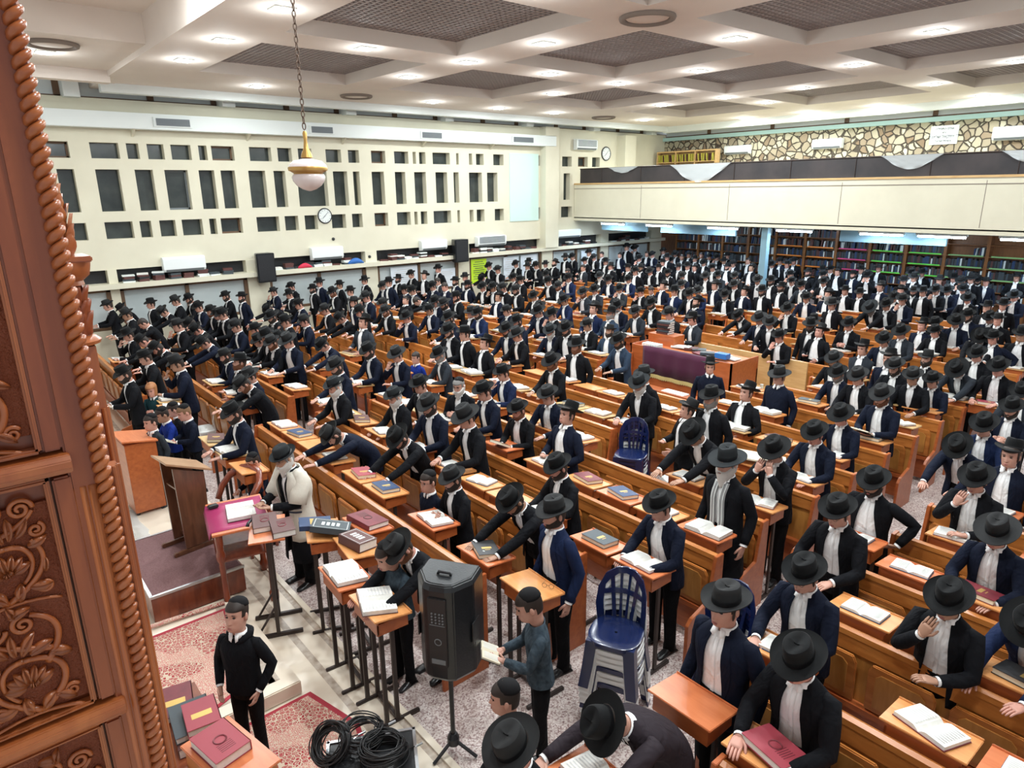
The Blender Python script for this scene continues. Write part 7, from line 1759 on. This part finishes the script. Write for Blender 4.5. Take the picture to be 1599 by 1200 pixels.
o = q.loft(rings, False, False).build('pulpit_cloth', M['purple'], smooth=True); o.location = (11.05, 6.72, 0); sol = o.modifiers.new('s', 'SOLIDIFY'); sol.thickness = .004
tag(o, 'deep purple velvet cloth with gold fringe hung over the pulpit front', 'cloth')
q = MB()
for i in range(100):
    y = .48 + 1.62 * i / 99; w_ = .012 * math.sin(i / 99 * 24 * 1.1) * 1.3; q.box(-.036 + w_, -.028 + w_, y - .006, y + .006, .56 + .01 * (i % 3), .65)
q.build('gold_fringe', M['fringe'], o)
rr = random.Random(9)
for i in range(9):
    big_book('closed_book', (11.45 + rr.uniform(0, .3), 7.05 + .17 * i, 1.145 + .02 * (i % 2)), rr.uniform(-.6, .6), .2, .28, rr.uniform(.02, .05), rr.choice(['white', 'maroon', 'white', 'grey_cover', 'burg']), 'book or booklet on the pulpit top, %s from the right' % ordn(i + 1), None)
for i in range(6): big_book('closed_book', (11.80 + .01 * (i % 3), 8.85, 1.36 + .045 * i), .1 * (i % 3), .24, .3, .043, ['maroon', 'grey_cover', 'maroon', 'black_cover', 'maroon', 'grey_cover'][i], 'book in the tall pile on the pulpit box, %s from the bottom' % ordn(i + 1), None)
q = MB().box(-.08, .08, -.13, .13, 0, .10); o = q.build('tissue_box', M['blue_cover'], bevel=.005); o.location = (11.35, 7.12, 1.19); tag(o, 'bright blue box on the right of the pulpit top', 'box')
q = MB()
for i in range(7): q.box(-.1, .1, -.22 + .06 * i, -.18 + .06 * i, 0, .08)
o = q.build('booklet_rack', M['white']); o.location = (11.35, 8.85, 1.13); tag(o, 'rack of small white booklets at the left end of the pulpit', 'rack')
# light oak pew panels behind the pulpit
t = empty('pale_pew', (12.45, 5.95, 0)); tag(t, 'long pale oak pew with oval hand slots behind the pulpit', 'pew')
q = MB(); ys = [0, .55, .72, 1.25, 1.42, 1.95, 2.12, 2.7]
q.box(0, .04, 0, 2.7, .45, .93); q.box(0, .04, 0, 2.7, 1.01, 1.12)
for i in range(0, 8, 2): q.box(0, .04, ys[i], ys[i + 1], .93, 1.01)
q.build('backrest', M['pale_oak'], t)
MB().box(-.42, 0, 0, 2.7, .44, .475).build('seat', M['pale_oak'], t, bevel=.006)
for y in (0, 1.35, 2.66): MB().box(-.40, .04, y, y + .04, 0, .45).build('end_panel', M['redwood'], t)
for i in range(5):
    q = MB().lathe([(.03, 0), (.036, .09)], 12); o = q.build('paper_cup', M['white']); o.location = (12.25, 6.1 + .16 * i, .475); tag(o, 'small white paper cup on the pale pew seat, %s from the right' % ordn(i + 1), 'cup', 'paper cups on the pale pew')
big_book('open_folio', (7.45, 4.02, 1.115), .5, .45, .6, .02, 'pages_old', 'very large tan folio lying tilted on a desk right of the hatted youth', None, .15)
# bench-end desk before the pulpit
t = empty('reader_pew', (10.05, 6.7, 0)); tag(t, 'long red-brown reader\'s desk in front of the pulpit', 'desk')
q = MB(); q.box(0, .03, 0, 2.2, 0, .62); q.prism([(-.02, .66), (.36, .61), (.36, .63), (-.02, .68)], 'y', 0, 2.2); q.build('body', M['redwood'], t)
MB().box(.05, .25, .4, .9, .65, .68).build('papers', M['pages'], t)
# ---------------- the carved ark at the left ----------------
AY = 2.2; AXC = .262   # front plane and corner
t = empty('holy_ark', (0, AY, 0)); tag(t, 'tall carved wooden ark with rope moulding filling the left edge', 'ark')
MB().box(-1.6, .235, .03, .66, 0, 5.6).build('cabinet_body', M['ark'], t)
# stiles, rails
def bx(n_, x0, x1, y0, y1, z0, z1, m='ark_light', bv=.006): return MB().box(x0, x1, y0, y1, z0, z1).build(n_, M[m], t, bevel=bv)
bx('corner_stile', .172, .252, -.004, .06, 0, 5.6, 'ark')
q = MB(); q.tube([(.200, .004, 0), (.200, .004, 3.58)], .012, 12); q.tube([(.225, .006, 0), (.225, .006, 3.58)], .016, 14, flat=1); q.tube([(.181, .002, 0), (.181, .002, 3.58)], .006, 10); q.build('stile_moulding', M['ark_light'], t, smooth=True)
bx('inner_stile', .130, .176, -.012, .04, 2.868, 3.625, 'ark', .006); bx('inner_stile', .130, .176, -.012, .04, 1.0, 2.785, 'ark', .006); bx('inner_stile', .125, .172, -.006, .04, 3.705, 5.6, 'ark', .006)
def rail(z, x1):
    q = MB(); q.prism([(.03, z - .032), (-.028, z - .026), (-.038, z - .010), (-.036, z + .012), (-.022, z + .026), (.03, z + .032)], 'x', -1.6, x1); q.build('cross_rail', M['ark_light'], t, bevel=.003)
rail(3.665, .184); rail(2.825, .194)
# panel frames
def frame(x0, x1, z0, z1):
    q = MB(); w = .015
    for a in ((x0, x1, z0, z0 + w), (x0, x1, z1 - w, z1), (x0, x0 + w, z0, z1), (x1 - w, x1, z0, z1)):
        q.box(a[0], a[1], -.010, .03, a[2], a[3])
    q.build('panel_moulding', M['ark_light'], t, bevel=.006)
XP0, XP1 = -1.35, -.10
for z0, z1 in ((2.865, 3.63), (1.9, 2.785), (3.705, 5.5)):
    frame(-.75, .124, z0, z1)
# carved scroll relief: vines, spirals, leaves, shell flower
def spiral(c, R, turns, a0, sgn=1, n=40):
    pts = []
    for i in range(n + 1):
        s_ = i / n; r = R * (1 - s_ * .86); a = a0 + sgn * turns * 2 * math.pi * s_; pts.append((c[0] + r * math.cos(a), .005, c[1] + r * math.sin(a)))
    return pts
def vine(q, pts, r0, r1): n = len(pts); q.tube(pts, [r0 + (r1 - r0) * i / (n - 1) for i in range(n)], 8, flat=1.0)
def bez(p0, p1, p2, p3, n=18):
    out = []
    for i in range(n + 1):
        u = i / n; v = 1 - u; out.append(tuple(v ** 3 * a + 3 * v * v * u * b_ + 3 * v * u * u * c + u ** 3 * d_ for a, b_, c, d_ in zip(p0, p1, p2, p3)))
    return [(p[0], .005, p[1]) for p in out]
def leaf(q, base, ang, L, w, curl=.4):
    n = 9; rows = []
    for i in range(n):
        s_ = i / (n - 1); a = ang + curl * s_; cx = base[0] + L * s_ * math.cos(ang + curl * s_ * .5); cz = base[1] + L * s_ * math.sin(ang + curl * s_ * .5)
        ww = w * math.sin(math.pi * min(1, s_ * .93 + .07)) ** .8; nx, nz = -math.sin(a), math.cos(a); h = -.004 - .016 * math.sin(math.pi * s_)
        rows.append([(cx - nx * ww, .018, cz - nz * ww), (cx - nx * ww * .6, h * .9, cz - nz * ww * .6), (cx - nx * ww * .12, h * .2 + .004, cz - nz * ww * .12), (cx + nx * ww * .12, h * .2 + .004, cz + nz * ww * .12), (cx + nx * ww * .6, h, cz + nz * ww * .6), (cx + nx * ww, .018, cz + nz * ww)])
    q.loft(rows, False, False)
def shell(q, c, ang, R, n=7):
    for i in range(n):
        a = ang + (i - (n - 1) / 2) * .42; leaf(q, (c[0] + R * .2 * math.cos(a), c[1] + R * .2 * math.sin(a)), a, R * .9, R * .2, 0)
    q.lathe([(R * .22, .0), (R * .16, .012), (.001, .018)], 12, (0, 0, 0)) if 0 else None
def motif(ox, oz, s_, mir=1):
    q = MB(); X = lambda x, z: (ox + mir * x * s_, oz + z * s_)
    def B(*p): return bez(*[X(*k) for k in p])
    r = .0115 * s_ * 2
    vine(q, B((-.02, -.36), (-.26, -.22), (-.20, .02), (.02, .02)), r, r * .8); vine(q, B((.02, .02), (.17, .03), (.18, -.16), (.08, -.25)), r * .8, r * .55)
    vine(q, B((-.02, -.36), (.20, -.24), (.26, -.10), (.16, .04)), r * .9, r * .6)
    vine(q, B((-.10, -.04), (-.20, .10), (-.24, .24), (-.06, .32)), r, r * .7); vine(q, spiral(X(-.02, .265), .062 * s_, 1.6, 1.6, -mir), r * .7, r * .5)
    vine(q, B((-.14, .05), (.02, .10), (.16, .16), (.20, .24)), r * .9, r * .6); vine(q, spiral(X(.14, .26), .07 * s_, 1.7, 0, mir), r * .7, r * .5)
    vine(q, spiral(X(.20, .10), .05 * s_, 1.6, 1.2, -mir), r * .6, r * .5); vine(q, spiral(X(.19, -.30), .048 * s_, 1.6, 2.5, mir), r * .6, r * .45)
    vine(q, spiral(X(-.19, -.30), .048 * s_, 1.6, .6, -mir), r * .6, r * .45)
    vine(q, B((-.24, -.44), (-.1, -.36), (.1, -.36), (.26, -.42)), r * .7, r * .4)
    for (x, z, a, L, w) in ((.02, .06, 1.9, .16, .030), (.05, .07, 1.3, .15, .028), (.09, .08, .8, .14, .026), (-.02, .05, 2.5, .14, .028), (.14, .00, .2, .12, .026), (-.12, .02, 3.2, .12, .028), (.10, -.28, -.3, .13, .03), (-.10, -.28, 3.5, .13, .03), (-.03, -.36, 2.0, .12, .035), (.03, -.36, 1.1, .12, .035), (.20, -.2, 1.2, .1, .02), (.04, .33, 2.6, .12, .026), (.0, .33, .9, .10, .022)):
        aa = a if mir > 0 else math.pi - a; leaf(q, X(x, z), aa, L * s_, w * s_, .45 * mir)
    shell(q, X(.01, -.17), math.pi / 2 + .15, .13 * s_, 7); shell(q, X(.0, -.12), -1.2, .05 * s_, 4)
    return q
for i, (ox, oz, s_, mir) in enumerate(((-.018, 3.44, .44, 1), (-.018, 3.08, .47, -1), (-.27, 3.26, .47, 1), (-.02, 2.56, .47, 1), (-.02, 3.91, .46, -1), (-.02, 4.30, .46, 1), (-.27, 4.1, .46, 1))):
    motif(ox, oz, s_, mir).build('carved_scroll', M['ark_light'], t, smooth=True)
# stippled ground of the carved panels
g = mat('stippled carved ground', (.20, .045, .014), .55, bump=1.0, scale=140); M['stipple'] = g
for z0, z1 in ((2.9, 3.56), (1.92, 2.76), (3.76, 5.48)): MB().box(-.74, .112, .012, .03, z0, z1).build('panel_ground', g, t)
# rope moulding at the corner
q = MB(); P = .033; z = 1.7; R = .0165
k = 0
while z < 5.6:
    a0 = [( .222 + .006 * math.cos(u) + R * math.sin(u) * 0, 0, 0) for u in (0,)]
    pts = []; rad = []
    for i in range(7):
        u = i / 6; ang = -2.2 + 3.4 * u
        pts.append((.258 + R * math.sin(ang), -.012 - R * math.cos(ang) + .006, z + P * 1.35 * u)); rad.append(.0135 * math.sin(math.pi * (u * .8 + .1)) ** .5)
    q.tube(pts, rad, 8); z += P; k += 1
q.build('rope_moulding', M['ark_light'], t, smooth=True)
MB().tube([(.256, .006, 0), (.256, .006, 5.6)], .017, 10).build('rope_core', M['ark'], t)
q = MB(); q.box(.268, .300, .0, .05, 0, 3.62); q.tube([(.300, .012, 0), (.300, .012, 3.62)], .008, 8); q.tube([(.286, -.002, 0), (.286, -.002, 3.62)], .007, 8); q.build('edge_moulding', M['ark_light'], t, bevel=.002)
# turned side column with capital behind the corner
c = empty('ark_column', (.335, 2.92, 0)); tag(c, 'carved side column of the ark with leafy capital and fluted pedestal', 'column')
q = MB(); q.box(-.055, .055, -.055, .055, 0, 3.86)
for i in range(4): q.tube([(-.04 + .027 * i, -.056, .4), (-.04 + .027 * i, -.056, 3.62)], .008, 8); q.tube([(.056, -.04 + .027 * i, .4), (.056, -.04 + .027 * i, 3.62)], .008, 8)
q.build('pedestal', M['ark_light'], c)
MB().lathe([(.06, 3.86), (.082, 3.868), (.086, 3.88), (.07, 3.893), (.05, 3.897)], 24).build('lower_collar', M['ark_light'], c, smooth='auto')
q = MB(); q.lathe([(.050, 3.89), (.056, 3.95), (.052, 4.03), (.045, 4.06), (.05, 4.08)], 24); q.build('shaft', M['ark'], c, smooth='auto')
q = MB()
for ring, (z0, L) in enumerate(((3.90, .085), (3.955, .075), (4.01, .07))):
    for k in range(12):
        a = 2 * math.pi * (k + .5 * ring) / 12; Mx = Matrix.Rotation(a, 4, 'Z'); rows = []
        for i in range(7):
            u = i / 6; w = .0185 * math.sin(math.pi * (u * .85 + .12)); r_ = .054 + .018 * u ** 2 - .02 * max(0, u - .8)
            rows.append([Mx @ Vector((r_ - .004, -w, z0 + L * u)), Mx @ Vector((r_ + .008, -w * .4, z0 + L * u)), Mx @ Vector((r_ + .002, 0, z0 + L * u)), Mx @ Vector((r_ + .008, w * .4, z0 + L * u)), Mx @ Vector((r_ - .004, w, z0 + L * u))])
        q.loft(rows, False, False)
q.build('acanthus_leaves', M['ark'], c, smooth=True)
MB().lathe([(.05, 4.08), (.065, 4.085), (.062, 4.10), (.085, 4.12), (.092, 4.15), (.095, 4.17)], 24).build('capital', M['ark_light'], c, smooth='auto')
MB().box(-.09, .09, -.09, .09, 4.17, 4.19).build('abacus', M['ark_light'], c, bevel=.004)
q = MB()
for k in range(7):
    u = k / 6; z0 = 4.19 + .034 * k
    for s_ in (-1, 1):
        a = s_ * .6 + math.pi * 1.5; Mx = Matrix.Rotation(a + k * .35, 4, 'Z'); rows = []
        for i in range(6):
            v = i / 5; w = .03 * math.sin(math.pi * (v * .8 + .15)); r_ = .05 - .006 * k + .02 * v
            rows.append([Mx @ Vector((r_, -w, z0 + .08 * v)), Mx @ Vector((r_ + .01, 0, z0 + .08 * v)), Mx @ Vector((r_, w, z0 + .08 * v))])
        q.loft(rows, False, False)
q.lathe([(.05, 4.19), (.045, 4.3), (.03, 4.42), (.01, 4.47)], 16)
q.build('carved_finial', M['ark_light'], c, smooth=True)
# ---------------- place the congregation ----------------
for (x, y, yaw, sc, pose, style, jc, beard, hat, skin, hair, gl, extra, label) in PEOPLE:
    D = math.hypot(x, y)
    r = person(x, y, math.radians(yaw), sc, pose, style, jc, beard, hat, skin, hair, bool(gl) and D < 12, label, D)
    if y > 5.16 and y < 6.95 and x < 1.8: r.location.z = .165
    if extra == 'T':   # prayer shawl over the shoulders
        sp = Spine(pose); q = MB(); rings = []
        for z in frange(.62, 1.46, .06):
            w, xf, xb = interp(JR, max(z, .76)); w += .022 + .05 * sstep(1.05, 1.25, z) - .03 * sstep(1.38, 1.46, z); out = []
            for k in range(25):
                a = .38 + (2 * math.pi - .76) * k / 24; drop = .0
                fold = .006 * math.sin(9 * a)
                out.append(sp.p((xf + .03 + fold if math.cos(a) > 0 else -(xb - .035 - fold)) * math.copysign(abs(math.cos(a)) ** .8, math.cos(a)), (w + fold) * math.sin(a), z))
            rings.append(out)
        q.loft(rings, False, False)
        for side, sh, el, wr, d_, n_ in arms(sp, pose): q.tube([sp.p(0, side * .10, 1.43), sp.p(-.01, side * .18, 1.40), sh + Vector((0, side * .03, -.02)), sh.lerp(el, .5), sh.lerp(el, .95)], [.05, .075, .088, .092, .098], 16, False)
        me = q.mesh('prayer_shawl', M['tallit'], True); o = bpy.data.objects.new('prayer_shawl', me); COL.objects.link(o); o.parent = r; o['label'] = 'cream wool prayer shawl with black stripes'
        m_ = o.modifiers.new('s', 'SOLIDIFY'); m_.thickness = .008
        q = MB()
        for zz in (.98, 1.03):
            rr = []
            for s_ in (0, 1):
                z = zz + .022 * s_; w, xf, xb = interp(JR, z); rr.append([sp.p((xf + .038) * math.cos(a) ** .8, (w + .03) * math.sin(a), z) for a in frange(.40, 1.25, .1)])
            q.loft(rr, False, False)
        q.build('black_stripe', M['ink'], o)
    if label.startswith('boy in black hooded'):
        sp = Spine(pose); q = MB()
        q.tube([sp.p(.075, .03, 1.40), sp.p(.05, .085, 1.42), sp.p(-.03, .115, 1.44), sp.p(-.10, .07, 1.43), sp.p(-.12, 0, 1.42), sp.p(-.10, -.07, 1.43), sp.p(-.03, -.115, 1.44), sp.p(.05, -.085, 1.42), sp.p(.075, -.03, 1.40)], [.018, .03, .036, .045, .05, .045, .036, .03, .018], 10)
        q.build('hood', M['jk'], r, smooth=True)
    if label.startswith('old man with white beard, long'):
        sp = Spine(pose)
        for sd in (-1, 1):
            q = MB(); rr = []
            for z in frange(.95, 1.43, .04):
                w, xf, xb = interp(JR, z); rr.append([sp.p(xf + .012 - .25 * yy * yy * 4, sd * yy, z) for yy in (.022, .05, .078)])
            q.loft(rr, False, False); s_ = q.build('scarf', M['scarf'], r, smooth=True); mm = s_.modifiers.new('s', 'SOLIDIFY'); mm.thickness = .01
            q = MB()
            for yy in (.03, .062):
                rr = []
                for z in frange(.95, 1.43, .04):
                    w, xf, xb = interp(JR, z); rr.append([sp.p(xf + .0195 - .25 * yy * yy * 4, sd * (yy + d_), z) for d_ in (-.004, .004)])
                q.loft(rr, False, False)
            q.build('scarf_stripe', M['white'], s_)
# books held in the hands of some
def held(x, y, yaw, sc, me, label, dz=1.15, dx=.46, pitch=-.5):
    a = math.radians(yaw); o = bpy.data.objects.new('open_book', me); COL.objects.link(o); o.location = (x + dx * math.cos(a) * sc, y + dx * math.sin(a) * sc, dz * sc); o.scale = (sc, sc, sc)
    o.rotation_euler = (Matrix.Rotation(a, 4, 'Z') @ Matrix.Rotation(pitch, 4, 'Y') @ Matrix.Rotation(R90, 4, 'Z')).to_euler(); tag(o, label, 'book', 'books held in the hands')
small = OB[3]; nh = 0
for P in PEOPLE:
    if P[4].rstrip('#') == 'hold' and P[12] != 'T' and P[3] < 1.2:
        nh += 1; held(P[0], P[1], P[2], P[3], CB['burg'] if P[7] == 'r' and 'burgundy' in P[13] else small, 'open book in the hands of the ' + ' '.join(P[13].split()[:9]), 1.155)
